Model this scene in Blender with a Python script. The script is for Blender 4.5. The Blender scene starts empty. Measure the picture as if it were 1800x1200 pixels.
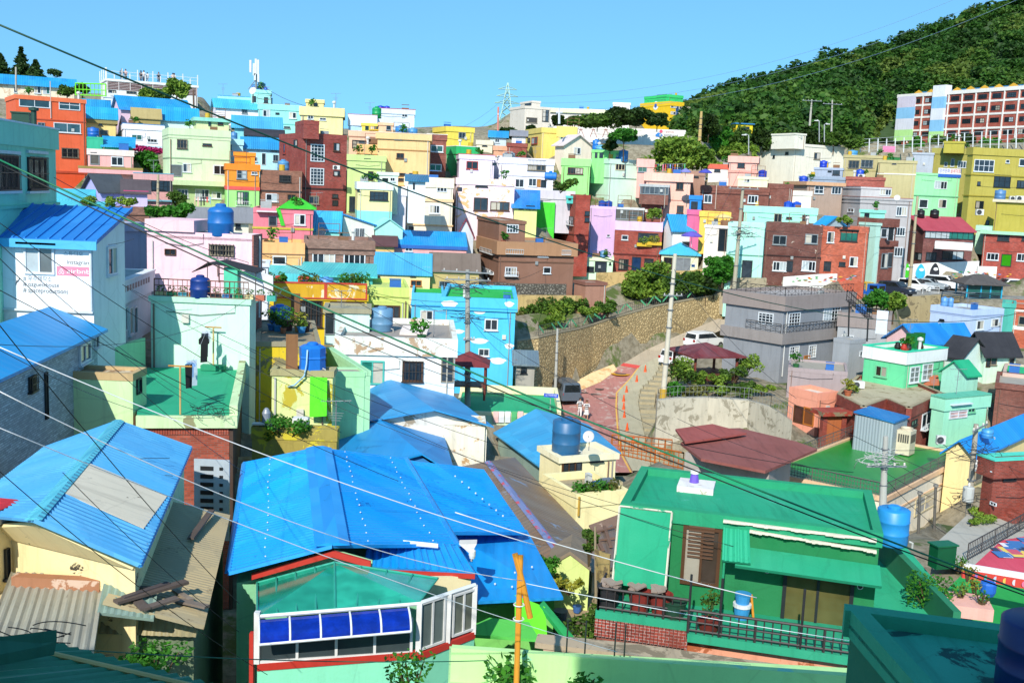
import bpy,math,random,re
DEBUG=False
import numpy as np
from mathutils import Vector,Matrix
random.seed(7);rng=np.random.default_rng(7)
PI=math.pi
sc=bpy.context.scene
COL=sc.collection
F=1850.0;PITCH=math.atan(270/F);ROLL=0.042;K=1.2
cam=bpy.data.cameras.new('camera');cam.sensor_width=36;cam.lens=36*F/1800
cam.clip_start=0.3;cam.clip_end=6000
camo=bpy.data.objects.new('camera',cam);COL.objects.link(camo);sc.camera=camo
RM=Matrix.Rotation(PI/2-PITCH,3,'X')@Matrix.Rotation(ROLL,3,'Z')
camo.matrix_world=RM.to_4x4()
SUN_EL=math.radians(37);SUN_AZ=math.radians(14)
sdir=Vector((-math.sin(SUN_AZ)*math.cos(SUN_EL),-math.cos(SUN_AZ)*math.cos(SUN_EL),math.sin(SUN_EL)))
w=bpy.data.worlds.new('World');sc.world=w;w.use_nodes=True
nt=w.node_tree;bg=nt.nodes['Background']
sky=nt.nodes.new('ShaderNodeTexSky');sky.sky_type='NISHITA';sky.sun_disc=False
sky.sun_elevation=SUN_EL;sky.sun_rotation=math.atan2(sdir.x,sdir.y)
sky.altitude=0;sky.air_density=1.0;sky.dust_density=0.2;sky.ozone_density=3.0
tcw=nt.nodes.new('ShaderNodeTexCoord');vm=nt.nodes.new('ShaderNodeVectorMath');vm.operation='MULTIPLY_ADD'
vm.inputs[1].default_value=(1,1,.9);vm.inputs[2].default_value=(0,0,.26);vn=nt.nodes.new('ShaderNodeVectorMath');vn.operation='NORMALIZE'
nt.links.new(tcw.outputs['Generated'],vm.inputs[0]);nt.links.new(vm.outputs[0],vn.inputs[0]);nt.links.new(vn.outputs[0],sky.inputs[0])
hs=nt.nodes.new('ShaderNodeMix');hs.data_type='RGBA';hs.blend_type='MULTIPLY';hs.inputs[0].default_value=1;hs.inputs[7].default_value=(0.7,1.12,1.1,1)
nt.links.new(sky.outputs[0],hs.inputs[6]);nt.links.new(hs.outputs[2],bg.inputs[0]);bg.inputs[1].default_value=0.15
sl=bpy.data.lights.new('sun','SUN');sl.energy=3.9;sl.angle=math.radians(0.5);sl.color=(1.0,0.94,0.84)
so=bpy.data.objects.new('sun',sl);COL.objects.link(so);so.location=sdir*100
so.rotation_euler=sdir.to_track_quat('Z','Y').to_euler()
sc.view_settings.view_transform='Standard';sc.view_settings.look='None'
sc.view_settings.exposure=0.55;sc.view_settings.gamma=1
def ray(px,py):return RM@Vector(((px-900)/F,(600-py)/F,-1.0))
MAPX=False
def at(px,py,d):
 if MAPX:d=d*(1+.13*max(0,min(1,(px-720)/220)))
 r=ray(px,py);return r*(d*K/r.y)
RT=RM.transposed()
def proj(p):
 c=RT@Vector(p);return(900+F*c.x/-c.z,600-F*c.y/-c.z)
def hit(px,py,P0,n):
 r=ray(px,py);return r*(n.dot(P0)/n.dot(r))
def hitz(px,py,z):
 r=ray(px,py);return r*(z/r.z)
def solve(P0,dr,xs,tmax=60):
 a,b=0.0,tmax;fa=proj(P0)[0]-xs
 for _ in range(40):
  m=(a+b)/2;fm=proj(P0+dr*m)[0]-xs
  if fa*fm>0:a=m
  else:b=m
 return(a+b)/2
def ppm(d):return F/(d*K)
def lin(h,k=0.8):
 h=h.lstrip('#');o=[]
 for i in(0,2,4):
  c=int(h[i:i+2],16)/255;c=c/12.92 if c<=0.04045 else((c+0.055)/1.055)**2.4
  o.append(c*k)
 return(*o,1)
MC={}
def N(t,typ,**kw):
 n=t.nodes.new('ShaderNode'+typ)
 for k,v in kw.items():setattr(n,k,v)
 return n
def ramp(t,src,a,b,ca=(0,0,0,1),cb=(1,1,1,1)):
 r=N(t,'ValToRGB');r.color_ramp.elements[0].position=a;r.color_ramp.elements[1].position=b
 r.color_ramp.elements[0].color=ca;r.color_ramp.elements[1].color=cb
 t.links.new(src,r.inputs[0]);return r.outputs[0]
def noise(t,vec,scale,detail=4,rough=0.6,dist=0):
 n=N(t,'TexNoise');n.inputs['Scale'].default_value=scale;n.inputs['Detail'].default_value=detail
 n.inputs['Roughness'].default_value=rough;n.inputs['Distortion'].default_value=dist
 t.links.new(vec,n.inputs['Vector']);return n.outputs[0]
def mapping(t,vec,s=(1,1,1),l=None):
 m=N(t,'Mapping');m.inputs['Scale'].default_value=s;t.links.new(vec,m.inputs['Vector'])
 if l is not None:t.links.new(l,m.inputs['Location'])
 return m.outputs[0]
def mixc(t,fac,a,b,mode='MIX'):
 m=N(t,'Mix',data_type='RGBA',blend_type=mode)
 for s,v in((0,fac),(6,a),(7,b)):
  if isinstance(v,(int,float)):m.inputs[s].default_value=v
  elif isinstance(v,tuple):m.inputs[s].default_value=v
  else:t.links.new(v,m.inputs[s])
 return m.outputs[2]
def bump(t,h,st,dist=0.02,nrm=None):
 b=N(t,'Bump');b.inputs['Strength'].default_value=st;b.inputs['Distance'].default_value=dist
 t.links.new(h,b.inputs['Height'])
 if nrm is not None:t.links.new(nrm,b.inputs['Normal'])
 return b.outputs[0]
def newmat(key):
 m=bpy.data.materials.new(key);m.use_nodes=True;t=m.node_tree
 return m,t,t.nodes['Principled BSDF']
def _uv(t):
 uv=N(t,'UVMap');oi=N(t,'ObjectInfo')
 sc_=N(t,'VectorMath',operation='SCALE');sc_.inputs[0].default_value=(37,53,0)
 t.links.new(oi.outputs['Random'],sc_.inputs['Scale'])
 ad=N(t,'VectorMath',operation='ADD');t.links.new(uv.outputs[0],ad.inputs[0]);t.links.new(sc_.outputs[0],ad.inputs[1])
 return uv.outputs[0],ad.outputs[0]
def wall(h,dirt=0.42,patch=None,pth=0.55,rough=0.85,k=0.8):
 key=f'plaster {h} {dirt} {patch} {pth} {k}'
 if key in MC:return MC[key]
 m,t,b=newmat(key);uv,uo=_uv(t);c=lin(h,k)
 c2=tuple(x*0.62 for x in c[:3])+(1,);c3=tuple(min(0.85,x*1.1+0.02)for x in c[:3])+(1,)
 streak=ramp(t,noise(t,mapping(t,uo,(2.6,0.22,1)),1.0,5,0.7),0.5,0.78)
 big=noise(t,uo,0.35,4,0.65)
 col=mixc(t,ramp(t,big,0.35,0.75),c,c3)
 mm=N(t,'Math',operation='MULTIPLY');mm.inputs[1].default_value=dirt*1.3;t.links.new(streak,mm.inputs[0])
 col=mixc(t,mm.outputs[0],col,c2)
 spots=ramp(t,noise(t,uo,1.7,8,0.75),0.6,0.74)
 ms=N(t,'Math',operation='MULTIPLY');ms.inputs[1].default_value=dirt;t.links.new(spots,ms.inputs[0])
 col=mixc(t,ms.outputs[0],col,tuple(x*0.5+0.04 for x in c[:3])+(1,))
 vc=N(t,'TexVoronoi',feature='DISTANCE_TO_EDGE');vc.inputs['Scale'].default_value=.55;t.links.new(mixc(t,.12,uo,noise(t,uo,2.4,6)),vc.inputs['Vector'])
 col=mixc(t,ramp(t,vc.outputs[0],.004,.012,(.13,)*3+(1,),(0,0,0,1)),col,tuple(x*0.35 for x in c[:3])+(1,))
 if patch:
  pf=ramp(t,noise(t,uo,0.9,7,0.7,0.6),pth,pth+0.03)
  col=mixc(t,pf,col,lin(patch,k))
 t.links.new(col,b.inputs['Base Color']);b.inputs['Roughness'].default_value=rough
 t.links.new(bump(t,noise(t,uo,9,6,0.7),0.35,0.02),b.inputs['Normal'])
 MC[key]=m;return m
def brick(h,mortar='9a8a80',patch=None):
 key=f'brick {h} {mortar} {patch}'
 if key in MC:return MC[key]
 m,t,b=newmat(key);uv,uo=_uv(t);c=lin(h)
 bt=N(t,'TexBrick');bt.inputs['Scale'].default_value=1;bt.inputs['Brick Width'].default_value=0.23
 bt.inputs['Row Height'].default_value=0.075;bt.inputs['Mortar Size'].default_value=0.008;bt.inputs['Bias'].default_value=-0.1
 bt.inputs['Color1'].default_value=tuple(min(1,x*1.25+.01)for x in c[:3])+(1,)
 bt.inputs['Color2'].default_value=tuple(x*0.62 for x in c[:3])+(1,);bt.inputs['Mortar'].default_value=lin(mortar,.55)
 t.links.new(uo,bt.inputs['Vector'])
 col=mixc(t,ramp(t,noise(t,uo,0.6,5,0.7),0.4,0.72),bt.outputs[0],tuple(x*0.6 for x in c[:3])+(1,))
 if patch:col=mixc(t,ramp(t,noise(t,uo,1.3,5,0.6,0.5),.66,.68),col,lin(patch))
 t.links.new(col,b.inputs['Base Color']);b.inputs['Roughness'].default_value=0.8
 t.links.new(bump(t,bt.outputs[1],-0.5,0.01),b.inputs['Normal'])
 MC[key]=m;return m
def metal(h,pitch=0.22,rust=None,rth=0.62,rough=0.5,fade=0.25,ribs=0.5):
 key=f'sheet {h} {pitch} {rust} {rth} {fade} {ribs}'
 if key in MC:return MC[key]
 m,t,b=newmat(key);uv,uo=_uv(t);c=lin(h)
 if c[2]>c[0]*3:c=(c[0],min(.7,c[1]*1.35+.01),c[2],1)
 if ribs>0:
  wv=N(t,'TexWave',wave_type='BANDS',bands_direction='X',wave_profile='SIN')
  wv.inputs['Scale'].default_value=0.314/pitch;t.links.new(uv,wv.inputs['Vector'])
 light=(min(.8,c[0]*.8+.07),min(.8,c[1]*.85+.12),min(.8,c[2]*.85+.14),1)
 col=mixc(t,ramp(t,noise(t,mapping(t,uo,(.5,.25,1)),1.0,7,.7),0.42,0.8,cb=(fade*2.5,)*3+(1,)),c,light)
 col=mixc(t,ramp(t,noise(t,mapping(t,uo,(2.5,.3,1)),1.3,5,.7),.55,.8,cb=(.45,)*3+(1,)),col,tuple(x*.55 for x in c[:3])+(1,))
 sn=N(t,'VectorMath',operation='SNAP');sn.inputs[1].default_value=(.84,2.6,1);t.links.new(uv,sn.inputs[0]);wn=N(t,'TexWhiteNoise');t.links.new(sn.outputs[0],wn.inputs['Vector'])
 col=mixc(t,1.0,col,ramp(t,wn.outputs['Value'],0,1,(.78,.8,.84,1),(1.06,1.04,1.0,1)),'MULTIPLY')
 if rust:col=mixc(t,ramp(t,noise(t,uo,0.8,8,.75,.4),rth,rth+.05),col,lin(rust))
 t.links.new(col,b.inputs['Base Color']);b.inputs['Roughness'].default_value=rough
 nb=bump(t,noise(t,uo,4,4),.12,.02)
 if ribs>0:nb=bump(t,wv.outputs[1],ribs,.05,nb)
 t.links.new(nb,b.inputs['Normal'])
 MC[key]=m;return m
def stone(h,mortar,scale=2.2):
 key=f'stone {h} {scale}'
 if key in MC:return MC[key]
 m,t,b=newmat(key);uv,uo=_uv(t);c=lin(h)
 v=N(t,'TexVoronoi',feature='DISTANCE_TO_EDGE');v.inputs['Scale'].default_value=scale;t.links.new(uo,v.inputs['Vector'])
 v2=N(t,'TexVoronoi');v2.inputs['Scale'].default_value=scale;t.links.new(uo,v2.inputs['Vector'])
 sp=N(t,'SeparateColor');t.links.new(v2.outputs['Color'],sp.inputs[0])
 cc=mixc(t,sp.outputs[0],c,tuple(min(.8,x*1.45+.03)for x in c[:3])+(1,))
 cc=mixc(t,ramp(t,v.outputs[0],.06,.16),lin(mortar),cc)
 cc=mixc(t,ramp(t,noise(t,mapping(t,uo,(1,.3,1)),.35,5,.7),.45,.75,cb=(.6,.6,.6,1)),cc,tuple(x*.45 for x in c[:3])+(1,))
 t.links.new(cc,b.inputs['Base Color']);b.inputs['Roughness'].default_value=.9
 t.links.new(bump(t,ramp(t,v.outputs[0],0,.2),.8,.06),b.inputs['Normal'])
 MC[key]=m;return m
def plain(h,rough=0.6,metallic=0.0,var=0.25,k=0.8):
 key=f'paint {h} {rough} {metallic} {var} {k}'
 if key in MC:return MC[key]
 m,t,b=newmat(key);c=lin(h,k)
 tc=N(t,'TexCoord');n=noise(t,tc.outputs['Object'],2.5,6,.7)
 col=mixc(t,ramp(t,n,.4,.75,cb=(var*2,)*3+(1,)),c,tuple(x*.6 for x in c[:3])+(1,))
 t.links.new(col,b.inputs['Base Color']);b.inputs['Roughness'].default_value=rough;b.inputs['Metallic'].default_value=metallic
 MC[key]=m;return m
def glass(h='26323c',rough=0.08,k=0.5):
 key=f'glass {h} {rough}'
 if key in MC:return MC[key]
 m,t,b=newmat(key);c=lin(h,k)
 tc=N(t,'TexCoord');oi=N(t,'ObjectInfo')
 v=mixc(t,oi.outputs['Random'],tuple(x*.45 for x in c[:3])+(1,),tuple(min(.7,x*1.6+.02)for x in c[:3])+(1,))
 n=noise(t,tc.outputs['Object'],1.3,2)
 col=mixc(t,ramp(t,n,.35,.65,cb=(.6,)*3+(1,)),v,tuple(x*.5 for x in c[:3])+(1,))
 t.links.new(col,b.inputs['Base Color']);b.inputs['Roughness'].default_value=rough
 b.inputs['Specular IOR Level'].default_value=.5
 MC[key]=m;return m
def leafm(h,h2,k=0.8):
 key=f'leaf {h} {h2}'
 if key in MC:return MC[key]
 m,t,b=newmat(key);g=N(t,'NewGeometry');tc=N(t,'TexCoord')
 n=noise(t,tc.outputs['Object'],.35,3)
 f=mixc(t,.5,g.outputs['Random Per Island'],ramp(t,n,.35,.65))
 col=mixc(t,f,lin(h,k),lin(h2,k))
 t.links.new(col,b.inputs['Base Color']);b.inputs['Roughness'].default_value=.6
 b.inputs['Specular IOR Level'].default_value=.25
 tr=N(t,'BsdfTranslucent');t.links.new(col,tr.inputs[0]);mx=N(t,'MixShader');mx.inputs[0].default_value=.25
 t.links.new(b.outputs[0],mx.inputs[1]);t.links.new(tr.outputs[0],mx.inputs[2]);t.links.new(mx.outputs[0],t.nodes['Material Output'].inputs[0])
 MC[key]=m;return m
def MT(s):
 if not isinstance(s,str):return s
 if s.startswith('br:'):return brick(*s[3:].split('/'))
 if s.startswith('mt:'):return metal(*s[3:].split('/')[:1])
 if s.startswith('mr:'):a,b=s[3:].split('/');return metal(a,rust=b)
 if s.startswith('pl:'):return plain(s[3:])
 if s.startswith('gl:'):return glass(s[3:])
 if s.startswith('wt:'):a,b=s[3:].split('/');return wall(a,.6,b)
 if s.startswith('dt:'):return wall(s[3:],.75)
 return wall(s)
class MB:
 def __init__(self):self.v=[];self.f=[];self.m=[];self.mi=0
 def vs(self,pts):
  i=len(self.v);self.v+=[Vector(p)for p in pts];return i
 def face(self,pts):
  i=self.vs(pts);self.f.append(tuple(range(i,i+len(pts))));self.m.append(self.mi);return self
 def hexa(self,p):
  i=self.vs(p)
  for q in((0,3,2,1),(4,5,6,7),(0,1,5,4),(1,2,6,5),(2,3,7,6),(3,0,4,7)):
   self.f.append(tuple(i+k for k in q));self.m.append(self.mi)
  return self
 def box(self,O,u,v,n,a0,a1,b0,b1,c0,c1):
  g=lambda a,b,c:O+u*a+v*b+n*c
  return self.hexa([g(a0,b0,c0),g(a1,b0,c0),g(a1,b1,c0),g(a0,b1,c0),g(a0,b0,c1),g(a1,b0,c1),g(a1,b1,c1),g(a0,b1,c1)])
 def prism(self,pts,off):
  n=len(pts);i=self.vs(pts);j=self.vs([Vector(p)+off for p in pts])
  self.f.append(tuple(range(i,i+n)));self.m.append(self.mi)
  self.f.append(tuple(range(j+n-1,j-1,-1)));self.m.append(self.mi)
  for k in range(n):
   l=(k+1)%n;self.f.append((i+k,j+k,j+l,i+l));self.m.append(self.mi)
  return self
 def tube(self,pts,r,n=6,cap=True):
  pts=[Vector(p)for p in pts];rs=r if isinstance(r,(list,tuple))else[r]*len(pts);rings=[]
  for k,p in enumerate(pts):
   d=(pts[min(k+1,len(pts)-1)]-pts[max(k-1,0)]).normalized()
   a=d.cross(Vector((0,0,1)));
   if a.length<.05:a=d.cross(Vector((1,0,0)))
   a.normalize();b=d.cross(a)
   rings.append(self.vs([p+(a*math.cos(2*PI*q/n)+b*math.sin(2*PI*q/n))*rs[k]for q in range(n)]))
  for k in range(len(rings)-1):
   for q in range(n):
    s=(q+1)%n;self.f.append((rings[k]+q,rings[k]+s,rings[k+1]+s,rings[k+1]+q));self.m.append(self.mi)
  if cap:
   self.f.append(tuple(rings[0]+q for q in range(n))[::-1]);self.f.append(tuple(rings[-1]+q for q in range(n)));self.m+=[self.mi]*2
  return self
 def lathe(self,c,prof,n=20,sx=1,sy=1):
  c=Vector(c);rings=[]
  for r,z in prof:rings.append(self.vs([c+Vector((r*sx*math.cos(2*PI*q/n),r*sy*math.sin(2*PI*q/n),z))for q in range(n)]))
  for k in range(len(rings)-1):
   for q in range(n):
    s=(q+1)%n;self.f.append((rings[k]+q,rings[k]+s,rings[k+1]+s,rings[k+1]+q));self.m.append(self.mi)
  self.f.append(tuple(rings[0]+q for q in range(n))[::-1]);self.f.append(tuple(rings[-1]+q for q in range(n)));self.m+=[self.mi]*2
  return self
 def build(self,name,mats,parent=None,loc=None,smooth=False,recalc=True):
  if not isinstance(mats,(list,tuple)):mats=[mats]
  base=Vector(loc)if loc is not None else(parent['_o']if False else None)
  if base is None:base=ORG.get(parent.name,Vector((0,0,0)))if parent else Vector(self.v[0])
  me=bpy.data.meshes.new(name);me.from_pydata([tuple(p-base)for p in self.v],[],self.f)
  for mm in mats:me.materials.append(MT(mm))
  me.polygons.foreach_set('material_index',self.m)
  if recalc:
   import bmesh
   bm=bmesh.new();bm.from_mesh(me);bmesh.ops.recalc_face_normals(bm,faces=bm.faces);bm.to_mesh(me);bm.free()
  if smooth:me.polygons.foreach_set('use_smooth',[True]*len(me.polygons))
  uvl=me.uv_layers.new(name='UVMap');dat=uvl.data
  for p in me.polygons:
   n=p.normal
   if abs(n.z)>.97:u=Vector((1,0,0));v=Vector((0,1,0))
   else:u=Vector((0,0,1)).cross(n).normalized();v=n.cross(u)
   for li in p.loop_indices:
    co=me.vertices[me.loops[li].vertex_index].co
    dat[li].uv=(co.dot(u),co.dot(v))
  o=bpy.data.objects.new(name,me);COL.objects.link(o)
  if parent:o.parent=parent;ORG[o.name]=base
  else:o.location=base;ORG[o.name]=base
  return o
ORG={}
def tag(o,label=None,cat=None,group=None,kind=None):
 if label:o['label']=label
 if cat:o['category']=cat
 if group:o['group']=group
 if kind:o['kind']=kind
 return o
def root(name,loc,label,cat,group=None):
 o=bpy.data.objects.new(name,None);COL.objects.link(o);o.location=loc;o.empty_display_size=.3
 ORG[o.name]=Vector(loc);return tag(o,label,cat,group)
UP=Vector((0,0,1))
TERR=[]
FR=dict(w='e8eef2',k='22262a',b='5a3a22',r='a83a2c',t='4fc0b0',s='8d979c',o='c87830',c='e0d2ac',g='2f7a3c',y='d8b428',m='9a8f7a',l='7fd0a0')
def window(par,O,u,n,a0,a1,z0,z1,st='w2',gl='33424e',near=False):
 """frame + pane on the wall plane through O; u right, n outwards"""
 st,*g=st.split(':');gl=g[0]if g else gl
 fc,nx,ny,ext=re.match(r'([a-z])(\d?)\s*(\d?)(.*)',st).groups();nx=int(nx or(1 if 'D' in ext else 2));ny=int(ny or 1)
 W_=a1-a0;H_=z1-z0;t=min(.09,W_*.09,H_*.12)
 name='door' if 'D' in ext else 'window'
 b=MB();bx=lambda*a:b.box(O,u,UP,n,*a)
 bx(a0,a1,z0,z0+t,.005,.07);bx(a0,a1,z1-t,z1,.005,.07);bx(a0,a0+t,z0+t,z1-t,.005,.07);bx(a1-t,a1,z0+t,z1-t,.005,.07)
 tm=t*.7 if nx*ny<9 else t*.5
 for i in range(1,nx):x=a0+W_*i/nx;bx(x-tm/2,x+tm/2,z0+t,z1-t,.01,.062)
 for i in range(1,ny):z=z0+H_*i/ny;bx(a0+t,a1-t,z-tm/2,z+tm/2,.012,.058)
 if 'S' not in ext and name=='window' and random.random()<.7:bx(a0-.06,a1+.06,z0-.06,z0-.001,.004,.13)
 if 'h' in ext:bx(a0-.1,a1+.1,z1+.02,z1+.1,.004,.35)
 o=b.build(name,plain(FR[fc],.5),par)
 p=MB();p.box(O,u,UP,n,a0+t*.6,a1-t*.6,z0+t*.6,z1-t*.6,.004,.022)
 p.build('pane',glass(gl),o)
 if random.random()<.35 and H_>.5 and 'D' not in ext and W_>.6:
  cu=MB();h_=random.choice([a0+t,(a0+a1)/2]);cu.box(O,u,UP,n,h_,h_+W_/2-t,z0+t,z1-t,.0225,.026)
  cu.build('curtain',plain(random.choice(['c9c4b4','b8c4c8','d8d2c6','a8a090']),.8),o)
 if 'B' in ext:
  q=MB();k=max(4,int(W_/.16))
  for i in range(k+1):x=a0+W_*i/k;q.box(O,u,UP,n,x-.012,x+.012,z0-.04,z1+.04,.12,.145)
  for z in(z0,(z0+z1)/2,z1):q.box(O,u,UP,n,a0-.03,a1+.03,z-.015,z+.015,.146,.165)
  q.build('bars',plain('d8dde0' if 'w' in ext else '3a3430',.5),o)
 if 'P' in ext:
  q=MB();q.box(O,u,UP,n,a0-.1,a1+.1,z0-.12,z0-.07,.004,.4)
  for i in range(9):x=a0-.1+(W_+.2)*i/8;q.box(O,u,UP,n,x-.012,x+.012,z0-.07,z0+.35,.36,.39)
  q.box(O,u,UP,n,a0-.1,a1+.1,z0+.35,z0+.39,.35,.4)
  q.build('balcony_rail',plain('e4e6e6',.5),o)
 return o
class House:pass
def hash_(s):return(sum(ord(c)*(i+3)for i,c in enumerate(s))%97)/97
def house(label,cat,d,yaw,xl,xr,yt,yb,col,side=None,dep=7,roof='flat',rc=None,ph=.5,po=.1,pc=None,wins=(),swins=None,bands=(),pipes=(),hr=1.2,oh=.35,ext=3.0,sc_=None,name='house',group=None,near=None,eave=None,gl='33424e',coping=None,terr=True,rib=False,split=None):
 if side is None and abs(yaw)<30:yaw=-math.degrees(math.atan(((xl+xr)/2-900)/F))+(hash_(label)-.5)*4;near=near or 'l'
 a=math.radians(yaw);u=Vector((math.cos(a),math.sin(a),0));n=Vector((math.sin(a),-math.cos(a),0));v=-n
 near=near or('l' if yaw>=0 else 'r')
 xn,xo=(xl,xr)if near=='l' else(xr,xl)
 P0=at(xn,yt,d);du=u if near=='l' else-u
 W_=solve(P0,du,xo);Pb=hit(xn,yb,P0,n);H_=P0.z-Pb.z
 if side is not None:
  d0=solve(P0,v,side)
  if d0>13:
   sg=1 if near=='l' else-1;lo,hi=abs(yaw),75
   for _ in range(30):
    m=(lo+hi)/2;aa=math.radians(m)*sg;vv=Vector((-math.sin(aa),math.cos(aa),0));x_=proj(P0+vv*dep)[0]
    if(x_>side)==(near=='l'):lo=m
    else:hi=m
   a=math.radians(m)*sg;u=Vector((math.cos(a),math.sin(a),0));n=Vector((math.sin(a),-math.cos(a),0));v=-n
   du=u if near=='l' else-u;W_=solve(P0,du,xo)
  else:dep=d0
 A=(P0 if near=='l' else P0-u*W_).copy();A.z=Pb.z
 h=House();h.A=A;h.u=u;h.n=n;h.v=v;h.W=W_;h.D=dep;h.H=H_;h.ext=ext
 r=root(name,A,label,cat,group);h.r=r
 g=lambda a_,b_,z_:A+u*a_+v*b_+UP*z_
 h.g=g
 flat=roof=='flat'
 top=H_-(ph if flat else 0)
 mw=MT(col)
 zs=-ext
 if split:
  zs=hit(xn,split[0],P0,n).z-A.z;b=MB();b.box(A,u,v,UP,0,W_,0,dep,-ext,zs);b.build('lower_wall',MT(split[1]),r)
 b=MB();b.box(A,u,v,UP,0,W_,0,dep,zs,top)
 if roof=='gs':
  for vv in(0,dep):b.prism([g(0,0+vv,top),g(W_,vv,top),g(W_/2,vv,top+hr)],(v if vv==0 else-v)*.2)
 if roof=='gf':
  for uu in(0,W_):b.prism([g(uu,0,top),g(uu,dep,top),g(uu,dep/2,top+hr)],(u if uu==0 else-u)*.2)
 if roof in('shed','shedf'):
  hb,hf=(hr,0)if roof=='shed' else(0,hr)
  b.prism([g(0,0,top),g(0,dep,top),g(0,dep,top+hb),g(0,0,top+hf+.001)],u*W_)
 if roof in('shedl','shedr'):
  hl,hh=(hr,0)if roof=='shedl' else(0,hr)
  b.prism([g(0,0,top),g(W_,0,top),g(W_,0,top+hh+.001),g(0,0,top+hl+.001)],v*dep)
 b.build('wall',mw,r)
 if flat:
  p=MB();t=.16
  p.box(A,u,v,UP,-po,W_+po,-po,t,top-.12,H_);p.box(A,u,v,UP,-po,W_+po,dep-t,dep+po,top-.12,H_)
  p.box(A,u,v,UP,-po,t,t,dep-t,top-.12,H_);p.box(A,u,v,UP,W_-t,W_+po,t,dep-t,top-.12,H_)
  p.build('parapet',MT(pc or col),r)
  if coping:
   p=MB();q=po+.03;c0,c1=H_+.002,H_+.07
   p.box(A,u,v,UP,-q,W_+q,-q,t+.03,c0,c1);p.box(A,u,v,UP,-q,W_+q,dep-t-.03,dep+q,c0,c1)
   p.box(A,u,v,UP,-q,t+.03,t+.03,dep-t-.03,c0,c1);p.box(A,u,v,UP,W_-t-.03,W_+q,t+.03,dep-t-.03,c0,c1)
   p.build('coping',MT(coping),r)
  fl=max(.03,ph-.3);p=MB();p.box(A,u,v,UP,t,W_-t,t,dep-t,top+.003,top+fl);p.build('roof',MT(rc or 'a9a294'),r)
  h.zr=top+fl
 else:
  p=MB();th=.12
  def slab(q):
   p.prism(q,UP*th)
   if rib:
    e0,e1,r1,r0=q;L_=(e1-e0).length;k=max(2,int(L_/.45))
    for i in range(k+1):
     f_=min(.995,max(.005,i/k));s0=e0.lerp(e1,f_)+UP*th;s1=r0.lerp(r1,f_)+UP*th;w_=(e1-e0).normalized()*.035
     p.prism([s0-w_,s0+w_,s1+w_,s1-w_],UP*.05)
  if roof=='gf':
   k=hr/(dep/2)*oh
   slab([g(-oh,-oh,top-k),g(W_+oh,-oh,top-k),g(W_+oh,dep/2,top+hr),g(-oh,dep/2,top+hr)])
   slab([g(W_+oh,dep+oh,top-k),g(-oh,dep+oh,top-k),g(-oh,dep/2,top+hr),g(W_+oh,dep/2,top+hr)])
  if roof=='gs':
   k=hr/(W_/2)*oh
   slab([g(-oh,dep+oh,top-k),g(-oh,-oh,top-k),g(W_/2,-oh,top+hr),g(W_/2,dep+oh,top+hr)])
   slab([g(W_+oh,-oh,top-k),g(W_+oh,dep+oh,top-k),g(W_/2,dep+oh,top+hr),g(W_/2,-oh,top+hr)])
  if roof=='shed':
   k=hr/dep*oh;slab([g(-oh,-oh,top-k),g(W_+oh,-oh,top-k),g(W_+oh,dep+oh,top+hr+k),g(-oh,dep+oh,top+hr+k)])
  if roof=='shedf':
   k=hr/dep*oh;slab([g(W_+oh,dep+oh,top-k),g(-oh,dep+oh,top-k),g(-oh,-oh,top+hr+k),g(W_+oh,-oh,top+hr+k)])
  if roof=='shedl':
   k=hr/W_*oh;slab([g(W_+oh,-oh,top-k),g(W_+oh,dep+oh,top-k),g(-oh,dep+oh,top+hr+k),g(-oh,-oh,top+hr+k)])
  if roof=='shedr':
   k=hr/W_*oh;slab([g(-oh,dep+oh,top-k),g(-oh,-oh,top-k),g(W_+oh,-oh,top+hr+k),g(W_+oh,dep+oh,top+hr+k)])
  if roof=='hip':
   i=min(W_,dep)/2;E=[g(-oh,-oh,top-.05),g(W_+oh,-oh,top-.05),g(W_+oh,dep+oh,top-.05),g(-oh,dep+oh,top-.05)]
   R0,R1=(g(i,dep/2,top+hr),g(W_-i,dep/2,top+hr))if W_>dep else(g(W_/2,i,top+hr),g(W_/2,dep-i,top+hr))
   p.prism(E,UP*.12);E=[e+UP*.12 for e in E]
   if W_>dep:
    for q in([E[0],E[1],R1,R0],[E[1],E[2],R1],[E[2],E[3],R0,R1],[E[3],E[0],R0]):p.face(q)
   else:
    for q in([E[0],E[1],R0],[E[1],E[2],R1,R0],[E[2],E[3],R1],[E[3],E[0],R0,R1]):p.face(q)
  p.build('roof',MT(rc or 'mt:3f93d8'),r)
  if eave:
   p=MB();p.box(A,u,v,UP,-oh,W_+oh,-oh-.05,-oh-.003,top-.3,top+.02);p.build('gutter',MT(eave),r)
  h.zr=top+hr
 for y_,hh,pr,bc in bands:
  z=hit(xn,y_,P0,n).z-A.z;p=MB();p.box(A,u,v,UP,-pr,W_+pr,-pr,dep+pr,z-hh/2,z+hh/2);p.build('ledge',MT(bc),r)
 sn=-u if near=='l' else u;so_=P0;su=v if near=='r' else-v
 def loc(px,py):
  p=hit(px,py,P0,n);return(p-A).dot(u),(p-A).z
 def sloc(px,py):
  p=hit(px,py,P0,sn);return(p-P0).dot(su),(p-A).z
 h.loc=loc;h.sloc=sloc
 for w_ in wins:
  x0,y0,x1,y1,*st=w_;st=st[0]if st else 'w2'
  cx=(x0+x1)/2;onside=(cx<xl)if near=='l' else(cx>xr)
  if onside and side is None:
   if DEBUG:print('DBG window off the wall',label,w_)
   continue
  if onside:
   a0,zt=sloc(x0,y0);a1,zb=sloc(x1,y1)
   O=P0.copy();O.z=A.z;window(r,O,su,sn,a0,a1,zb,zt,st,gl)
  else:
   a0,zt=loc(x0,y0);a1,zb=loc(x1,y1)
   window(r,A,u,n,a0,a1,zb,zt,st,gl)
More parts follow.
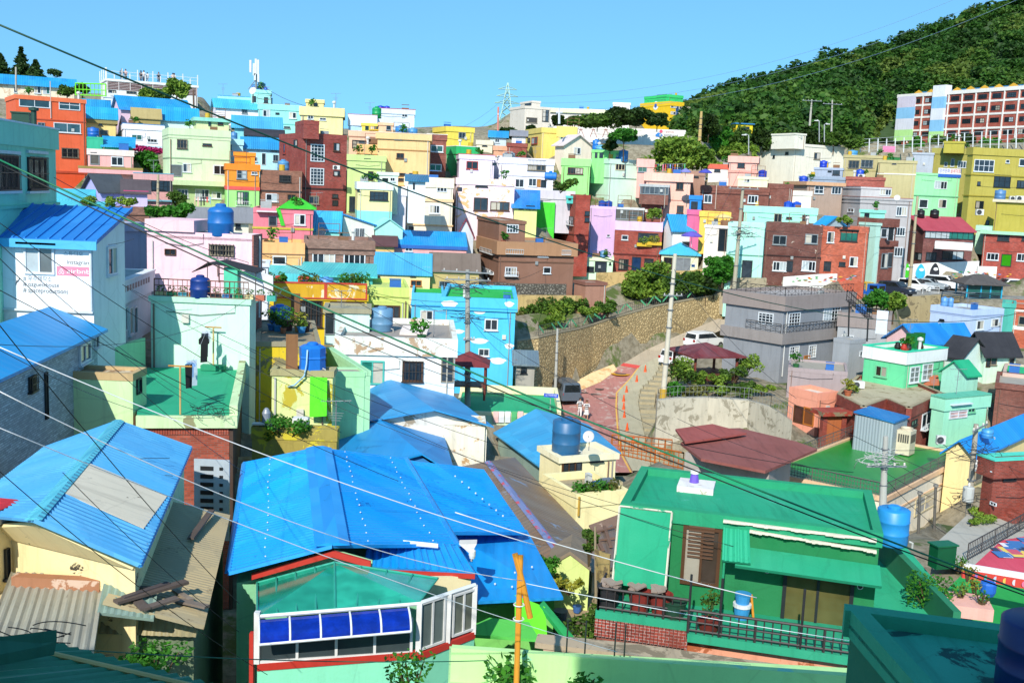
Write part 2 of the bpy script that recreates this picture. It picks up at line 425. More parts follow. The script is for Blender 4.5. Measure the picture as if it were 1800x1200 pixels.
 for pp in pipes:
  px,y0,y1,*pcx=pp;a0,z0=loc(px,y0);a1,z1=loc(px,y1)
  p=MB();p.tube([A+u*a0+n*.08+UP*z0,A+u*a0+n*.08+UP*z1],.05,6);p.build('drainpipe',plain(pcx[0]if pcx else 'e0e0dc'),r)
 if flat and W_>2.2 and H_>1.8 and d>35:
  q_=random.Random(label)
  for _ in range(q_.randint(1,2)):
   a0=q_.choice([.15,.3,W_-.2,W_-.4]);p=MB();z1=top-q_.uniform(0,.3);p.tube([g(a0,-.07,z1),g(a0,-.07,-.5)],q_.uniform(.025,.045),5);p.build('drainpipe',plain(q_.choice(['d8d8d0','a8a098','8c6a5a','c8c0b0']),.6),r)
  if q_.random()<.6:a0=q_.uniform(.4,W_-.7);z1=q_.uniform(.3,.7)*top;p=MB();p.box(A,u,UP,n,a0,a0+.3,z1,z1+.35,.003,.14);p.build('meter_box',plain(q_.choice(['c8ccc8','9aa0a0','e0dcd0']),.6),r)
  if q_.random()<.7:z1=q_.uniform(.55,.9)*top;a0=q_.uniform(0,W_*.3);a1=q_.uniform(W_*.5,W_);p=MB();p.tube([g(a0,-.05,z1),g((a0+a1)/2,-.06,z1-.12),g(a1,-.05,z1+.05),g(a1,-.05,z1+.5)],.014,4);p.build('conduit',plain('2c3034',.7),r)
 if terr:
  for a_,b_,z_ in((0,-.8,0),(W_,-.8,0),(W_/2,-.8,0),(0,dep,.4),(W_,dep,.4),(W_/2,dep/2,0)):TERR.append(g(a_,b_,z_-.2))
 h.P0=P0;h.top=top;return h
def fp(h,a,b,z):return h.g(a,b,z)
def tank(label,xc,yt,yb,d,wpx,col='2f7fc4',kind='round',group='rooftop water tanks',P=None,rad=None,H=None):
 """plastic water tank standing upright: ribbed body, shoulder and lid"""
 if P is None:P=at(xc,yb,d)
 s=ppm(max(d,1));R=rad or wpx/s/2;H=H or(yb-yt)/s
 o=root('water_tank',P,label,'water tank',group)
 n=24;b=MB()
 if kind=='round':
  pr=[(R*.93,0),(R,H*.03),(R,H*.38),(R*1.03,H*.4),(R*1.03,H*.43),(R,H*.45),(R,H*.74),(R*1.02,H*.76),(R*.99,H*.8),(R*.85,H*.88),(R*.45,H*.93)]
 elif kind=='drum':
  pr=[(R*.96,0),(R,H*.04),(R,H*.3),(R*1.03,H*.32),(R,H*.34),(R,H*.62),(R*1.03,H*.64),(R,H*.66),(R,H*.93),(R*.9,H*.96)]
 else:
  n=8;pr=[(R*.95,0),(R*1.04,H*.06),(R*1.0,H*.45),(R*1.05,H*.5),(R*1.0,H*.55),(R*1.03,H*.86),(R*.7,H*.95)]
 b.lathe(P,pr,n);b.build('tank_body',plain(col,.45),o,smooth=(n>10))
 b=MB();b.lathe(P+UP*pr[-1][1],[(R*.42,-.02),(R*.42,H*.06),(R*.3,H*.09)],16);b.build('lid',plain(col,.5),o)
 b=MB();b.tube([P+Vector((R*.9,-R*.55,H*.15)),P+Vector((R*1.12,-R*.6,H*.12)),P+Vector((R*1.12,-R*.6,-.05))],.03,6);b.build('outlet_pipe',plain('c9c9c2'),o)
 return o
def lying_tank(label,x0,x1,yt,yb,d,col='2f8fd8',group='rooftop water tanks'):
 P=at((x0+x1)/2,yb,d);s=ppm(d);L=(x1-x0)/s;R=(yb-yt)/s/2
 o=root('water_tank',P,label,'water tank',group);b=MB();C=P+UP*(R+.05)
 b.tube([C+Vector((x,0,0))for x in(-L/2,-L*.44,-L*.16,-L*.14,L*.14,L*.16,L*.44,L/2)],[R*.6,R*.95,R*.97,R,R,R*.97,R*.95,R*.6],20)
 b.build('tank_body',plain(col,.45),o)
 b=MB();b.lathe(C+UP*R*.95,[(R*.4,0),(R*.4,.12),(R*.3,.16)],14);b.build('lid',plain(col),o)
 b=MB()
 for x in(-L*.3,L*.3):b.box(P,Vector((1,0,0)),Vector((0,1,0)),UP,x-.06,x+.06,-R*.8,R*.8,-.05,R*.4)
 b.build('cradle',plain('6a6a66'),o);return o
def acunit(label,x0,y0,x1,y1,d,yaw=0,col='e4e4de',big=False,P=None,Wm=None,Hm=None):
 s=ppm(max(d,1));P=P or at((x0+x1)/2,y1,d);W_=Wm or(x1-x0)/s;H_=Hm or(y1-y0)/s;a=math.radians(yaw)
 u=Vector((math.cos(a),math.sin(a),0));n=Vector((math.sin(a),-math.cos(a),0))
 o=root('air_conditioner',P,label,'air conditioner','air conditioner units');b=MB()
 b.box(P,u,-n,UP,-W_/2,W_/2,0,W_*.42,.06,H_);b.build('casing',plain(col,.5),o)
 b=MB();C=P+UP*H_*.52-u*W_*.12;R=min(W_,H_)*.38
 ring=[C+n*.012+(u*math.cos(t*PI/8)+UP*math.sin(t*PI/8))*R for t in range(17)];b.tube(ring,.018,5,False)
 for k in range(8):t=k*PI/8;e=(u*math.cos(t)+UP*math.sin(t))*R;b.tube([C+n*.012-e,C+n*.012+e],.006,4)
 b.build('fan_grille',plain('70747a',.5),o)
 b=MB();b.tube([C+n*.001,C+n*.004],R*.98,18);b.build('fan',plain('2c3034',.6),o)
 b=MB()
 for q in(-.36,.36):b.box(P,u,-n,UP,W_*q-.03,W_*q+.03,.02,W_*.4,0,.06)
 b.build('foot',plain('55585c'),o);return o
def leafmesh(name,C,size,mat,parent=None,org=None,up=0.35):
 n=len(C);org=np.array(org if org is not None else ORG[parent.name])
 a=rng.normal(size=(n,3));a/=np.linalg.norm(a,axis=1)[:,None];a[:,2]*=(1-up);a/=np.linalg.norm(a,axis=1)[:,None]
 b=rng.normal(size=(n,3));b=np.cross(a,b);b/=np.linalg.norm(b,axis=1)[:,None]
 s=(size*rng.uniform(.6,1.35,n))[:,None];C=C-org
 V=np.stack([C-a*s,C+b*s*.55,C+a*s,C-b*s*.55],1).reshape(-1,3)
 me=bpy.data.meshes.new(name);me.vertices.add(4*n);me.vertices.foreach_set('co',V.ravel())
 me.loops.add(4*n);me.loops.foreach_set('vertex_index',np.arange(4*n));me.polygons.add(n)
 me.polygons.foreach_set('loop_start',np.arange(n)*4);me.polygons.foreach_set('loop_total',np.full(n,4));me.update(calc_edges=True)
 me.materials.append(mat);o=bpy.data.objects.new(name,me);COL.objects.link(o)
 if parent:o.parent=parent
 else:o.location=Vector(org)
 ORG[o.name]=Vector(org);return o
def clump(c,r,n,flat=.75):
 p=rng.normal(size=(n,3));p/=np.linalg.norm(p,axis=1)[:,None];p*=(rng.uniform(.35,1,n)**.45)[:,None]*r;p[:,2]*=flat
 return p+np.array(c)
LEAF=dict(dark=('16280c','3f5a1e'),mid=('24421a','6f9434'),light=('3f6a1e','a4c048'),pine=('1c3414','4c6c30'),dry=('4a5024','9a9a50'),lush=('1a5218','5fae34'),yell=('6a7a1c','c8c04a'))
def tree(label,xc,yb,yt,wpx,d,kind='mid',cat='tree',group=None,name='tree',nc=16,nl=90,trunk=.35,leaf=.22,conifer=False,squash=.8):
 P=at(xc,yb,d);s=ppm(d);H=(yb-yt)/s;Wd=wpx/s;o=root(name,P,label,cat,group)
 b=MB();R=max(.07,H*.022);tb=P-UP*1.0
 lean=Vector((random.uniform(-.05,.05)*H,0,0));top=P+UP*H*(trunk+.25)+lean
 if conifer:top=P+UP*H*.96
 b.tube([tb,P,P+(top-P)*.5+Vector((random.uniform(-.03,.03)*H,0,0)),top],[R*1.3,R*1.1,R*.8,R*.4],8)
 cl=[]
 if conifer:
  L=13
  for i in range(L):
   f=i/(L-1);z=H*(.08+.9*f);rr=Wd/2*(1-f)**1.05*(1.12 if i%2 else.85)+.08
   for k in range(max(3,int(8*(1-f)+3))):
    t=random.uniform(0,2*PI);rad=rr*random.uniform(.7,1.1);e=P+Vector((rad*math.cos(t),rad*math.sin(t),z-rad*.22))
    b.tube([P+UP*z,e],[R*.3,R*.1],4)
    for m in range(4):q=(P+UP*z).lerp(e,.35+.22*m);cl.append(clump(q,rr*.16+.12,int(nl/9),.5))
 else:
  for i in range(nc):
   t=2*PI*i*.618;rad=Wd/2*random.uniform(.25,.78);z=H*(trunk+(1-trunk)*random.uniform(.18,.88));fz=(z/H-trunk)/(1-trunk)
   rad*=math.sqrt(max(.15,1-(max(0,fz-.35)/.65)**2));c=P+lean+Vector((rad*math.cos(t),rad*math.sin(t)*.9,z))
   b.tube([top.lerp(P,random.uniform(0,.45)),c],[R*.4,R*.12],5);cl.append(clump(c,Wd*random.uniform(.13,.22)+.1,nl,squash))
 b.build('trunk',plain('5a4632',.9),o)
 leafmesh('crown',np.concatenate(cl),leaf,leafm(*LEAF[kind]),o);return o
def shrub(label,xc,yb,yt,wpx,d,kind='mid',n=260,leaf=.12,name='shrub',cat='shrub',group='shrubs and bushes',P=None,W_=None,H=None):
 if P is None:P=at(xc,yb,d)
 s=ppm(max(d,1));H=H or(yb-yt)/s;W_=W_ or wpx/s;o=root(name,P,label,cat,group);cl=[];b=MB()
 for i in range(9):
  c=P+Vector((random.uniform(-.36,.36)*W_,random.uniform(-.3,.3)*min(W_,2.5),H*random.uniform(.3,.75)))
  cl.append(clump(c,min(W_,H)*.28,max(12,n//9),.8));b.tube([P+Vector((0,0,-.1)),c],[.03,.012],4)
 b.build('stem',plain('5a4a30',.9),o);leafmesh('foliage',np.concatenate(cl),leaf,leafm(*LEAF[kind]),o);return o
def pot(label,xc,yb,d,h=.35,r=.18,plant=.5,pc='b0583c',kind='mid',P=None,n=70,leaf=.07,group='potted plants'):
 P=P if P is not None else at(xc,yb,d);o=root('potted_plant',P,label,'potted plant',group)
 b=MB();b.lathe(P,[(r*.72,0),(r*.95,h*.85),(r*1.08,h*.87),(r*1.08,h)],12);b.build('pot',plain(pc,.7),o)
 if plant:
  b=MB();cl=[]
  for i in range(5):
   e=P+Vector((random.uniform(-1,1)*r*1.3,random.uniform(-1,1)*r,h+plant*random.uniform(.4,1)));b.tube([P+UP*h*.9,e],[.014,.008],4);cl.append(clump(e,r*.85+plant*.12,n//5))
  b.build('stem',plain('4a5a28',.9),o);leafmesh('foliage',np.concatenate(cl),leaf,leafm(*LEAF[kind]),o)
 return o
def pole(label,xb,yb,xt,yt,d,r=.17,arms=(),col='b4aea0',dt=None,cat='utility pole',name='utility_pole',group='concrete utility poles',bands=True):
 B=at(xb,yb,d);T=at(xt,yt,dt or d);o=root(name,B,label,cat,group);ax=(T-B)
 b=MB();b.tube([B-ax.normalized()*2,B,B.lerp(T,.5),T],[r*1.15,r*1.1,r*.9,r*.72],14);b.build('shaft',wall(col,.35),o)
 b=MB()
 if bands:
  for f in(.25,.5,.62,.8):b.tube([B.lerp(T,f-.004),B.lerp(T,f+.004)],r*1.25,12)
  b.build('clamp',plain('70757a',.5),o)
 for(f,L,dirx)in arms:
  C=B.lerp(T,f);u=Vector((math.cos(dirx),math.sin(dirx),0));q=MB()
  q.box(C,u,Vector((-u.y,u.x,0)),UP,-L/2,L/2,-r-.07,-r,-.04,.04);arm=q.build('crossarm',plain('8f979a',.5),o)
  for k in(-.45,-.2,.2,.45):
   p=C+u*L*k+Vector((u.y,-u.x,0))*(r+.035);i_=MB();i_.lathe(p+UP*.04,[(.03,0),(.055,.03),(.03,.06),(.055,.09),(.03,.13)],8);i_.build('insulator',plain('e6e0d6',.3),arm)
 return o
def cable(label,p0,p1,sag,r=.012,col='1c2020',cat='cable',group='overhead cables',wob=0,name='cable'):
 A=at(*p0)if len(p0)==3 and not isinstance(p0,Vector)else Vector(p0);B=at(*p1)if not isinstance(p1,Vector)else p1
 b=MB();n=28;pts=[]
 for i in range(n+1):
  t=i/n;p=A.lerp(B,t);p.z-=sag*4*t*(1-t)
  if wob:p+=Vector((0,0,wob*math.sin(i*2.1)))
  pts.append(p)
 b.tube(pts,r,6);o=b.build(name,plain(col,.55,var=.1),None,loc=A,smooth=True);return tag(o,label,cat,group)
def boxobj(name,label,cat,x0,y0,x1,y1,d,dep,col,yaw=0,group=None,parts=None,bev=0):
 P=at((x0+x1)/2,y1,d);s=ppm(d);W_=(x1-x0)/s;H_=(y1-y0)/s;a=math.radians(yaw)
 u=Vector((math.cos(a),math.sin(a),0));v=Vector((-math.sin(a),math.cos(a),0));o=root(name,P,label,cat,group)
 b=MB();b.box(P,u,v,UP,-W_/2,W_/2,0,dep,0,H_);b.build('body',MT(col),o)
 b=MB();b.box(P,u,v,UP,-W_/2-.04,W_/2+.04,-.04,dep+.04,H_+.001,H_+.06);b.build('lid',MT(col),o)
 return o,P,u,v,W_,H_
def rail(par,A,B,h,n=None,r=.018,mat='5a4038',mid=1,name='railing',step=.14,xs=False):
 A=Vector(A);B=Vector(B);L=(B-A).length;n=n or max(2,int(L/step));b=MB()
 b.tube([A+UP*h,B+UP*h],r*1.5,6);b.tube([A+UP*.08,B+UP*.08],r*1.2,5)
 for m in range(1,mid):b.tube([A+UP*h*m/mid,B+UP*h*m/mid],r,5)
 for i in range(n+1):p=A.lerp(B,i/n);b.tube([p,p+UP*h],r*(1.6 if i%8==0 else.8),5)
 if xs:
  k=max(1,int(L/1.0))
  for i in range(k):p=A.lerp(B,i/k);q=A.lerp(B,(i+1)/k);b.tube([p+UP*.1,q+UP*h*.95],r*.8,4);b.tube([q+UP*.1,p+UP*h*.95],r*.8,4)
 return b.build(name,plain(mat,.6),par)
def antenna(label,xb,yb,yt,d,par=None,P=None,H=None):
 P=P or at(xb,yb,d);H=H or(yb-yt)/ppm(d);o=root('tv_antenna',P,label,'antenna','television antennas');b=MB();T=P+UP*H
 b.tube([P,T],.022,5);b.build('mast',plain('8a8f92',.4),o);b=MB();b.tube([T+Vector((-.6,0,-.06)),T+Vector((.6,0,.02))],.015,5)
 for k in range(7):x=-.55+k*.18;b.tube([T+Vector((x,-.25+k*.02,-.02)),T+Vector((x,.25-k*.02,-.02))],.01,4)
 for k in range(4):z=-.5-.1*k;b.tube([T+Vector((-.3+k*.04,0,z)),T+Vector((.3-k*.04,0,z))],.01,4)
 b.build('elements',plain('9a9fa2',.4),o);return o
def dish(label,xc,yc,d,r=.3):
 C=at(xc,yc,d);o=root('satellite_dish',C,label,'satellite dish','satellite dishes');ax=Vector((-.3,-.8,.35)).normalized();e1=ax.cross(UP).normalized();e2=ax.cross(e1)
 b=MB();R=[(0,0),(.5,.05),(.85,.14),(1,.2)];rings=[]
 for q,z in R[1:]:rings.append(b.vs([C+(e1*math.cos(t*PI/9)+e2*math.sin(t*PI/9))*r*q+ax*z*r for t in range(18)]))
 b.f.append(tuple(rings[0]+i for i in range(18)));b.m.append(0)
 for k in range(2):
  for i in range(18):s=(i+1)%18;b.f.append((rings[k]+i,rings[k]+s,rings[k+1]+s,rings[k+1]+i));b.m.append(0)
 b.build('reflector',plain('d8d8d4',.5),o,recalc=False);b=MB();b.tube([C-e2*r*.0+ax*0,C+ax*r*.75],.012,5);b.tube([C,C-ax*.12,C-ax*.12-UP*.6],.022,6);b.build('arm',plain('8a8c8e'),o);return o
def cloth(par,A,w_,h_,col,dirv=Vector((1,0,0)),name='garment',kind='shirt'):
 """a hanging garment, thin but solid, with soft folds"""
 b=MB();n=6;perp=Vector((-dirv.y,dirv.x,0));
 if kind=='shirt':prof=[(0,.18),(.12,.5),(.3,.5),(.32,.3),(1,.34)]
 elif kind=='pants':prof=[(0,.5),(.15,.5),(.16,.48),(1,.42)]
 else:prof=[(0,.5),(.5,.48),(1,.5)]
 L=[];R_=[]
 for t,hw in prof:L.append(A-UP*t*h_-dirv*hw*w_+perp*.03*math.sin(t*9));R_.append(A-UP*t*h_+dirv*hw*w_+perp*.03*math.cos(t*7))
 for i in range(len(prof)-1):b.prism([L[i],R_[i],R_[i+1],L[i+1]],perp*.025)
 return b.build(name,plain(col,.9,var=.2),par)
def laundry(label,A,B,items,post=None,group='washing lines'):
 o=root('washing_line',A,label,'washing line',group);b=MB();b.tube([A,A.lerp(B,.5)-UP*.06,B],.012,5);b.build('line',plain('d0d0d0'),o)
 dv=(B-A).normalized();L=(B-A).length
 for i,(f,w_,h_,c,k)in enumerate(items):
  p=A.lerp(B,f)-UP*(.06*4*f*(1-f)+.01);g_=cloth(None,p,w_,h_,c,dv,kind=k,name={'shirt':'shirt','pants':'trousers'}.get(k,'towel'))
  if f>=0:tag(g_,items_label(c,k,label),{'shirt':'shirt','pants':'trousers'}.get(k,'towel'),'washing hung out to dry')
 return o
CN={'1c1c20':'black','e8eef6':'white','8fb8e8':'pale blue','e85a5a':'red','f4d84a':'yellow','3f6fc0':'blue','58b878':'green','e88ab0':'pink','7a4a8a':'purple','d8c8a8':'beige','f07a30':'orange','404858':'dark grey','f4c8c4':'pale pink'}
_il={}
def items_label(c,k,label):
 w_=f"{CN.get(c, 'coloured')} {({'shirt': 'shirt', 'pants': 'trousers'}).get(k, 'towel')} hanging on {label}";return w_[:110]
def person(label,P,H=1.7,face=0.0,shirt='e8e8e8',pants='2a2e3a',hair='1a1410',pose='stand',stripe=False,skin='c89878',skirt=False,group=None,carry=False):
 """one continuous skinned body; hair and clothing are child meshes"""
 o=root('person',P,label,'person',group);s=H/1.7;cf,sf=math.cos(face),math.sin(face)
 def q(x,y,z):return Vector((x*cf-y*sf,x*sf+y*cf,z))*s
 st={'stand':(0,0),'walk':(.22,-.22),'lean':(.05,-.03)}[pose];aw={'stand':(.03,.03),'walk':(-.16,.16),'lean':(.3,.3)}[pose]
 nodes=[];edges=[];rad=[]
 def nd(p,r,par=None):
  nodes.append(p);rad.append(r*s)
  if par is not None:edges.append((par,len(nodes)-1))
  return len(nodes)-1
 pel=nd(q(0,0,.95),.13);wa=nd(q(0,.01,1.1),.115,pel);ch=nd(q(0,0,1.3),.135,wa);nk=nd(q(0,.01,1.46),.055,ch);hd=nd(q(0,.02,1.55),.075,nk);ht=nd(q(0,.02,1.63),.085,hd)
 nd(q(0,.1,1.56),.02,hd)
 for i,sg in enumerate((-1,1)):
  hp=nd(q(.09*sg,0,.9),.095,pel);kn=nd(q(.1*sg,st[i]*.5+.03,.5),.06,hp);an=nd(q(.1*sg,st[i]-.02,.09),.038,kn);nd(q(.11*sg,st[i]+.14,.04),.035,an)
  sh=nd(q(.18*sg,0,1.39),.055,ch);el=nd(q(.24*sg,aw[i]*.4,1.13),.04,sh)
  wr=nd(q((.22 if not carry else.12)*sg,aw[i]+(.22 if carry or pose=='lean' else.04),.9 if not(carry or pose=='lean')else 1.1),.028,el)
  pm=nd(nodes[wr]/1+q(0,.02,-.07),.026,wr)
  for k in range(4):nd(nodes[pm]+q((k-1.5)*.018,.015,-.075+abs(k-1.5)*.008),.008,pm)
  nd(nodes[pm]+q(-.035*sg,.035,-.02),.009,pm)
 me=bpy.data.meshes.new('body');me.from_pydata([tuple(p)for p in nodes],edges,[]);bo=bpy.data.objects.new('body',me);COL.objects.link(bo);bo.parent=o
 md=bo.modifiers.new('skin','SKIN')
 for i,sv in enumerate(me.skin_vertices[0].data):sv.radius=(rad[i],rad[i]);sv.use_root=(i==0)
 bo.modifiers.new('sub','SUBSURF').render_levels=1;me.materials.append(plain(skin,.6))
 O=Vector(P)
 b=MB();g=lambda x,y,z:O+q(x,y,z)
 def ell(prof,n=14):
  rings=[]
  for(cx,cy,z,rx,ry)in prof:rings.append(b.vs([g(cx+rx*math.cos(2*PI*t/n),cy+ry*math.sin(2*PI*t/n),z)for t in range(n)]))
  for k in range(len(rings)-1):
   for t in range(n):e=(t+1)%n;b.f.append((rings[k]+t,rings[k]+e,rings[k+1]+e,rings[k+1]+t));b.m.append(b.mi)
 zz=[.88,.96,1.04,1.12,1.2,1.28,1.36,1.43];rx=[.175,.17,.155,.15,.16,.185,.19,.1];ry=[.15,.14,.13,.13,.14,.15,.14,.08]
 for i in range(7):b.mi=(i%2)if stripe else 0;ell([(0,0,zz[i],rx[i],ry[i]),(0,0,zz[i+1],rx[i+1],ry[i+1])])
 b.mi=0
 for sg in(-1,1):b.tube([g(.15*sg,0,1.4),g(.25*sg,.02,1.16)],[.075*s,.062*s],10)
 b.build('shirt',[plain(shirt,.9),plain('1a1c24',.9)],o)
 b=MB()
 if skirt:ell([(0,0,.5,.25,.22),(0,0,.93,.17,.15)])
 else:
  ell([(0,0,.82,.185,.15),(0,0,.95,.172,.148)])
  for i,sg in enumerate((-1,1)):b.tube([g(.09*sg,0,.88),g(.1*sg,st[i]*.5+.03,.5),g(.1*sg,st[i]-.01,.14 if H>1 else.4)],[.105*s,.082*s,.06*s],10)
 b.build('skirt' if skirt else 'trousers',plain(pants,.9),o)
 b=MB();ell([(0,-.02,1.5,.07,.06),(0,-.015,1.57,.1,.1),(0,0,1.64,.1,.11),(0,0,1.7,.07,.08),(0,0,1.725,.01,.01)],12);b.build('hair',plain(hair,.8),o)
 return o
def text3d(s,P,u,n,h,col,par=None,name='lettering',th=.012,align='LEFT',wide=None):
 c=bpy.data.curves.new(name,'FONT');c.body=s;c.size=1;c.extrude=.02;c.align_x=align;c.align_y='BOTTOM'
 t=bpy.data.objects.new(name,c);COL.objects.link(t)
 dg=bpy.context.evaluated_depsgraph_get();me=bpy.data.meshes.new_from_object(t.evaluated_get(dg));bpy.data.objects.remove(t);me.name=name
 xs=[v.co.x for v in me.vertices]or[0,1];k=h;kx=h if wide is None else wide/max(.01,max(xs)-min(xs))
 x0=min(xs)if align=='LEFT' else 0
 base=ORG[par.name]if par else P
 for v in me.vertices:c_=v.co.copy();v.co=P+u*(c_.x-x0)*kx+UP*c_.y*k+n*(.006+max(0,c_.z)*th)-base
 me.materials.clear();me.materials.append(plain(col,.7,var=.1));o=bpy.data.objects.new(name,me);COL.objects.link(o)
 if par:o.parent=par
 else:o.location=P
 return o
MAPX=True
H={}
def hh(k,*a,**kw):H[k]=house(*a,**kw);return H[k]
#  far left slope (back to front)
hh('ridge','long cream house under a bright blue roof on the top left ridge','house',125,25,-30,130,143,168,'wt:efe0c4/d8b898',dep=6,roof='gf',hr=1.3,rc='mt:1f8ae0',oh=.5,wins=[(60,149,72,165,'w2 1'),(75,150,88,166,'w2:3f8f80'),(24,152,30,163,'w1')])
hh('deck','white observation deck building with dark louvred band on the hilltop','building',127,18,187,347,138,180,'f2f2ee',side=177,roof='flat',ph=.2,po=.15,rc='c8c4ba',wins=[(190,158,204,168,'k3:26425a'),(222,160,240,166,'m3')])
hh('shed_a','small white flat shed beside the hilltop deck building','shed',121,10,183,206,163,190,'e6ecf0',dep=3,wins=[(195,166,199,169,'k1')])
hh('blue_a','cream cottage with a plain blue roof right of the orange block','house',116,15,148,190,187,200,'f4ddb0',dep=5,roof='gf',hr=1.0,rc='mt:1f8ae0',wins=[(153,189,167,196,'w3')])
hh('blue_b','yellow cottage with blue roof over a mossy lean-to','house',108,12,150,203,206,252,'f2dc8e',dep=5,roof='gf',hr=1.3,rc='mt:2a9be0',wins=[(174,216,180,221,'k1'),(175,228,190,238,'m2'),(178,238,190,247,'k2')],bands=[(212,.5,.25,'9a9058')])
hh('pinklong','long pink house with a bright blue roof below the hilltop trees','house',112,16,213,334,189,210,'e8c8dc',side=199,roof='gf',hr=1.6,rc='mt:1c86dc',eave='2f9be8',wins=[(228,191,237,198,'w2'),(259,193,268,199,'w2'),(317,196,326,202,'w2')])
hh('cyan_r','pale cyan house with blue roof behind the brown tarpaulin hut','house',107,12,280,346,209,224,'d4f0f0',dep=5,roof='gf',hr=1.5,rc='mt:2a94e4')
hh('mural','white house with a painted flower border and blue roof edge','house',103,10,217,288,217,262,'f4f4f8',side=214,dep=6,coping='3f86c8',rc='9c9884',wins=[(231,236,250,247,'w2:3f8f80'),(259,244,276,251,'w3')],bands=[(256,.3,.05,'bcd8ec')])
hh('hut','brown tarpaulin hut on the roof of the white painted house','hut',105,8,233,282,206,220,'a8965c',dep=3,roof='gf',hr=1.1,rc='b09c64',oh=.2,ext=.5)
hh('grn_small','small pale yellow house with a teal flat roof','house',104,14,345,402,206,226,'e4f0b0',side=338,rc='6fd8c0',ph=.3,po=.35,pc='8fd8c8',wins=[(383,213,392,220,'b2'),(366,214,371,222,'gD')])
hh('cyan_top','long cyan house along the skyline below the antenna mast','house',119,12,384,478,168,205,'a4e8f0',dep=7,wins=[(389,175,400,179,'w3'),(423,178,433,182,'w3')],bands=[(168,.15,.1,'4fa8e0')])
hh('cyan_tower','cyan stair tower with dark openings under the antenna mast','building',116,12,441,476,157,188,'a0e8e0',dep=5,ph=.3,wins=[(444,169,450,180,'k1'),(464,171,471,181,'k1')])
hh('white_gab','white house with shallow blue roof left of the cyan house','house',113,14,380,454,188,216,'f6eef4',side=374,roof='gf',hr=1.2,rc='mt:4fb0ec',wins=[(425,191,435,200,'s2')])
hh('cyan_big','cyan house with two framed windows beside the white gabled house','house',111,12,454,529,183,232,'98e4e0',dep=7,coping='c8f4f0',wins=[(462,193,475,206,'w2'),(484,198,491,202,'k2'),(508,197,521,209,'w2'),(499,222,510,226,'s2')],bands=[(216,.12,.05,'70c8c8')])
hh('yel_sky','pale yellow flat roofed house on the skyline','house',107,12,529,603,187,232,'f2e4a0',dep=7,ph=.9,po=.2,wins=[(541,199,551,210,'w2'),(562,207,573,212,'w2')],bands=[(196,.15,.1,'d0b068')])
hh('yel_box','small yellow stair box on the roof of the pale yellow house','stair box',108,12,538,569,174,190,'f4e49c',dep=3,ph=.3,ext=.3,wins=[(552,180,558,188,'kD')])
hh('blue_cur','white and pale blue house with red roof edge behind the tall brick house','house',109,8,613,662,201,232,'b4d8f4',dep=7,ph=1.2,pc='e4ecf8',coping='c87880')
hh('sky_right','pale blue house with red roof edge on the central skyline','house',113,10,658,729,190,222,'dce8f4',dep=7,coping='b03c54',wins=[(707,196,711,206,'w1'),(711,196,716,206,'w1')])
hh('cyan_mid','cyan house with two blue roofs squeezed beside the tall brick house','house',103,10,412,492,222,255,'90dce4',dep=5,roof='gf',hr=1.3,rc='mt:4f9ce4',oh=.4,wins=[(426,244,436,250,'k2')])
hh('black_rf','turquoise house with a low dark tiled roof','house',99.5,10,434,496,237,262,'8cd8dc',dep=4,roof='gf',hr=.7,rc='2c2a34',wins=[(466,242,479,251,'w3:b0a040'),(426,244,436,250,'k2')])
hh('cyan_low','pale cyan house with blue roof and white door left of the brick tower','house',95,8,428,491,259,302,'b8e8f4',dep=5,roof='gf',hr=1.1,rc='mt:2f8ce0',wins=[(460,269,467,290,'wD1'),(476,261,486,266,'m2'),(480,272,489,284,'s2'),(444,276,452,284,'w2')])
hh('cyan_box','small light cyan block beside the pale green house','house',94,6,403,427,244,268,'b4e8f0',dep=4,wins=[(404,250,407,263,'k1')])
hh('ltgreen','pale green three storey house with a long balcony','house',90,5,297,405,224,368,'d8ecc0',side=286,dep=7,ph=.9,po=.05,rc='b8c8a8',wins=[(311,245,329,262,'m3 B'),(356,252,372,257,'b2'),(299,289,320,311,'s1D:8a8c84'),(321,287,336,303,'w2'),(375,290,399,308,'w2'),(312,332,331,348,'w3'),(343,332,368,352,'w3'),(372,337,389,350,'w2')],bands=[(237,.1,.06,'9cb890'),(277,.12,.06,'9cb890'),(320,.5,.9,'cfe6b4')],split=(325,'b8d498'))
hh('pinkbal','pink house with a deep balcony and cream awning','house',92,4,154,234,261,330,'f2b4b0',dep=6,ph=.5,pc='f0e0d8',rc='d8c4b8',wins=[(158,271,175,290,'s1D:8c8880'),(195,275,217,292,'w2 1'),(160,265,169,268,'k1')],bands=[(299,.55,.9,'f0aeb0'),(294,.25,.93,'9c8848')])
hh('pinkroof','small teal block with a bright blue roof on top of the pink balcony house','hut',94,6,183,232,257,262,'30b890',dep=4,roof='shed',hr=1.0,rc='mt:1f94e8',ext=.4)
hh('tealbox','flat teal painted block carrying a blue tank','hut',93.5,4,153,181,240,262,'2cb48c',dep=3,ph=.1,po=.02,ext=.3)
hh('pinkblue','pink house trimmed in pale blue with a long window band','house',84,8,258,303,305,375,'eeb4b0',side=236,dep=6,coping='6fb4d0',wins=[(265,316,302,339,'k5 2'),(238,316,256,338,'k2')],bands=[(345,.9,.25,'eeb0a8'),(352,.15,.3,'78b8c8')])
hh('orange','tall orange house with large white framed windows','house',100,8,27,150,166,332,'ea6436',side=10,dep=8,ph=.35,pc='f07848',rc='c86848',wins=[(33,171,88,191,'w2:3a6470'),(103,174,141,195,'w2 2:3a6470'),(94,215,142,235,'w2:3a6470'),(108,260,138,278,'m3 B'),(66,215,79,226,'s2')],bands=[(207,.12,.06,'b84828'),(299,.25,.1,'c04420')],pipes=[(88,143,208,'d8c8c0')],split=(300,'e2501e'))
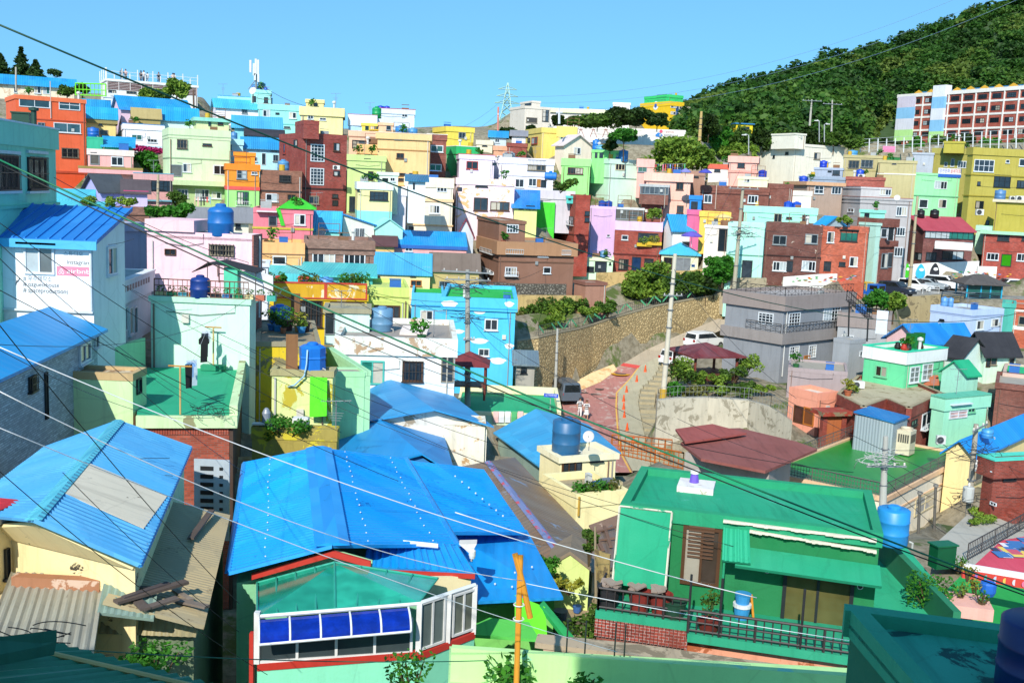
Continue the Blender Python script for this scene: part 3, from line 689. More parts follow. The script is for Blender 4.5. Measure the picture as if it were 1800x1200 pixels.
hh('lav','lavender cottage with a dark tiled roof below the pink balcony house','house',79,10,178,222,336,354,'b4b4f0',side=148,dep=5,roof='gf',hr=1.4,rc='3c444c')
hh('lav_b','lavender lean-to with pink trim and a rusty roof','house',79,8,219,259,337,358,'d4c4f4',dep=4,roof='gf',hr=1.0,rc='54484c',bands=[(336,.15,.1,'d83c80')])
hh('ltblue_c','flat pale blue sheet roofed house below the orange block','house',71,10,96,160,351,375,'8cd0d8',dep=6,roof='gf',hr=.75,rc='mt:58b4e4',wins=[])
hh('ltblue_d','low pale blue sheet roof in front of the first blue sheet roof','house',64,8,97,194,371,387,'5cacb8',dep=5,roof='gf',hr=.6,rc='mt:54b0dc',wins=[(151,373,177,380,'k4')])
hh('brown_t','low brown brick house with a flat roof garden','house',61,4,205,262,366,400,'br:8c5c4c',dep=5,ph=.3,wins=[(228,392,240,399,'k2')])
hh('greyshed','white shed with grey slab roof left of the big blue tank','shed',66,5,336,372,389,408,'dcd8c4',dep=5,roof='gf',hr=.9,rc='8c8c90',wins=[(345,391,354,400,'k1')])
hh('greyshed2','white shed with grey slab roof right of the big blue tank','shed',67,5,408,437,389,412,'e8e4d0',dep=5,roof='gf',hr=.9,rc='8c8c90',wins=[(414,393,423,402,'k1')])
hh('brick','tall dark red brick house with white gridded windows','house',89,22,533,610,233,392,'br:a4382c',side=491,dep=8,ph=.4,po=.02,rc='8a6a60',wins=[(546,253,570,285,'w4 5S'),(545,295,569,326,'w4 5S'),(586,251,597,266,'b1'),(586,300,597,308,'k2'),(543,344,560,359,'m2'),(584,341,594,348,'k1'),(584,352,594,362,'k1'),(517,246,523,257,'k1'),(498,253,502,270,'r1')],bands=[(331,.18,.05,'3c1814')])
hh('bricktow','square brick stair tower on the tall dark red brick house','stair tower',88.5,22,534,561,211,240,'br:a03428',side=519,dep=4,ph=.3,po=.02,ext=.2)
hh('orangegreen','small house painted orange above and lime green below','house',86,3,398,456,287,385,'f49420',side=395,dep=7,ph=.5,pc='f88c1c',rc='d88c40',split=(328,'a8f088'),wins=[(416,297,434,315,'s2 2'),(442,302,452,307,'w2'),(416,336,437,361,'g3 2P')],bands=[(330,.35,.06,'e85850'),(368,.2,.12,'7ce028')])
hh('orangetop','orange roof hut above the orange and lime house','hut',88,3,412,448,267,287,'f89820',dep=3,ph=.25,ext=.3)
hh('brn2','two storey brown brick house left of the tall red brick one','house',87,4,457,531,298,376,'br:9c6248',dep=7,ph=.4,po=.02,rc='8c8078',wins=[(491,308,511,320,'k4B'),(467,340,489,355,'w2'),(505,341,520,353,'b2')],bands=[(335,.15,.06,'2c1c18')])
hh('peachtop','pinkish tan house with a dark framed balcony window behind the curved fence','house',98,6,614,670,229,290,'f0c4a4',dep=5,wins=[(619,246,643,262,'k3 2'),(653,247,661,252,'k2')],bands=[(240,.1,.05,'c89478')])
hh('ytop','small yellow cabin on the roofs right of the tall brick house','cabin',103,6,636,669,216,232,'f4d85c',dep=3,ph=.2,wins=[(642,219,648,229,'gD1'),(650,217,666,229,'y3')])
hh('peachcab','peach cabin with a blue window beside two blue tanks','cabin',101,6,666,691,215,234,'f4c49c',dep=3,ph=.2,wins=[(679,218,687,229,'s1')])
hh('tancurve','sandy orange block with a scalloped terrace fence','house',95.5,6,629,672,253,292,'f4c484',dep=4,ph=.9)
hh('tan','large sand coloured house with rows of small windows','house',93,4,664,756,233,318,'f4c88c',dep=8,ph=.5,po=.2,coping='f6e4c4',rc='c0b49c',wins=[(694,239,706,246,'s2'),(734,240,746,247,'s2'),(697,269,710,279,'b2'),(700,304,713,309,'b3'),(719,304,731,310,'b3'),(700,313,713,318,'b3')],bands=[(262,.12,.06,'b08048')])
hh('olivegr','pale olive green house right of the tall brick house','house',91,5,611,678,271,345,'c8dc8c',dep=6,ph=.5,wins=[(641,271,651,279,'k2'),(647,301,656,318,'bD1'),(614,345,626,372,'k2')],bands=[(295,.1,.06,'64804c')])
hh('whitebox','white concrete box on the terrace of the olive green house','hut',88,3,664,700,302,322,'dcecdc',dep=3,ph=.2,wins=[(672,313,682,319,'k2'),(686,312,694,319,'w2')])
hh('mintwin','white and pale yellow house with a wide dark window','house',86,3,629,690,319,378,'f2e8a4',side=625,dep=6,pc='e4f4f0',ph=.6,wins=[(650,336,682,353,'k4'),(628,329,632,336,'k1')],split=(370,'8ce4dc'))
hh('balconyw','white stepped balcony block with an orange panel','house',89,3,682,714,327,352,'f0ecf4',dep=5,ph=.8,pc='f4f2f6',wins=[(684,326,712,334,'o1S:e09040')])
hh('cream_tall','tall cream house with orange trimmed window heads','house',91,3,712,797,310,420,'fbeed4',dep=7,ph=.9,pc='fbeed0',side=None,wins=[(768,318,786,338,'w3'),(720,360,730,369,'w2'),(755,360,773,376,'w3'),(719,398,727,408,'k1'),(752,405,772,414,'w3')],bands=[(350,.3,.12,'f8d0a0'),(394,.15,.12,'f4c890')])
hh('pinkrust','pale pink house streaked with orange rust','house',93,4,803,905,312,420,'wt:fbe4ee/f4c48c',side=797,dep=7,ph=.6,rc='d8c8c8',wins=[(803,329,812,336,'k1'),(833,347,857,371,'b2'),(862,354,895,371,'b3'),(836,318,857,329,'k2')])
hh('lilac','lilac house with a maroon window frame and red roof edge','house',97,5,808,869,271,315,'ece0f4',side=802,dep=6,coping='c85868',ph=.4,wins=[(820,283,840,298,'r2'),(865,286,873,291,'k2')])
hh('greypil','narrow grey white column of wall between the lilac and the white house','house',96.5,4,868,879,277,330,'d0d0dc',dep=6)
hh('white','broad white house with a wide barred window','house',95,4,878,974,276,345,'efeef8',dep=7,ph=.6,rc='b8b8b8',wins=[(928,281,959,301,'m4 2B'),(885,317,893,323,'k1'),(905,314,921,330,'w2'),(929,313,943,328,'w2'),(944,315,950,329,'oD1:e8a030'),(951,316,960,330,'k2')],bands=[(308,.1,.06,'b8b8c0')])
hh('yellow','bright yellow house with one grey window on the skyline','house',108,22,785,833,222,265,'f8dc58',side=762,dep=7,ph=.5,wins=[(806,232,818,244,'s2')],bands=[(227,.1,.06,'d0a838')])
hh('brickstrip','narrow reddish brick house beside the sand coloured house','house',99,5,752,785,236,310,'br:984838',dep=6,coping='f0e8e0',wins=[(757,255,779,268,'w2:3f7f78'),(755,288,776,301,'w2:3fa090')])
hh('green_ter','emerald green curved terrace house with a white roof edge','house',101,22,803,842,257,290,'1cb868',side=786,dep=5,ph=.8,coping='e8f4ec',rc='30c080')
hh('yelchapel','yellow house with an arched maroon band and a green railing','house',108,15,953,984,224,275,'f2d874',side=924,dep=7,ph=.6,wins=[(935,242,945,253,'r2'),(928,243,932,249,'k1')])
hh('yelscal','yellow house with a scalloped parapet and square red tiles','house',107,6,980,1014,222,262,'f8dc74',dep=6,ph=1.3,wins=[(985,240,1008,251,'l4')])
hh('redroofs','maroon house with a railed roof terrace left of the yellow house','house',106,5,892,926,252,285,'br:a84434',dep=5,ph=.3,coping='8c2c2c')
hh('creamgab','cream gabled house with a twin white window','house',103,30,992,1040,254,282,'f6e6d0',side=976,dep=8,roof='gs',hr=1.3,rc='e0d0cc',oh=.4,wins=[(1009,259,1020,272,'w2')])
hh('lime','lime green house with a reddish brown window','house',98,4,988,1038,278,332,'a4f08c',dep=6,ph=.8,wins=[(998,294,1025,307,'b5')],bands=[(287,.12,.06,'60b858')])
hh('mintgrey','pale mint house with blue tank in front of its blank wall','house',99,24,1072,1138,279,345,'d4f0dc',side=1037,dep=7,ph=.5,rc='b0c8b8',wins=[(1082,283,1098,300,'c3')],bands=[(313,.1,.05,'5c8870')])
hh('limetop','lime green hut between the cream gable and the flat topped tree','hut',100,6,1041,1091,263,280,'90e888',dep=3,ph=.2,wins=[(1046,264,1050,278,'bD1'),(1054,265,1060,278,'kD1')])
hh('pink_sun','salmon pink house with a grey glazed sun room','house',97,4,1137,1215,303,395,'fcc4b0',dep=7,ph=.9,po=.3,rc='e0b8a8',wins=[(1189,321,1201,334,'b2'),(1190,361,1201,375,'b3')],bands=[(350,.1,.05,'d09484')])
hh('sunroom','grey glazed sun room above a brown brick box','sun room',95.5,4,1125,1176,323,357,'br:8c5040',dep=2,ext=.1,terr=False,ph=.2,pc='b8bcbc',rc='c8ccd0',wins=[(1126,325,1175,343,'s6 1S:5c6c78')])
hh('pinkcub','small pink block with hanging towels above the mint house','hut',98,4,1121,1150,279,305,'f4b8ac',dep=3,ph=.9,wins=[(1122,288,1137,303,'s2:70b0a0')])
hh('pinkfar','pink house with a cornice behind the blue parasol','house',101,5,1283,1332,274,330,'f8b8a8',dep=6,ph=.7,po=.2,wins=[(1297,282,1309,295,'k2')],bands=[(301,.3,.12,'f0a090')])
hh('creambox','low cream house with a twin white window below the pink one','house',96,5,1298,1350,310,328,'f2ecc0',dep=4,ph=.2,wins=[(1308,313,1318,321,'w2')])
hh('whitebig','large plain white stepped building in front of the wooded hill','building',130,28,1397,1485,252,330,'f4eedc',side=1329,dep=9,ph=.3,wins=[(1431,268,1441,281,'m1'),(1381,267,1386,272,'k1'),(1359,273,1362,278,'k1')])
hh('whitetow','taller white block rising from the large white building','stair tower',129,28,1398,1417,234,256,'f4eedc',side=1357,dep=5,ph=.15,ext=.5)
hh('khaki','khaki apartment house with barred windows','house',119,6,1484,1560,272,325,'bcb080',dep=8,ph=.3,rc='a8a480',wins=[(1492,282,1510,297,'m3B'),(1514,281,1534,295,'s3B')],bands=[(299,.1,.06,'a89c60')])
hh('khaki2','khaki house with a white ledge and round vent','house',115,6,1545,1612,281,350,'c0b482',dep=8,ph=.3,wins=[(1568,282,1576,290,'m1S')],bands=[(305,.15,.06,'f4f0e0')])
hh('greysign','pale grey block with a small shop sign beside the khaki houses','building',122,6,1605,1642,268,300,'b4bcc8',dep=5,ph=.2)
hh('green_sign','mint green house with a white framed triangular window and rooftop banner','house',115,6,1605,1688,303,388,'9ce8ac',side=1600,dep=7,ph=.2,rc='80d090',wins=[(1616,350,1630,366,'w1'),(1650,350,1663,366,'w1'),(1643,318,1664,333,'w4')],bands=[(343,.15,.12,'70b888')])
hh('olivedark','dark olive building with a sloping roof line','building',122,8,1640,1720,260,370,'a49c4c',dep=7,ph=.8,wins=[(1684,283,1702,296,'w4'),(1660,285,1665,293,'w1'),(1672,279,1677,293,'w1'),(1658,250,1664,260,'w2')])
hh('oliverf','mustard roof box on the dark olive building','stair box',120,8,1660,1696,248,263,'b8ac40',dep=3,ph=.2,ext=.5)
hh('olive','large mustard yellow apartment building at the right edge','apartment building',112,8,1712,1840,259,410,'b8aa48',side=1702,dep=9,ph=.9,po=.15,rc='a89c50',wins=[(1713,280,1746,303,'w4 2'),(1768,281,1774,287,'w1'),(1792,279,1812,293,'w2'),(1748,307,1775,330,'k3 2'),(1788,317,1806,331,'k3'),(1718,319,1723,326,'k1'),(1715,353,1728,367,'k1'),(1755,354,1775,367,'k1'),(1780,352,1815,367,'m1:50606c'),(1733,387,1738,396,'k1')],bands=[(307,.15,.12,'9c8c20'),(344,.15,.12,'9c8c20')])
hh('oliveann','mustard annex with a flat canopy in front of the apartment building','annex',107,8,1751,1840,350,405,'b4a840',dep=4,ph=.25,po=.4,pc='d8ccb0')
hh('hospital','bright yellow hospital with a green roof edge and dark lettering','hospital',205,30,1178,1202,178,222,'f8c80c',side=1126,dep=16,ph=1.0,pc='f8c80c',wins=[(1179,183,1189,190,'w2'),(1179,196,1188,202,'w2'),(1194,187,1201,193,'w2'),(1194,199,1201,205,'w2'),(1194,211,1201,217,'w2'),(1188,185,1192,208,'s1S:3f70b0')])
hh('hosp_top','green and yellow penthouse on the yellow hospital','penthouse',208,30,1176,1201,166,182,'30d070',side=1133,dep=12,ph=.6,wins=[(1155,167,1172,170,'k4')])
hh('hall','long white civic hall with a curved roof and window bands','civic hall',175,6,968,1080,190,226,'ece4dc',dep=9,ph=.8,po=.5,pc='e8ecc0',wins=[(1009,191,1074,197,'w9 1:5c8c8c'),(1009,204,1022,211,'w3:5c8c8c'),(1024,206,1038,210,'k3'),(1041,206,1061,211,'w4:5c8c8c')])
hh('hall2','white block with a roof box at the right end of the civic hall','civic hall',174,8,1078,1108,180,226,'f0e8e0',dep=8,ph=.4,wins=[(1080,195,1096,200,'s4')])
hh('church','stepped beige stone church with a glazed corner','church',165,22,923,968,186,242,'e8dccc',side=897,dep=10,ph=.4,wins=[(925,206,944,217,'m1:7a6e60'),(954,189,964,214,'k2 3:6c7c88'),(924,221,928,227,'k1')])
hh('church_top','low beige upper storey of the stepped church','church',168,22,935,950,177,192,'e8dccc',side=915,dep=6,ph=.3,wins=[(923,181,934,184,'k3')])
hh('longwall','long white retaining wall with a wave and sun emblem','wall',148,5,1010,1205,222,247,'eeece6',dep=2,ph=.3,po=.05)
sw=[]
for fi,(yl,yr)in enumerate(((177,156),(199,180),(220,201))):
 for(xa,xb)in((1612,1630),(1662,1679),(1695,1712),(1718,1736),(1753,1772),(1777,1796),(1812,1828)):
  f=(xa-1600)/200;y=yl+(yr-yl)*f+2;sw.append((xa,y,xb,y+10.5,'k4 1'))
 sw.append((1588,[184,205,226][fi],1597,[190,211,232][fi],'w2'))
hh('school','four storey red brick school with white floor bands','school',190,-62,1580,1850,147,246,'br:b8503c/b09080',dep=12,ph=.8,po=.3,pc='f0ece4',near='r',bands=[(171,.5,.12,'f0ece4'),(195,.5,.12,'f0ece4'),(221,.5,.12,'f0ece4')])
sh_=H['school']
for k in range(4):
 zc_=sh_.H-2.0-3.0*k
 for j in range(11):
  a_=sh_.W-2.2-j*4.2
  if a_<2.5:break
  if 1:window(sh_.r,sh_.A,sh_.u,sh_.n,a_-1.5,a_+1.1,zc_-.6,zc_+.6,'k4 2S')
b=MB()
for j in range(12):a_=sh_.W-.1-j*4.2;b.box(sh_.A,sh_.u,UP,sh_.n,a_-.14,a_+.14,0,sh_.H-.4,.004,.28)if a_>1 else None
b.build('column',MT('f0ece4'),sh_.r)
ta=sh_.loc(1640,200)[0];tb=sh_.loc(1662,200)[0]
for k,c in enumerate(('f0f0f4','8cc8f0','e8ecf4','8cc8f0','b8ec98')):b=MB();b.box(sh_.A,sh_.u,UP,sh_.n,ta,tb,sh_.H+1.6-3*k-3,sh_.H+1.6-3*k,-1.5,.9);b.build('tower_panel',MT(c),sh_.r)
te=sh_.loc(1608,200)[0]
for k,c in enumerate(('d8d0e0','8cc8f0','e0e4f0','b8ec98')):b=MB();b.box(sh_.A,sh_.u,UP,sh_.n,.0,te,sh_.H-.6-3*k-3,sh_.H-.6-3*k,.002,.32);b.build('end_panel',MT(c),sh_.r)
b=MB()
for j in range(10):a_=sh_.W-3-j*4.2;b.prism([sh_.g(a_-1.8,1,sh_.H),sh_.g(a_+1.8,1,sh_.H),sh_.g(a_,1,sh_.H+1.0)],sh_.v*.2)
b.build('roof_pediment',MT('e8b030'),sh_.r);b=MB();b.box(sh_.A,sh_.u,UP,sh_.n,te,sh_.W,sh_.H+.01,sh_.H+.5,-1.6,-1.4);b.build('roof_fence',MT('2c7cb0'),sh_.r)
MAPX=False
MAPX=True
#  right middle slope
hh('brn_r','wide brown brick house with two white windows below the parasol terrace','house',95,4,1232,1353,325,395,'br:8c4430',dep=7,ph=.5,po=.04,rc='98908c',wins=[(1238,342,1251,357,'w2'),(1315,343,1332,358,'w3')],bands=[(339,.12,.05,'4c2018')],pipes=[(1260,325,368,'d8c0b0')])
hh('brn_r2','brick house with a white terrace edge right of the wide brown one','house',97,4,1346,1395,322,360,'br:8a4434',dep=6,ph=.5,po=.04,wins=[(1320,343,1331,357,'w2')])
hh('terrw','white walled terrace block in front of the large white building','house',101,5,1371,1427,334,350,'f4f0e4',dep=4,ph=.5)
hh('greyblue','low grey blue house with one dark window behind the blue tanks','house',113,5,1405,1487,309,325,'98a8bc',dep=5,ph=.3,wins=[(1455,300,1462,304,'k1')])
hh('greyblue2','grey blue upper block with a square window','house',114,5,1432,1482,294,312,'a4b0c4',dep=4,ph=.2,wins=[(1464,297,1476,308,'k1')])
hh('tanbrn','taupe house with two white gridded windows','house',105,12,1420,1482,319,372,'b09888',side=1382,dep=7,ph=.35,po=.3,pc='d8a880',wins=[(1432,326,1447,341,'w2 2'),(1462,328,1478,342,'w3')])
hh('redlow','low red brick parapet house with a blue tank','house',109,5,1488,1556,310,330,'br:b85848',dep=4,ph=.3)
hh('grey_up','pale grey upper storey with a red roof line and four pane window','house',104,6,1514,1566,328,350,'c8c4c4',side=1477,dep=6,ph=.15,coping='b85848',wins=[(1547,330,1566,344,'w4')])
hh('grey_t','tall grey house with stacked white gridded windows and a red roof line','house',102,6,1513,1604,346,465,'b8b4b4',side=1477,dep=7,ph=.2,coping='b06050',wins=[(1491,366,1501,373,'w2'),(1576,363,1593,380,'w4'),(1573,399,1590,415,'w4'),(1568,434,1586,451,'w4')],bands=[(357,.1,.05,'807c7c')])
hh('mintdark','mint green roof cabin in front of the tall grey house','cabin',96,6,1513,1556,368,392,'88d8c4',dep=4,ph=.25,po=.15,wins=[(1520,371,1528,382,'kD1')])
hh('brick_n','narrow house with a mint side and dark brick front with jutting balconies','house',94,30,1548,1577,384,490,'br:8c4434',side=1513,dep=6,ph=.9,po=.25,wins=[(1549,401,1558,418,'w1'),(1561,398,1570,424,'w1'),(1550,445,1559,471,'s2'),(1561,444,1568,470,'s1')],bands=[(428,.75,.3,'br:8c4434')])
hh('mint_t','mint green side wall of the narrow brick house','house',93.2,30,1541,1549,392,492,'bce4d4',side=1512,dep=6,ph=.2)
hh('mint_w','wide mint green flat house with a big blue tank','house',93.5,4,1309,1437,362,400,'a8f0d8',dep=7,ph=.6,coping='c8f8ec',rc='90c8b8',wins=[(1361,375,1374,391,'m2'),(1382,381,1392,385,'b2'),(1410,376,1422,391,'m2')])
hh('brn_spot','dark brown brick house splashed with pale patches above the car park','house',88,5,1346,1447,391,500,'br:703428/9a8a80/c8b8a8',dep=7,ph=.8,po=.04,rc='98a8a0',wins=[(1359,413,1382,431,'s2'),(1416,411,1437,429,'s2'),(1359,459,1382,477,'w4'),(1383,458,1393,478,'kD1'),(1410,458,1433,477,'w4')],bands=[(448,.12,.08,'2c1410')])
hh('orangebr','orange brick house with green glazed balcony above the car park','house',87,4,1445,1527,397,484,'br:d0603c',dep=7,ph=.5,po=.04,wins=[(1455,407,1466,427,'w1'),(1478,404,1507,425,'k3 1h:2f8f80'),(1449,459,1460,477,'k2B'),(1494,451,1507,469,'w1'),(1475,460,1486,468,'k2')])
hh('bluetri','blue sheet roof peak behind the orange brick house','hut',89.5,30,1450,1482,395,403,'a0b0b8',side=1436,dep=5,roof='gs',hr=.9,rc='mt:1f8ae8',ext=.4)
hh('mint_l','tall mint house with a dark door left of the spotted brick house','house',84,4,1281,1345,391,508,'b8f0dc',dep=7,ph=.3,po=.05,wins=[(1305,457,1321,489,'kD1')],bands=[(447,.12,.05,'5c9880')])
hh('yelhut','yellow house corner with a cream canopy beside the blue parasol house','house',90,5,1231,1284,371,400,'f8cc58',dep=4,ph=.5,wins=[(1255,384,1262,389,'k1')])
hh('cream_al','cream wall and dark gateway next to the mint house','house',86,5,1240,1283,395,450,'f4e8dc',dep=3,ph=.2,wins=[(1264,402,1281,442,'kD2')])
hh('mag','magenta fenced balcony between salmon and brown brick houses','house',92.5,5,1209,1232,368,395,'d86898',dep=3,ph=.5)
hh('bluebal','bright blue balcony surround between salmon and brick houses','balcony',93,5,1213,1234,343,370,'2088d8',dep=3,ph=.4,wins=[(1215,354,1226,368,'k1')])
hh('redglass','brick house with a green glass gallery under a red roof','house',105,5,1625,1712,404,470,'br:844440',side=1600,dep=6,roof='shed',hr=1.6,rc='b04050',oh=.3,wins=[(1626,405,1711,422,'k9 1S:2f9f88'),(1609,443,1620,458,'k2'),(1628,443,1645,458,'k3'),(1657,440,1693,457,'k3')])
hh('redglbal','white balcony box jutting from the green glass gallery house','balcony',103,5,1644,1710,424,437,'e8ece8',dep=2,ph=.5,po=.02,ext=0,terr=False)
hh('redright','bright red brick house with a lime green door at the right edge','house',105,5,1731,1850,405,475,'br:b8402c',dep=6,ph=.3,pc='a8e0b8',po=.5,wins=[(1754,411,1774,424,'k2'),(1797,411,1820,424,'k2'),(1735,444,1755,458,'w3'),(1761,446,1777,469,'kD1:5cf020'),(1788,445,1812,460,'w3')])
hh('mintpar','mint roof wall behind the bright red brick house','house',108,5,1717,1850,396,408,'b8e8c8',dep=4,ph=.6)
MAPX=False
hh('ltblue','pale blue flat roofed house with two small dark windows','house',80,35,1711,1765,545,615,'c0d4f4',side=1637,dep=7,ph=.6,rc='a0a09c',po=.03,wins=[(1717,563,1728,579,'w1'),(1743,560,1754,574,'w1'),(1652,560,1660,564,'k1')],bands=[(556,.1,.05,'8ca0c4')])
hh('tealwall','teal rendered wall beside the pale blue house','house',83,20,1764,1785,532,600,'48b0a0',dep=4,ph=.3)
hh('oran_r','orange brick house with white stone courses at the right edge','house',84,10,1781,1850,533,605,'br:d46038',dep=5,ph=.3,wins=[(1791,555,1815,573,'m1')],bands=[(575,.4,.03,'f0e4dc'),(545,.2,.03,'f0e4dc')])
hh('bluegab','pink walled house with a bright blue gable roof','house',73.5,28,1620,1672,603,620,'f4c8c8',side=1559,dep=7,roof='gf',hr=1.3,rc='mt:1878e0',oh=.35)
hh('bluegab2','second smaller blue gable roof touching the pale blue house','house',77,25,1668,1703,592,612,'f4c4cc',side=1640,dep=6,roof='gf',hr=1.0,rc='mt:1c7ce0',oh=.3)
hh('blackr','white house under a black tiled roof','house',72,16,1733,1787,618,660,'d4f0dc',side=1700,dep=7,roof='gf',hr=1.4,rc='24242c',oh=.4,wins=[(1742,624,1751,641,'m1'),(1774,626,1782,640,'m1'),(1734,628,1740,645,'bD1')])
hh('blackr2','low white gabled house with a black roof verge','house',71,35,1690,1735,628,672,'d8ece0',side=1655,dep=6,roof='gs',hr=1.4,rc='28282e',oh=.3)
hh('grnroof_a','small house with a green sheet roof behind the mint house','house',66.5,30,1700,1720,660,690,'a8e8d0',side=1656,dep=5,roof='gf',hr=.9,rc='12a878',oh=.2)
hh('turq','green painted house with a white roof band and shuttered windows','house',67,38,1594,1663,619,690,'68d89c',side=1521,dep=7,ph=.85,pc='f2f4f0',po=.12,rc='10b070',coping='28d8a8',wins=[(1600,645,1614,671,'w2 3:c8d0d0'),(1622,640,1637,667,'w2 3:c8d0d0'),(1540,641,1559,664,'l2:3c3020')])
hh('brick_yd','brick brown house with a dark flat parapet at the right edge','house',64,20,1752,1850,672,745,'br:8c4a38',dep=6,ph=.3,wins=[])
hh('greenr_r','house with a green painted roof at the right edge','house',68,10,1765,1850,655,690,'d4b8a8',dep=6,ph=.2,rc='18b878')
hh('mintlow','mint house with pink shutters and an outside stair','house',61,30,1662,1740,700,790,'a4ecc8',side=1640,dep=7,ph=.8,rc='20b080',wins=[(1670,712,1699,733,'w2 4h:e8c0b8'),(1703,697,1713,724,'l2')],bands=[(700,.15,.1,'60c0a0')])
hh('salmon','salmon rendered house with two brown doors','house',63.5,32,1437,1474,691,755,'f4a488',side=1388,dep=6,ph=.5,po=.02,rc='e4d8c8',wins=[(1397,711,1412,745,'bD1:6c3c30'),(1414,714,1430,750,'oD1:c87848')])
hh('taupe','blank taupe wall below the grey house','house',69,15,1386,1490,645,690,'ac9c9c',dep=5,ph=.2,po=.02)
hh('greywing','grey clad low wing beside the big grey house','house',72,35,1494,1522,598,665,'a4a8ac',side=1466,dep=6,ph=.2,po=.02,wins=[(1511,617,1519,626,'w2')])
hh('greyback','long grey rear wing of the grey house','house',80,12,1475,1566,548,630,'a8acb0',dep=6,ph=1.2,pc='948884',wins=[(1480,588,1500,600,'w4')])
hh('grey','large grey corner building with brown bands and railings','house',76,42,1380,1500,521,668,'90949a',side=1278,dep=9,ph=1.15,po=.25,pc='9a8c86',rc='b0a8a4',wins=[(1334,548,1359,572,'w4 4S'),(1387,550,1405,572,'w4 4S'),(1448,541,1475,563,'w6 4S'),(1388,609,1403,631,'w4 4S'),(1422,607,1433,628,'w3 4S'),(1413,625,1422,644,'oD1:c08848')],bands=[(595,.95,.25,'98908c')],pipes=[(1383,540,660)])
hh('porch','grey porch wall of the big grey building by the road','porch',79,42,1302,1340,588,630,'a0a4a8',side=1278,dep=4,ph=.3)
hh('brown','brown clad corner house with pale brown bands and white windows','house',88,14,878,1010,424,505,'8c6450',side=843,dep=9,ph=1.2,po=.3,pc='b08460',rc='988474',wins=[(850,433,869,446,'w2P'),(848,470,868,481,'w2P'),(890,429,917,445,'w4 2P'),(888,469,908,484,'w4P'),(946,437,963,452,'w4'),(988,432,1000,446,'w2P'),(955,469,968,481,'w1')],bands=[(459,.12,.06,'70503c')])
hh('browntop','brown roof room with a white window on the brown corner house','roof room',88.5,14,878,924,387,410,'8c6450',side=840,dep=5,ph=.2,po=.1,ext=.8,wins=[(891,394,911,410,'w4 2S')])
hh('brnsmall','small light brown rendered outbuilding by the garden','outbuilding',87,22,1030,1066,496,530,'b0806a',side=1010,dep=4,ph=.2,po=.1,pc='8c5c4c')
MAPX=True
hh('greenwin','pale green house with a blue flat roof and barred door','house',91,4,1005,1078,450,500,'d4f8d4',dep=6,ph=.3,pc='e4f4c8',rc='4fb0ec',wins=[(1017,451,1029,460,'k2'),(1032,468,1044,478,'k1'),(1046,459,1066,479,'kD3'),(1071,461,1074,465,'k1')])
hh('purple','tall lilac wall joined to a sun room terrace','house',94.5,4,1038,1083,362,440,'dcb8e0',dep=6,ph=.2,po=.02,pc='e8c8ec',rc='d0b0d0',wins=[(1067,412,1072,416,'w1')])
hh('redflower','red brick house with a yellow flower box and white lilac parapet','house',93.5,4,1082,1165,388,478,'br:ac3c28',dep=6,ph=.95,po=.05,pc='e8c8ec',wins=[(1093,413,1104,422,'w1'),(1122,409,1156,428,'k3'),(1088,455,1104,474,'k3B'),(1111,451,1126,476,'kD1:204c80'),(1133,454,1148,468,'k3B')],bands=[(446,.18,.08,'5c1810')])
hh('sunterr','glazed terrace with curtained panes above the lilac parapet','sun room',94.6,4,1081,1132,364,392,'8c8c84',dep=3,ph=.12,po=.1,pc='d8d8d4',ext=.2,wins=[(1082,367,1131,387,'s5 1S:8c8c84')])
hh('brickpl','brick back wall with planting behind the glazed terrace','house',96,4,1128,1166,354,392,'br:9c4434',dep=4,ph=.3,wins=[(1145,370,1160,385,'k2')])
hh('para_h','white cottage with a plain blue roof and a patio under a purple parasol','house',92,16,1183,1245,401,460,'f4f0ec',side=1168,dep=6,roof='gf',hr=1.5,rc='mt:1888e0',oh=.35,wins=[(1231,403,1239,408,'m1'),(1199,424,1215,436,'s1')])
hh('blueyel','pale yellow house with a light blue hip roof and grey shutter door','house',89,6,1163,1228,446,485,'f4f4c8',dep=5,roof='hip',hr=1.3,rc='mt:4fb0f0',oh=.3,wins=[(1167,452,1181,472,'b2B'),(1189,452,1213,478,'s2D:b0b8c0'),(1215,464,1222,470,'w1:3070c0')])
hh('brick_c','red brick house with a dark bay window right of the vivid green wall','house',89.5,12,1013,1038,342,440,'br:b83c24',side=975,dep=7,ph=.4,po=.03,wins=[(980,377,1008,395,'k4 1P'),(1028,371,1036,379,'k1'),(1028,382,1036,390,'k1')],bands=[(413,.12,.05,'64180c')])
hh('greenw','plain vivid green wall block','house',91,6,943,976,355,403,'48d834',dep=5,ph=.1,po=.01)
hh('greybar','grey parapet roof terrace behind the vivid green wall','house',92,4,927,1010,333,362,'d4ccd4',dep=5,ph=.9)
hh('turqcub','turquoise cabin on the terrace above the red brick house','cabin',90.5,4,996,1014,344,356,'50c8c0',dep=2.5,ph=.15,wins=[(999,345,1004,352,'k1')],ext=0.1)
hh('blueroof_c','pale yellow house under a steep bright blue sheet roof','house',88,6,904,944,364,395,'e8f098',dep=5,roof='shed',hr=1.7,rc='mt:1478e0',wins=[(912,364,920,369,'k1'),(925,361,940,368,'k3')])
hh('blueaw','white hut with a small dark blue awning roof','hut',84,4,718,748,318,336,'e8f0f4',dep=3,roof='shed',hr=.5,rc='mt:2468a8',wins=[(726,322,729,333,'k1')])
MAPX=False
hh('aqualow','pale aqua gabled house below the pale yellow house','house',84,20,660,708,402,425,'b4f0e4',side=640,dep=6,roof='gs',hr=.9,rc='98e4dc',oh=.15)
hh('blueshd','white cabin with a tilted bright blue roof and paired windows','cabin',83,25,603,658,395,418,'f0f4e4',side=592,dep=5,roof='shedl',hr=.9,rc='mt:1478dc',oh=.2,wins=[(624,401,631,417,'w2'),(632,401,640,417,'w2'),(593,396,600,415,'s1')])
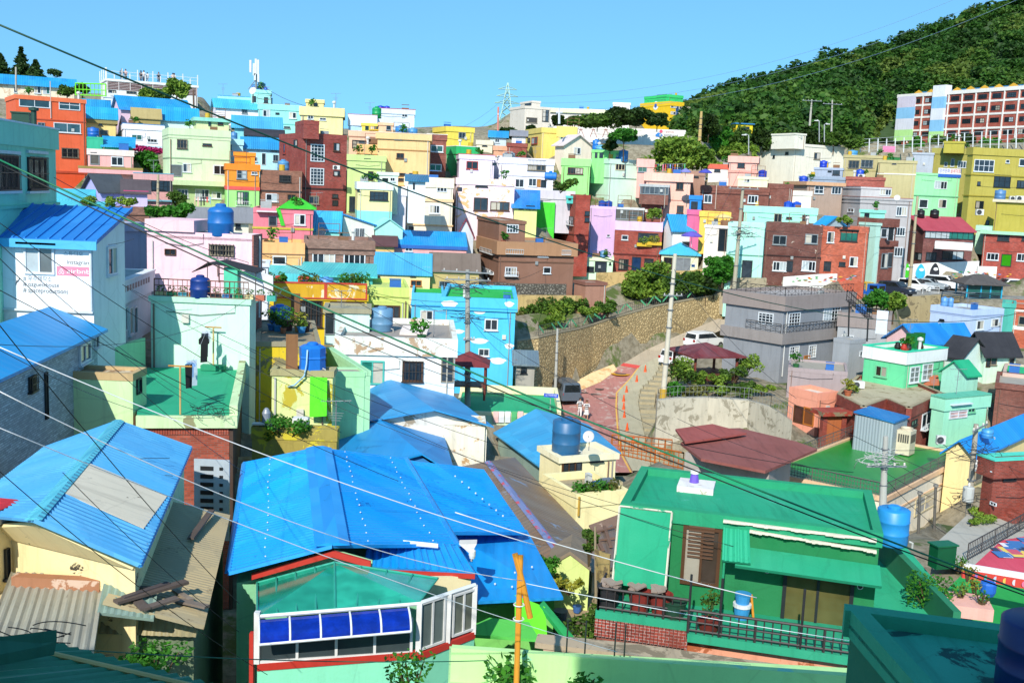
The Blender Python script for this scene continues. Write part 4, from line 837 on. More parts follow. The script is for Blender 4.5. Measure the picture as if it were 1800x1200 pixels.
hh('bluegrn','low turquoise house with a pale blue sheet roof behind the pink house','house',80,5,549,597,405,425,'90e8e0',dep=7,roof='gf',hr=1.6,rc='mt:44a8f0',oh=.2)
hh('pinkgrn','rose pink house with a mustard ledge and a green roof','house',76,5,445,550,365,428,'f08090',dep=7,ph=.3,po=.05,rc='38c838',wins=[(517,376,537,396,'w2'),(472,380,487,398,'sD2'),(474,418,492,427,'w3')],bands=[(400,.18,.06,'c8b840')])
hh('peach','peach house with one dark window','house',66,4,459,535,425,480,'fcb878',dep=5,ph=1.0,po=.05,rc='e0a878',wins=[(479,449,503,466,'w1')],bands=[(446,.1,.07,'806040')])
hh('brnwin','pinkish brown brick house with two wide white windows','house',67,3,536,658,420,490,'br:a07868',dep=6,ph=1.0,po=.08,rc='988c88',wins=[(549,444,589,465,'w4'),(604,444,642,465,'w4')],bands=[(437,.1,.12,'402820')])
hh('ambr','amber house with a dark brown roof','house',82,4,659,693,431,465,'e8c078',dep=5,roof='gf',hr=.7,rc='5c3438',wins=[(665,448,683,460,'s3')])
hh('pinkblr','pink house with a bright blue ribbed roof','house',84,6,692,820,430,470,'f8b4b0',side=690,dep=5,roof='gf',hr=1.2,rc='mt:1484e0',oh=.1,eave='2868b8',wins=[(712,433,725,442,'w2'),(708,453,724,462,'w3'),(757,453,772,464,'w2')])
hh('tinyg','narrow grey gabled house with dark red roof verges','house',87,20,804,832,415,470,'d0d4d8',side=None,dep=4,roof='gs',hr=1.6,rc='98243c',oh=.2,wins=[(810,420,817,427,'b1')])
hh('lowblue','cream cottage with a pale blue sheet roof and orange shutters','house',78,8,659,756,480,505,'f4e4a8',dep=6,roof='gf',hr=1.6,rc='mr:4c9ce8/7cb8e8',oh=.2,wins=[(722,483,730,486,'k1'),(722,492,741,503,'o2'),(659,485,668,497,'b1')])
hh('lowbrn','khaki cottage with a grey brown tiled roof','house',79,8,757,842,476,508,'c4ac70',dep=6,roof='gf',hr=1.4,rc='dt:7c6c60',oh=.2,wins=[(772,494,791,504,'s2')])
#  near houses
def R(px,py,z):return hitz(px,py,z)
def ribroof(name,par,e0,e1,r1,r0,mat,pitch=.2,amp=.022,th=.07,m=5,wave=0.0,smooth=False):
 L=max((e1-e0).length,(r1-r0).length);n=max(8,int(L/pitch)*4);b=MB()
 nr=(e1-e0).cross(r0-e0).normalized();
 if nr.z<0:nr=-nr
 top=[];bot=[]
 for j in range(m+1):
  t=j/m
  for i in range(n+1):
   s=i/n;p=(e0.lerp(e1,s)).lerp(r0.lerp(r1,s),t);ph=(s*L/pitch)%1
   o=amp*math.cos(2*PI*ph)if smooth else(amp if ph<.3 else-amp*.6)
   o+=wave*(math.sin(s*7+t*5)*math.cos(t*4+s*3))
   top.append(p+nr*(th+o));bot.append(p)
 a=b.vs(top);c=b.vs(bot);W=n+1
 for j in range(m):
  for i in range(n):
   q=(a+j*W+i,a+j*W+i+1,a+(j+1)*W+i+1,a+(j+1)*W+i);b.f.append(q);b.m.append(0)
 b.f.append((c,c+m*W,c+m*W+n,c+n));b.m.append(0)
 for i in range(n):
  b.f.append((a+i,c+i,c+i+1,a+i+1));b.m.append(0);k=m*W+i;b.f.append((a+k,a+k+1,c+k+1,c+k));b.m.append(0)
 for j in range(m):
  k=j*W;b.f.append((a+k,a+k+W,c+k+W,c+k));b.m.append(0);k+=n;b.f.append((a+k,c+k,c+k+W,a+k+W));b.m.append(0)
 return b.build(name,mat,par,smooth=False,recalc=False)
def merge(obj,mb,mat):
 import bmesh
 n0=len(obj.data.materials);obj.data.materials.append(mat);mb.m=[n0]*len(mb.f);o2=mb.build('x',[mat]*(n0+1),None,loc=ORG[obj.name]);o2.data.polygons.foreach_set('material_index',[n0]*len(o2.data.polygons))
 bm=bmesh.new();bm.from_mesh(obj.data);bm.from_mesh(o2.data);bm.to_mesh(obj.data);bm.free();me2=o2.data;bpy.data.objects.remove(o2);bpy.data.meshes.remove(me2)
def cap(par,A,B,w_=.16,h=.05,mat='mt:2f8fe0',name='ridge_cap'):
 b=MB();d=(B-A).normalized();s=d.cross(UP).normalized()*w_;b.prism([A-s-UP*.02,A-s*.4+UP*h,A+s*.4+UP*h,A+s-UP*.02],B-A);return b.build(name,MT(mat),par)
def slab(par,pts,th,mat,name='roof'):
 b=MB();b.prism([Vector(p)for p in pts],UP*th);return b.build(name,MT(mat),par)
def polywall(par,pts,thick,mat,name='wall'):
 n=(Vector(pts[1])-Vector(pts[0])).cross(Vector(pts[2])-Vector(pts[0])).normalized();b=MB()
 if n.y<0:n=-n
 b.prism(pts,n*thick);return b.build(name,MT(mat),par)
def footprint(par,P,z0,z1,mat,name='wall'):
 b=MB();b.prism([Vector((p[0],p[1],z0))for p in P],UP*(z1-z0));return b.build(name,MT(mat),par)
def frameobj(par,A,B,z0,z1,nx,ny,mat='e8eef2',t=.05,pane='33424e',proud=.05,name='window',rough=.5):
 """glazed wall between plan points A, B"""
 A=Vector((A[0],A[1],0));B=Vector((B[0],B[1],0));L=(B-A).length;u=(B-A).normalized();n=Vector((u.y,-u.x,0));b=MB()
 bx=lambda a0,a1,c0,c1:b.box(A,u,UP,n,a0,a1,c0,c1,-.03,proud)
 bx(0,L,z0,z0+t);bx(0,L,z1-t,z1);bx(0,t,z0+t,z1-t);bx(L-t,L,z0+t,z1-t)
 for i in range(1,nx):x=L*i/nx;b.box(A,u,UP,n,x-t/2,x+t/2,z0+t,z1-t,-.025,proud-.006)
 for i in range(1,ny):z=z0+(z1-z0)*i/ny;b.box(A,u,UP,n,t,L-t,z-t/2,z+t/2,-.02,proud-.012)
 o=b.build(name,plain(mat,.5),par);p=MB();p.box(A,u,UP,n,t*.5,L-t*.5,z0+t*.5,z1-t*.5,-.012,.012);p.build('pane',glass(pane),o);return o
BLUE=dict(h='1a7fe0',rough=.42)
H['teal']=house('teal rendered building with dark barred windows at the left edge','building',32,99,-22,97,208,367,'8ce4c8',near='l',dep=6,ph=.75,po=.12,coping='d8ecf4',rc='60a090',wins=[(-8,272,31,333,'k3B'),(47,276,80,332,'k3B')],bands=[(367,.12,.12,'78d0b4')],ext=7)
h_=H['teal']
for k,(x0,x1)in enumerate(((-8,31),(47,80))):
 a0,z0=h_.loc(x0,336);a1,z1=h_.loc(x1,336);b=MB();b.box(h_.A,h_.u,UP,h_.n,a0-.1,a1+.1,z0-.1,z0,.004,.16);b.build('sill',plain('c8e4e8'),h_.r)
 a0,z0=h_.loc(x0,268);a1,z1=h_.loc(x1,268);b=MB();b.box(h_.A,h_.u,UP,h_.n,a0-.1,a1+.1,z0-.02,z0+.1,.004,.1);b.build('lintel',plain('c8e4e8'),h_.r)
boxobj('roof_box','dark green metal box on the roof of the teal building','metal box',22,200,50,224,37,1.0,'pl:1f4a3a',yaw=20)
o=root('chimney',at(60,228,37),'dark green roof chimney pipe with a rain hood','chimney');b=MB();P=ORG[o.name];b.lathe(P,[(.11,0),(.11,.75),(.2,.78),(.2,.88),(.05,.92)],12);b.build('flue',plain('1c4438'),o)
g=H['guest']=house('white guest house with blue ribbed roof and painted lettering','guest house',33,0,-4,163,425,565,'f4f6f8',side=219,near='r',roof='shed',hr=1.0,rc=metal('2070dc',.4,ribs=0),rib=True,oh=.25,eave='4fb4e4',wins=[(42,431,97,483,'w2S:98a0a0'),(187,434,205,482,'w2')],ext=2.2,pipes=[(160,428,545,'e8eef4')])
b=MB();a0,z0=g.loc(-4,543);a1,z1=g.loc(163,547);b.box(g.A,g.u,UP,g.n,0,g.W,z1-.08,z1,.003,.12);b.build('ledge',plain('dfe6ea'),g.r)
b=MB();a0,z0=g.loc(38,429);a1,_=g.loc(99,429);b.box(g.A,g.u,UP,g.n,a0-.1,a1+.1,z0+.02,z0+.1,.004,.3);b.build('awning',plain('40484c'),g.r)
low=H['guestlow']=house('grey white lower wing with a slotted terrace parapet and alley windows','house wing',34.5,97,186,266,506,640,'c4d4dc',near='l',dep=3.0,ph=.8,po=.14,pc='d0dce4',coping='e0e8ec',rc='a8b0b0',wins=[(218,500+160/4,223,580,'w1'),(226,541,233,586,'w1'),(234,540,240,585,'w1'),(198,566,213,640,'kD1'),(180,575,190,620,'w1')],ext=4)
b=MB()
for i in range(14):b.box(low.A,low.u,UP,low.n,.3+i*.5,.6+i*.5,low.H-.42,low.H-.18,.142,.15)
b.build('slot',plain('4a565c'),low.r)
H['curvewall']=house('grey rendered block behind the white guest house','house',44,70,219,258,392,490,'9aa4c0',near='l',dep=3,ph=.3,ext=4)
zE,zR=-6.0,-5.15
rt=root('long_house',R(185,583,zE),'long grey brick house under a plain bright blue roof along the alley','house')
e1=R(190,583,zE);e0=R(-40,692,zE);rr1=R(88,543,zR);rr0=rr1+(e0-e1);l1=rr1+(rr1-e1)+UP*(2*(zE-zR)*0);l1=Vector((2*rr1.x-e1.x,2*rr1.y-e1.y,zE));l0=l1+(e0-e1)
slab(rt,[e0,e1,rr1,rr0],.1,metal('1a8ff0',.5,ribs=.15,fade=.15));slab(rt,[l1,l0,rr0,rr1],.1,metal('1a8ff0',.5,ribs=.15,fade=.15))
dd=(e1-e0).normalized();inn=(l1-e1).normalized();w0=e0+inn*.3-UP*.05;w1=e1+inn*.3-dd*.3-UP*.05;v1=l1-inn*.3-dd*.3;v0=l0-inn*.3
footprint(rt,[w0,w1,v1,v0],zE-6.5,zE-.06,brick('c4d0d6','8c989e'))
polywall(rt,[w1,v1,rr1-dd*.3-UP*.06],-.12,'b8c0c0','gable')
n_=Vector((dd.y,-dd.x,0));Lw=(w1-w0).length;A_=w0.copy();A_.z=0
def lwin(par,px,py0,px1,py1,st,A=A_,u=dd,n=n_,gl='33424e'):
 p=hit(px,py0,w0,n);q=hit(px1,py1,w0,n);window(par,A,u,n,(p-A).dot(u),(q-A).dot(u),q.z,p.z,st,gl)
lwin(rt,138,607,158,632,'w2');lwin(rt,49,663,60,684,'k2B');lwin(rt,77,655,83,735,'kD1');lwin(rt,166,590,172,610,'w1')
TERR+=[w0+UP*-6,w1+UP*-5.5]
LOWS=[([w0,w1,v1,v0],zE-3)]
lr=H['limeroom']=house('pale lime green roof room with a stained brown roof','roof room',30,0,86,233,657,775,'d0f0b4',side=257,near='r',ph=.14,po=.02,pc='c4a878',rc='wt:a07c54/d8c8a8',wins=[(239,667,247,690,'k1')],ext=3.5)
zt=-8.3
rt=root('terrace_house',R(403,735,zt),'brick house with a bright green painted roof terrace and lime parapets','house')
T=[R(240,733,zt),R(403,733,zt),R(421,646,zt),R(250,646,zt)]
footprint(rt,[T[0],T[1],T[2],T[3]],zt-7,zt-.12,'br:b04c30','wall');LOWS.append(([R(80,735,zt),T[1],T[2],R(180,640,zt)],zt-2.2))
slab(rt,[p+UP*-.1 for p in T],.1,wall('12a87c',.35,'a8cfae',.72),'roof')
b=MB()
def kerb(b,A,B,w_,z0,z1):
 A=Vector(A);B=Vector(B);d=(B-A).normalized();s=Vector((d.y,-d.x,0))*w_;A=Vector((A.x,A.y,z0));B=Vector((B.x,B.y,z0));b.prism([A,B,B+s,A+s],UP*(z1-z0))
kerb(b,T[1],T[2],.28,zt-.35,zt+.42);kerb(b,T[0],T[1]+(T[1]-T[0]).normalized()*.28,.16,zt-.35,zt+.07);b.build('parapet','wt:d4f0b8/9a9a70',rt)
b=MB();kerb(b,T[3]+Vector((-.3,-3,0)),T[3]+Vector((-.05,0,0)),.2,zt,zt+1.3);b.build('side_parapet','a4e0b0',rt)
side=[T[1],T[2]];b=MB();d_=(T[2]-T[1]).normalized();s_=Vector((d_.y,-d_.x,0));
b.prism([T[1]+s_*.01+UP*-7,T[2]+s_*.01+UP*-7,T[2]+s_*.01+UP*-.36,T[1]+s_*.01+UP*-.36],s_*.12);b.build('side_cladding','4a3428',rt)
b=MB();f0=R(325,738,zt-.1);
u_=(T[1]-T[0]).normalized();n2=Vector((u_.y,-u_.x,0));W2=(T[1]-T[0]).length
for i in range(int(W2/.085)):b.box(T[0],u_,UP,n2,i*.085+.01,i*.085+.075,-.62,-.36,.003,.03)
b.build('soldier_course','br:b84c30',rt)
apr=root('apron',R(85,775,-9.4),'sloping lime cement skirt at the foot of the roof room','ledge')
b=MB();b.prism([R(190,730,-8.6),R(320,738,-8.6),R(326,778,-9.6),R(230,745,-9.4)],UP*.12);b.build('skirt','dt:d4e8a0',apr)
H['mintwall']=m_=house('pale mint house with a planted roof terrace and brown railing','house',37.4,0,265,439,527,650,'d4f4e0',side=450,near='r',ph=.1,po=.08,pc='c0ecd0',rc='b0a898',ext=3)
p_=H['pink']=house('pale pink house with a grilled window and brick side wall','house',41.5,-2,258,443,413,525,'fcd4e0',side=459,near='r',dep=6,ph=.2,po=.0,rc='30a888',pc='fcd4e0',wins=[(369,429,412,451,'m9 2SB'),(290,437,310,449,'b2')],ext=3)
b=MB();O=p_.g(p_.W,0,0);b.box(O,p_.v,UP,p_.u,.02,p_.D-.02,-3,p_.H,.004,.07);b.build('side_brick','br:b05c4c/e0c8c0',p_.r)
b=MB();O=p_.g(0,0,p_.H);b.box(O,p_.u,p_.v,UP,-.05,2.3,-.12,2.6,.003,.55);b.build('raised_parapet','fcd0d8',p_.r)
b=MB();b.tube([p_.g(p_.W+.12,.9,-1),p_.g(p_.W+.12,.9,p_.H-.1)],.05,8);b.build('drainpipe',plain('e8e8e4'),p_.r)
for x in(383,396,404):
 a,z=p_.loc(x,452);b=MB();b.tube([p_.A+p_.u*a+p_.n*.16+UP*z,p_.A+p_.u*a+p_.n*.03+UP*(z-.9)],.02,5);b.build('bracket',plain('a89080'),p_.r)
H['yelblock']=house('yellow rendered block with a bare concrete roof terrace','house',39.5,4,451,562,601,760,'wt:e8c81c/8c8460',dep=7.5,near='r',ph=.1,po=.05,pc='9c9478',rc='wt:9c8c70/6c6050',ext=3)
hu=H['cremhut']=house('pale lime hut carrying a blue tank and a timber plank','hut',36.5,3,478,585,652,775,'wt:e0eca0/c8b838',near='r',side=590,dep=2.4,ph=.15,po=.06,pc='b0a878',rc='a09878',ext=2)
o_,*_=[0];dr=root('sheet_door',at(559,733,36.2),'vivid lime green sheet leaning as a door on the hut','door sheet')
b=MB();A=at(544,733,36.1);B=at(574,731,36.0);C=at(575,664,36.3);D_=at(545,662,36.3);b.prism([A,B,C,D_],Vector((0,.05,0)));b.build('sheet',wall('58ec14',.4),dr)
H['planter']=pb=house('olive stained concrete planter yard in front of the lime hut','planter yard',33.5,2,443,592,755,815,'wt:a89848/d8c838',near='r',side=596,dep=3.2,ph=.35,po=.03,rc='5a4a38',ext=4)
lw=H['limediag']=house('pale green wall turning toward the yellow block','wall',38.8,-66,574,640,652,760,'b4ecb8',near='r',dep=.3,ph=.1,po=.02,ext=2)
H['limefront']=house('flat pale green wall facing the blue hip roof','wall',38.6,0,586,641,653,762,'a8e8b0',dep=1.2,ph=.1,po=.02,ext=2)
ww=H['whitehouse']=house('white house with peeling parapet, teal shutter and dark barred window','house',46,1,592,801,596,705,'f2f4ee',dep=8,near='r',ph=.85,po=.12,pc='wt:eef0e6/c0a080',rc='a09890',wins=[(634,633,675,676,'t2S:40c0a8'),(708,634,743,671,'b3B'),(776,624,797,672,'m2 3')],ext=3)
H['minthut']=house('pale mint roof hut with a grey door on the white house','roof hut',48.5,2,571,650,541,597,'d4f4ec',near='l',dep=2.6,ph=.15,po=.1,pc='a09c80',rc='a4a088',wins=[(571,547,588,588,'s1D')],ext=.3,terr=False)
H['clouda']=house('sky blue house front with a single window left of the cloud painted wall','house',73,4,724,780,516,610,'58c8f8',dep=8,near='r',ph=.9,po=.02,rc='08b848',wins=[(739,545,761,565,'w2')],bands=[(538,.1,.08,'2c9cd8')])
cl=H['cloud']=house('sky blue house painted with white clouds and a green roof','house',69,-4,779,907,526,690,'4cc8fc',dep=11,near='r',ph=.9,po=.15,rc='08b848',wins=[(852,560,875,581,'w2'),(841,612,860,626,'w2')],bands=[(544,.1,.17,'2ca4e0')])
def blob(h_,cx,cy,w_,hh_,k=0,on=None,col='f8fafc',out=.004):
 pts=[];rnd=random.Random(int(cx*7+cy));n=26;a0,z0=h_.loc(cx,cy);s=1/ppm(70)
 for i in range(n):
  t=2*PI*i/n;r=1+.18*abs(math.sin(t*3+rnd.random()))if math.sin(t)>0 else.85
  pts.append(h_.A+h_.u*(a0+math.cos(t)*w_*s*r/2)+UP*(z0+math.sin(t)*hh_*s*r/2)+h_.n*out)
 b=MB();b.prism(pts,h_.n*.004);return b.build('painted_cloud',plain(col,.8,var=.1),h_.r)
for c in((790,535,28,13,.155),(843,547,25,12,0),(895,535,16,10,.155),(842,600,32,10,0),(895,609,16,10,0),(875,635,28,12,0),(805,583,22,8,0)):blob(cl,*c[:4],out=.004+c[4])
H['yelplant']=yp=house('yellow house with a red framed ochre parapet full of plants','house',58,3,474,645,517,600,'f0c818',dep=7,near='r',ph=.35,po=.1,rc='c8a868',wins=[(528,528,566,575,'b4B'),(580,530,640,545,'b1:8c1c18')])
b=MB();a0,z0=yp.loc(474,517);a1,z1=yp.loc(645,498)
for(f0,f1)in((0,.57),(.57,1)):
 X0=f0*yp.W;X1=f1*yp.W;b.mi=0;b.box(yp.A,yp.u,UP,yp.n,X0+.1,X1-.1,yp.H-.28,yp.H+.62,.02,.14)
 b.mi=1
 for q in((X0,X1,yp.H-.36,yp.H-.28),(X0,X1,yp.H+.62,yp.H+.72),(X0,X0+.1,yp.H-.28,yp.H+.62),(X1-.1,X1,yp.H-.28,yp.H+.62)):b.box(yp.A,yp.u,UP,yp.n,q[0],q[1],q[2],q[3],.01,.17)
b.build('parapet',['wt:d8a814/f0e8c0',wall('c8442c')],yp.r)
H['olivewin']=house('pale olive green house with one wide dark window','house',60,3,645,719,506,590,'ccdc78',dep=7,near='r',ph=.9,po=.02,pc='d4e87c',rc='c8d878',wins=[(658,536,703,560,'b4')],bands=[(523,.06,.05,'a0ac50')])
H['whiteclm']=house('white rendered column wall beside the yellow planted house','wall',53,2,453,471,463,560,'e8ecf4',dep=3,near='r',ph=.1,ext=3)
def gable(label,name,A,B,rF,rN,lF,lN,zb,mat,wmat,cat='house',cw='f0ece0',th=.07,inset=.25,ribs=None):
 """ridge A(far) B(near); right eave far/near; left eave far/near"""
 rt=root(name,Vector((B.x,B.y,zb)),label,cat)
 if ribs:
  ribroof('roof',rt,rN,rF,A,B,mat,pitch=ribs);ribroof('roof',rt,lF,lN,B,A,mat,pitch=ribs)
 else:slab(rt,[rN,rF,A,B],th,mat);slab(rt,[lF,lN,B,A],th,mat)
 c=(rF+rN+lF+lN)/4
 sh=lambda p:Vector((p.x+(c.x-p.x)*.08,p.y+(c.y-p.y)*.08,p.z-.06))
 q=[sh(rN),sh(rF),sh(lF),sh(lN)];zt_=min(p.z for p in q)-.02
 footprint(rt,q,zb,zt_,wmat);LOWS.append((q,zb+1.5))
 for(l,r_,t)in((lN,rN,B),(lF,rF,A)):
  l2,r2,t2=sh(l),sh(r_),sh(t);b=MB();b.prism([Vector((l2.x,l2.y,zt_)),Vector((r2.x,r2.y,zt_)),r2,t2-UP*.02,l2],(c-t2).normalized()*.1*1.0);b.build('gable',MT(wmat),rt)
 return rt
mb=metal('2a86e0',.35,ribs=.12,fade=.3)
g1=gable('white house under a smooth mid blue hip roof behind the lime wall','house',R(682,666,-10.4),R(764,722,-10.4),R(787,690,-11.2),R(868,752,-11.2),R(639,680,-11.1),R(634,744,-11.1),-16,mb,'wt:f0ece0/b0a088')
g2=gable('small house hidden under a rumpled bright blue tarpaulin roof','house',R(668,740,-11.0),R(742,800,-11.0),R(782,772,-11.8),R(800,835,-11.8),R(590,764,-11.7),R(588,842,-11.7),-16,metal('1482e4',.5,ribs=0,fade=.2),'dt:2878b8')
g3=gable('grey green house with a pale blue ridged roof behind the cream tank house','house',R(942,720,-12.1),R(1000,776,-12.1),R(1035,748,-13),R(1092,798,-13),R(867,762,-13),R(952,825,-13),-17,metal('3f94e4',.4,ribs=.1,fade=.35),wall('94aca0',.3))
wb=H['wblock']=house('small white weathered block beside the mid blue roof','house',40.4,0,781,853,741,815,'wt:f0ead8/c8a070',near='r',dep=1.3,ph=.08,po=.03,rc='d8c8a8',ext=2)
t1=H['tankhouse']=house('cream house with a dark blue tank on its roof slab','house',38,24,985,1083,803,880,'fcec b8'.replace(' ',''),side=950,near='l',ph=.14,po=.12,pc='fcf0c8',rc='f4e8c4',wins=[(988,806,1010,855,'b2'),(1038,804,1058,809,'k1'),(1012,808,1020,850,'kD1')],ext=3)
t2=H['tankbal']=house('cream balcony block crowded with garden things','balcony',34.6,24,1014,1104,868,935,'fcecb0',side=956,near='l',ph=.45,po=.05,rc='a89878',ext=3,pipes=[(1017,872,905,'c8a040')])
bm_=metal('8c7058',.3,rust='90a0b8',rth=.6,ribs=.3,fade=.3)
g4=gable('long low house with an old brown patched roof and paint marks along the ridge','house',R(858,813,-11.9),R(984,974,-11.9),R(905,806,-12.9),R(1044,952,-12.9),R(790,826,-12.7),R(900,1010,-12.7),-17,bm_,wall('d8e090',.4))
cap(g4,R(858,813,-11.9)+UP*.06,R(984,974,-11.9)+UP*.06,.16,.04,'wt:7888b8/c85868')
BM=metal('0a8cfa',.25,rust='0c64b4',rth=.62,ribs=0,fade=.22,rough=.42);zb=-16
rt=root('blue_roof_house',R(586,1175,-10.6),'house with a bright blue ribbed roof, green glass conservatory and blue awning','house');RB=rt
A=R(560,790,-8.8);B=R(584,963,-8.8);lF=R(430,816,-9.5);lN=R(402,1009,-9.5);rF=R(712,808,-9.8);rN=R(803,962,-9.8)
RL=ribroof('roof',rt,lF,lN,B,A,BM,pitch=.21);RR=ribroof('roof',rt,rN,rF,A,B,BM,pitch=.21)
cap(rt,A+UP*.08,B+UP*.08,.42,.05,BM);cap(rt,rF+UP*.05,rN+UP*.05,.16,.07,BM,'edge_trim');cap(rt,lF+UP*.04,lN+UP*.04,.1,.06,BM,'edge_trim');cap(rt,lN+UP*.03,B+UP*.05,.12,.05,BM,'edge_trim');cap(rt,lF+UP*.03,A+UP*.05,.1,.05,BM,'edge_trim')
cc=(lF+lN+rF+rN)/4;ins=lambda p,k=.06:Vector((p.x+(cc.x-p.x)*k,p.y+(cc.y-p.y)*k,p.z))
footprint(rt,[ins(lN),ins(rN),ins(rF),ins(lF)],zb,-9.86,'9ce8b4')
b=MB()
def bolts(e0,e1,r1,r0,t,n):
 for i in range(n):
  s=(i+.5)/n;p=e0.lerp(e1,s).lerp(r0.lerp(r1,s),t);b.lathe(p+Vector((random.uniform(-.03,.03),random.uniform(-.05,.05),.085)),[(.02,0),(.024,.015),(.012,.03)],6)
bolts(lF,lN,B,A,.35,15);bolts(lF,lN,B,A,.85,14);merge(RL,b,plain('d8e4f0',.4));b=MB();bolts(rF,rN,B,A,.72,16);bolts(rF,rN,B,A,.2,15);merge(RR,b,plain('d8e4f0',.4))
C1=R(925,940,-10.6);C0=R(850,828,-10.6);RC=ribroof('roof',rt,C1,C0,R(718,812,-9.85),R(795,940,-9.85),BM,pitch=.24,m=6,wave=.02)
slab(rt,[R(790,935,-10.3),R(926,935,-10.9),R(990,1054,-11.1),R(828,1062,-10.9)],.08,metal('0a8cfa',.3,ribs=.3,fade=.25));
footprint(rt,[R(800,950,-10.8),R(826,1050,-11.2),R(975,1045,-11.4),R(905,935,-11.2),R(840,835,-10.8),R(720,830,-10.8)],zb,-11.5,'88e070','wall')
b=MB();pts_=[(750+13*i,850+12*i+(i%3)*9)for i in range(9)]+[(800+12*i,840+10*i)for i in range(8)]+[(850,990),(880,1000),(905,1010),(870,1030),(900,1035),(935,1000)]
for(x,y)in pts_:b.lathe(R(x,y,-10.2 if y<950 else-10.85)+UP*.05,[(.028,0),(.03,.03),(.014,.05)],6)
merge(RC,b,plain('d8e4f0',.4))
S=[R(640,998,-9.75),R(835,1008,-9.75),R(806,962,-9.62),R(650,940,-9.35)]
ribroof('lower_roof',rt,S[0],S[1],S[2],S[3],BM,pitch=.21)
polywall(rt,[R(664,952,-9.3),R(770,962,-9.42),R(770,955,-9.35),R(664,944,-9.22)],.03,'e8ecf0','flashing')
b=MB();F0=R(443,1006,-9.52);F1=R(584,966,-8.86);F2=R(652,985,-9.1)
for(p,q)in((F0,F1),(F1,F2)):b.prism([p+Vector((0,-.04,-.17)),q+Vector((0,-.04,-.17)),q+Vector((0,-.04,-.01)),p+Vector((0,-.04,-.01))],Vector((0,.08,0)))
p,q=S[0],S[1];b.prism([p+Vector((0,-.05,-.12)),q+Vector((0,-.05,-.12)),q+Vector((0,-.05,0)),p+Vector((0,-.05,0))],Vector((0,.09,0)))
b.build('fascia',wall('c02814',.3),rt)
polywall(rt,[F0+Vector((.2,.25,-.7)),F2+Vector((0,.25,-.9)),F2+Vector((0,.25,-.1)),F1+Vector((0,.25,-.1)),F0+Vector((.2,.25,-.12))],.08,'b4f0b0','gable')
polywall(rt,[F2+Vector((0,.2,-.9)),S[1]+Vector((-.1,.1,-.6)),S[1]+Vector((-.1,.1,-.12)),F2+Vector((0,.2,-.5))],.08,'f4e4b4','gable')
P0=R(452,1172,-10.6);P1=R(735,1150,-10.55);P2=R(832,1112,-10.5)
zT=-9.42
frameobj(rt,P0,P0.lerp(P1,.96),-10.5,-9.66,4,1,'f0f0ee',.06,'5c6c70');frameobj(rt,P1+Vector((0,0,0)),P1.lerp(P2,.45),-10.45,zT+.1,2,1,'e8e8e6',.05,'7c8c88');frameobj(rt,P1.lerp(P2,.58),P2,-10.4,zT+.05,2,1,'e8e8e6',.05,'8c9484')
b=MB()
for(p,q)in((P0,P1),(P1,P2)):
 u_=(q-p).normalized();n_=Vector((u_.y,-u_.x,0));L=(q-p).length;b.box(Vector((p.x,p.y,0)),u_,UP,n_,0,L,-10.66,-10.5,-.06,.07)
b.build('red_sill',wall('c02814',.3),rt)
b=MB()
for(p,q)in((P0,P1),(P1,P2)):
 u_=(q-p).normalized();n_=Vector((u_.y,-u_.x,0));L=(q-p).length;b.box(Vector((p.x,p.y,0)),u_,UP,n_,0,L,zb,-10.66,-.1,.04)
b.build('lower_wall',wall('8ce8c0',.3),rt)
for p in(P0,P1,P1.lerp(P2,.52),P2):b=MB();b.box(Vector((p.x,p.y,0)),Vector((1,0,0)),UP,Vector((0,-1,0)),-.06,.06,-10.5,zT+.1,-.06,.07);b.build('post',plain('e8e8e6'),rt)
b=MB();b.box(Vector((P0.x,P0.y,0)),Vector((1,0,0)),UP,Vector((0,-1,0)),-.16,-.07,zb+1,-9.8,-.06,.07);b.build('red_trim',wall('c02814'),rt)
g0=P0+Vector((0,-.02,0));g0.z=zT;g1_=P1+Vector((0,-.02,0));g1_.z=zT+.1;k0=F0+Vector((.1,.1,-.32));k1=R(588,990,-9.12);k2=R(770,1018,-9.62)
tg=glass('16a888',.12,.7)
for q in([g0,g0.lerp(g1_,.47),k1,k0],[g0.lerp(g1_,.47),g1_,k2,k1]):b=MB();b.prism(q,UP*.02);b.build('glass_roof',tg,rt)
b=MB()
for i in range(5):t=i/4;b.tube([k0.lerp(k1,t)+UP*.04,g0.lerp(g1_,.47*t)+UP*.04],.025,5)
for i in range(1,5):t=i/4;b.tube([k1.lerp(k2,t)+UP*.04,g0.lerp(g1_,.47+.53*t)+UP*.04],.025,5)
b.tube([g0+UP*.02,g1_+UP*.02],.035,6);b.tube([k0+UP*.03,k1+UP*.03,k2+UP*.03],.03,6);b.build('glazing_bar',plain('30b098'),rt)
b=MB();b.tube([g0,g1_],.05,6);b.tube([g1_,P2+Vector((0,0,P2.z*-1+zT+.12))],.05,6);b.tube([g0,k0],.035,5);b.build('white_beam',plain('f0f4f4'),rt)
b=MB();b2=MB();Q0=g0+Vector((.05,-.05,-.06));Q1=g0.lerp(g1_,.93)+Vector((0,-.05,-.06));uu=(Q1-Q0).normalized();nn=Vector((uu.y,-uu.x,0));L=(Q1-Q0).length
arc=[(math.sin(t*PI/2/7)*.5,-(1-math.cos(t*PI/2/7))*.34)for t in range(8)]
for k in range(7):
 a0_,c0_=arc[k];a1_,c1_=arc[k+1];b.hexa([Q0+nn*a0_+UP*(c0_-.008),Q1+nn*a0_+UP*(c0_-.008),Q1+nn*a1_+UP*(c1_-.008),Q0+nn*a1_+UP*(c1_-.008),Q0+nn*a0_+UP*c0_,Q1+nn*a0_+UP*c0_,Q1+nn*a1_+UP*c1_,Q0+nn*a1_+UP*c1_])
aw=b.build('awning',plain('0a34b0',.15,var=.9),rt)
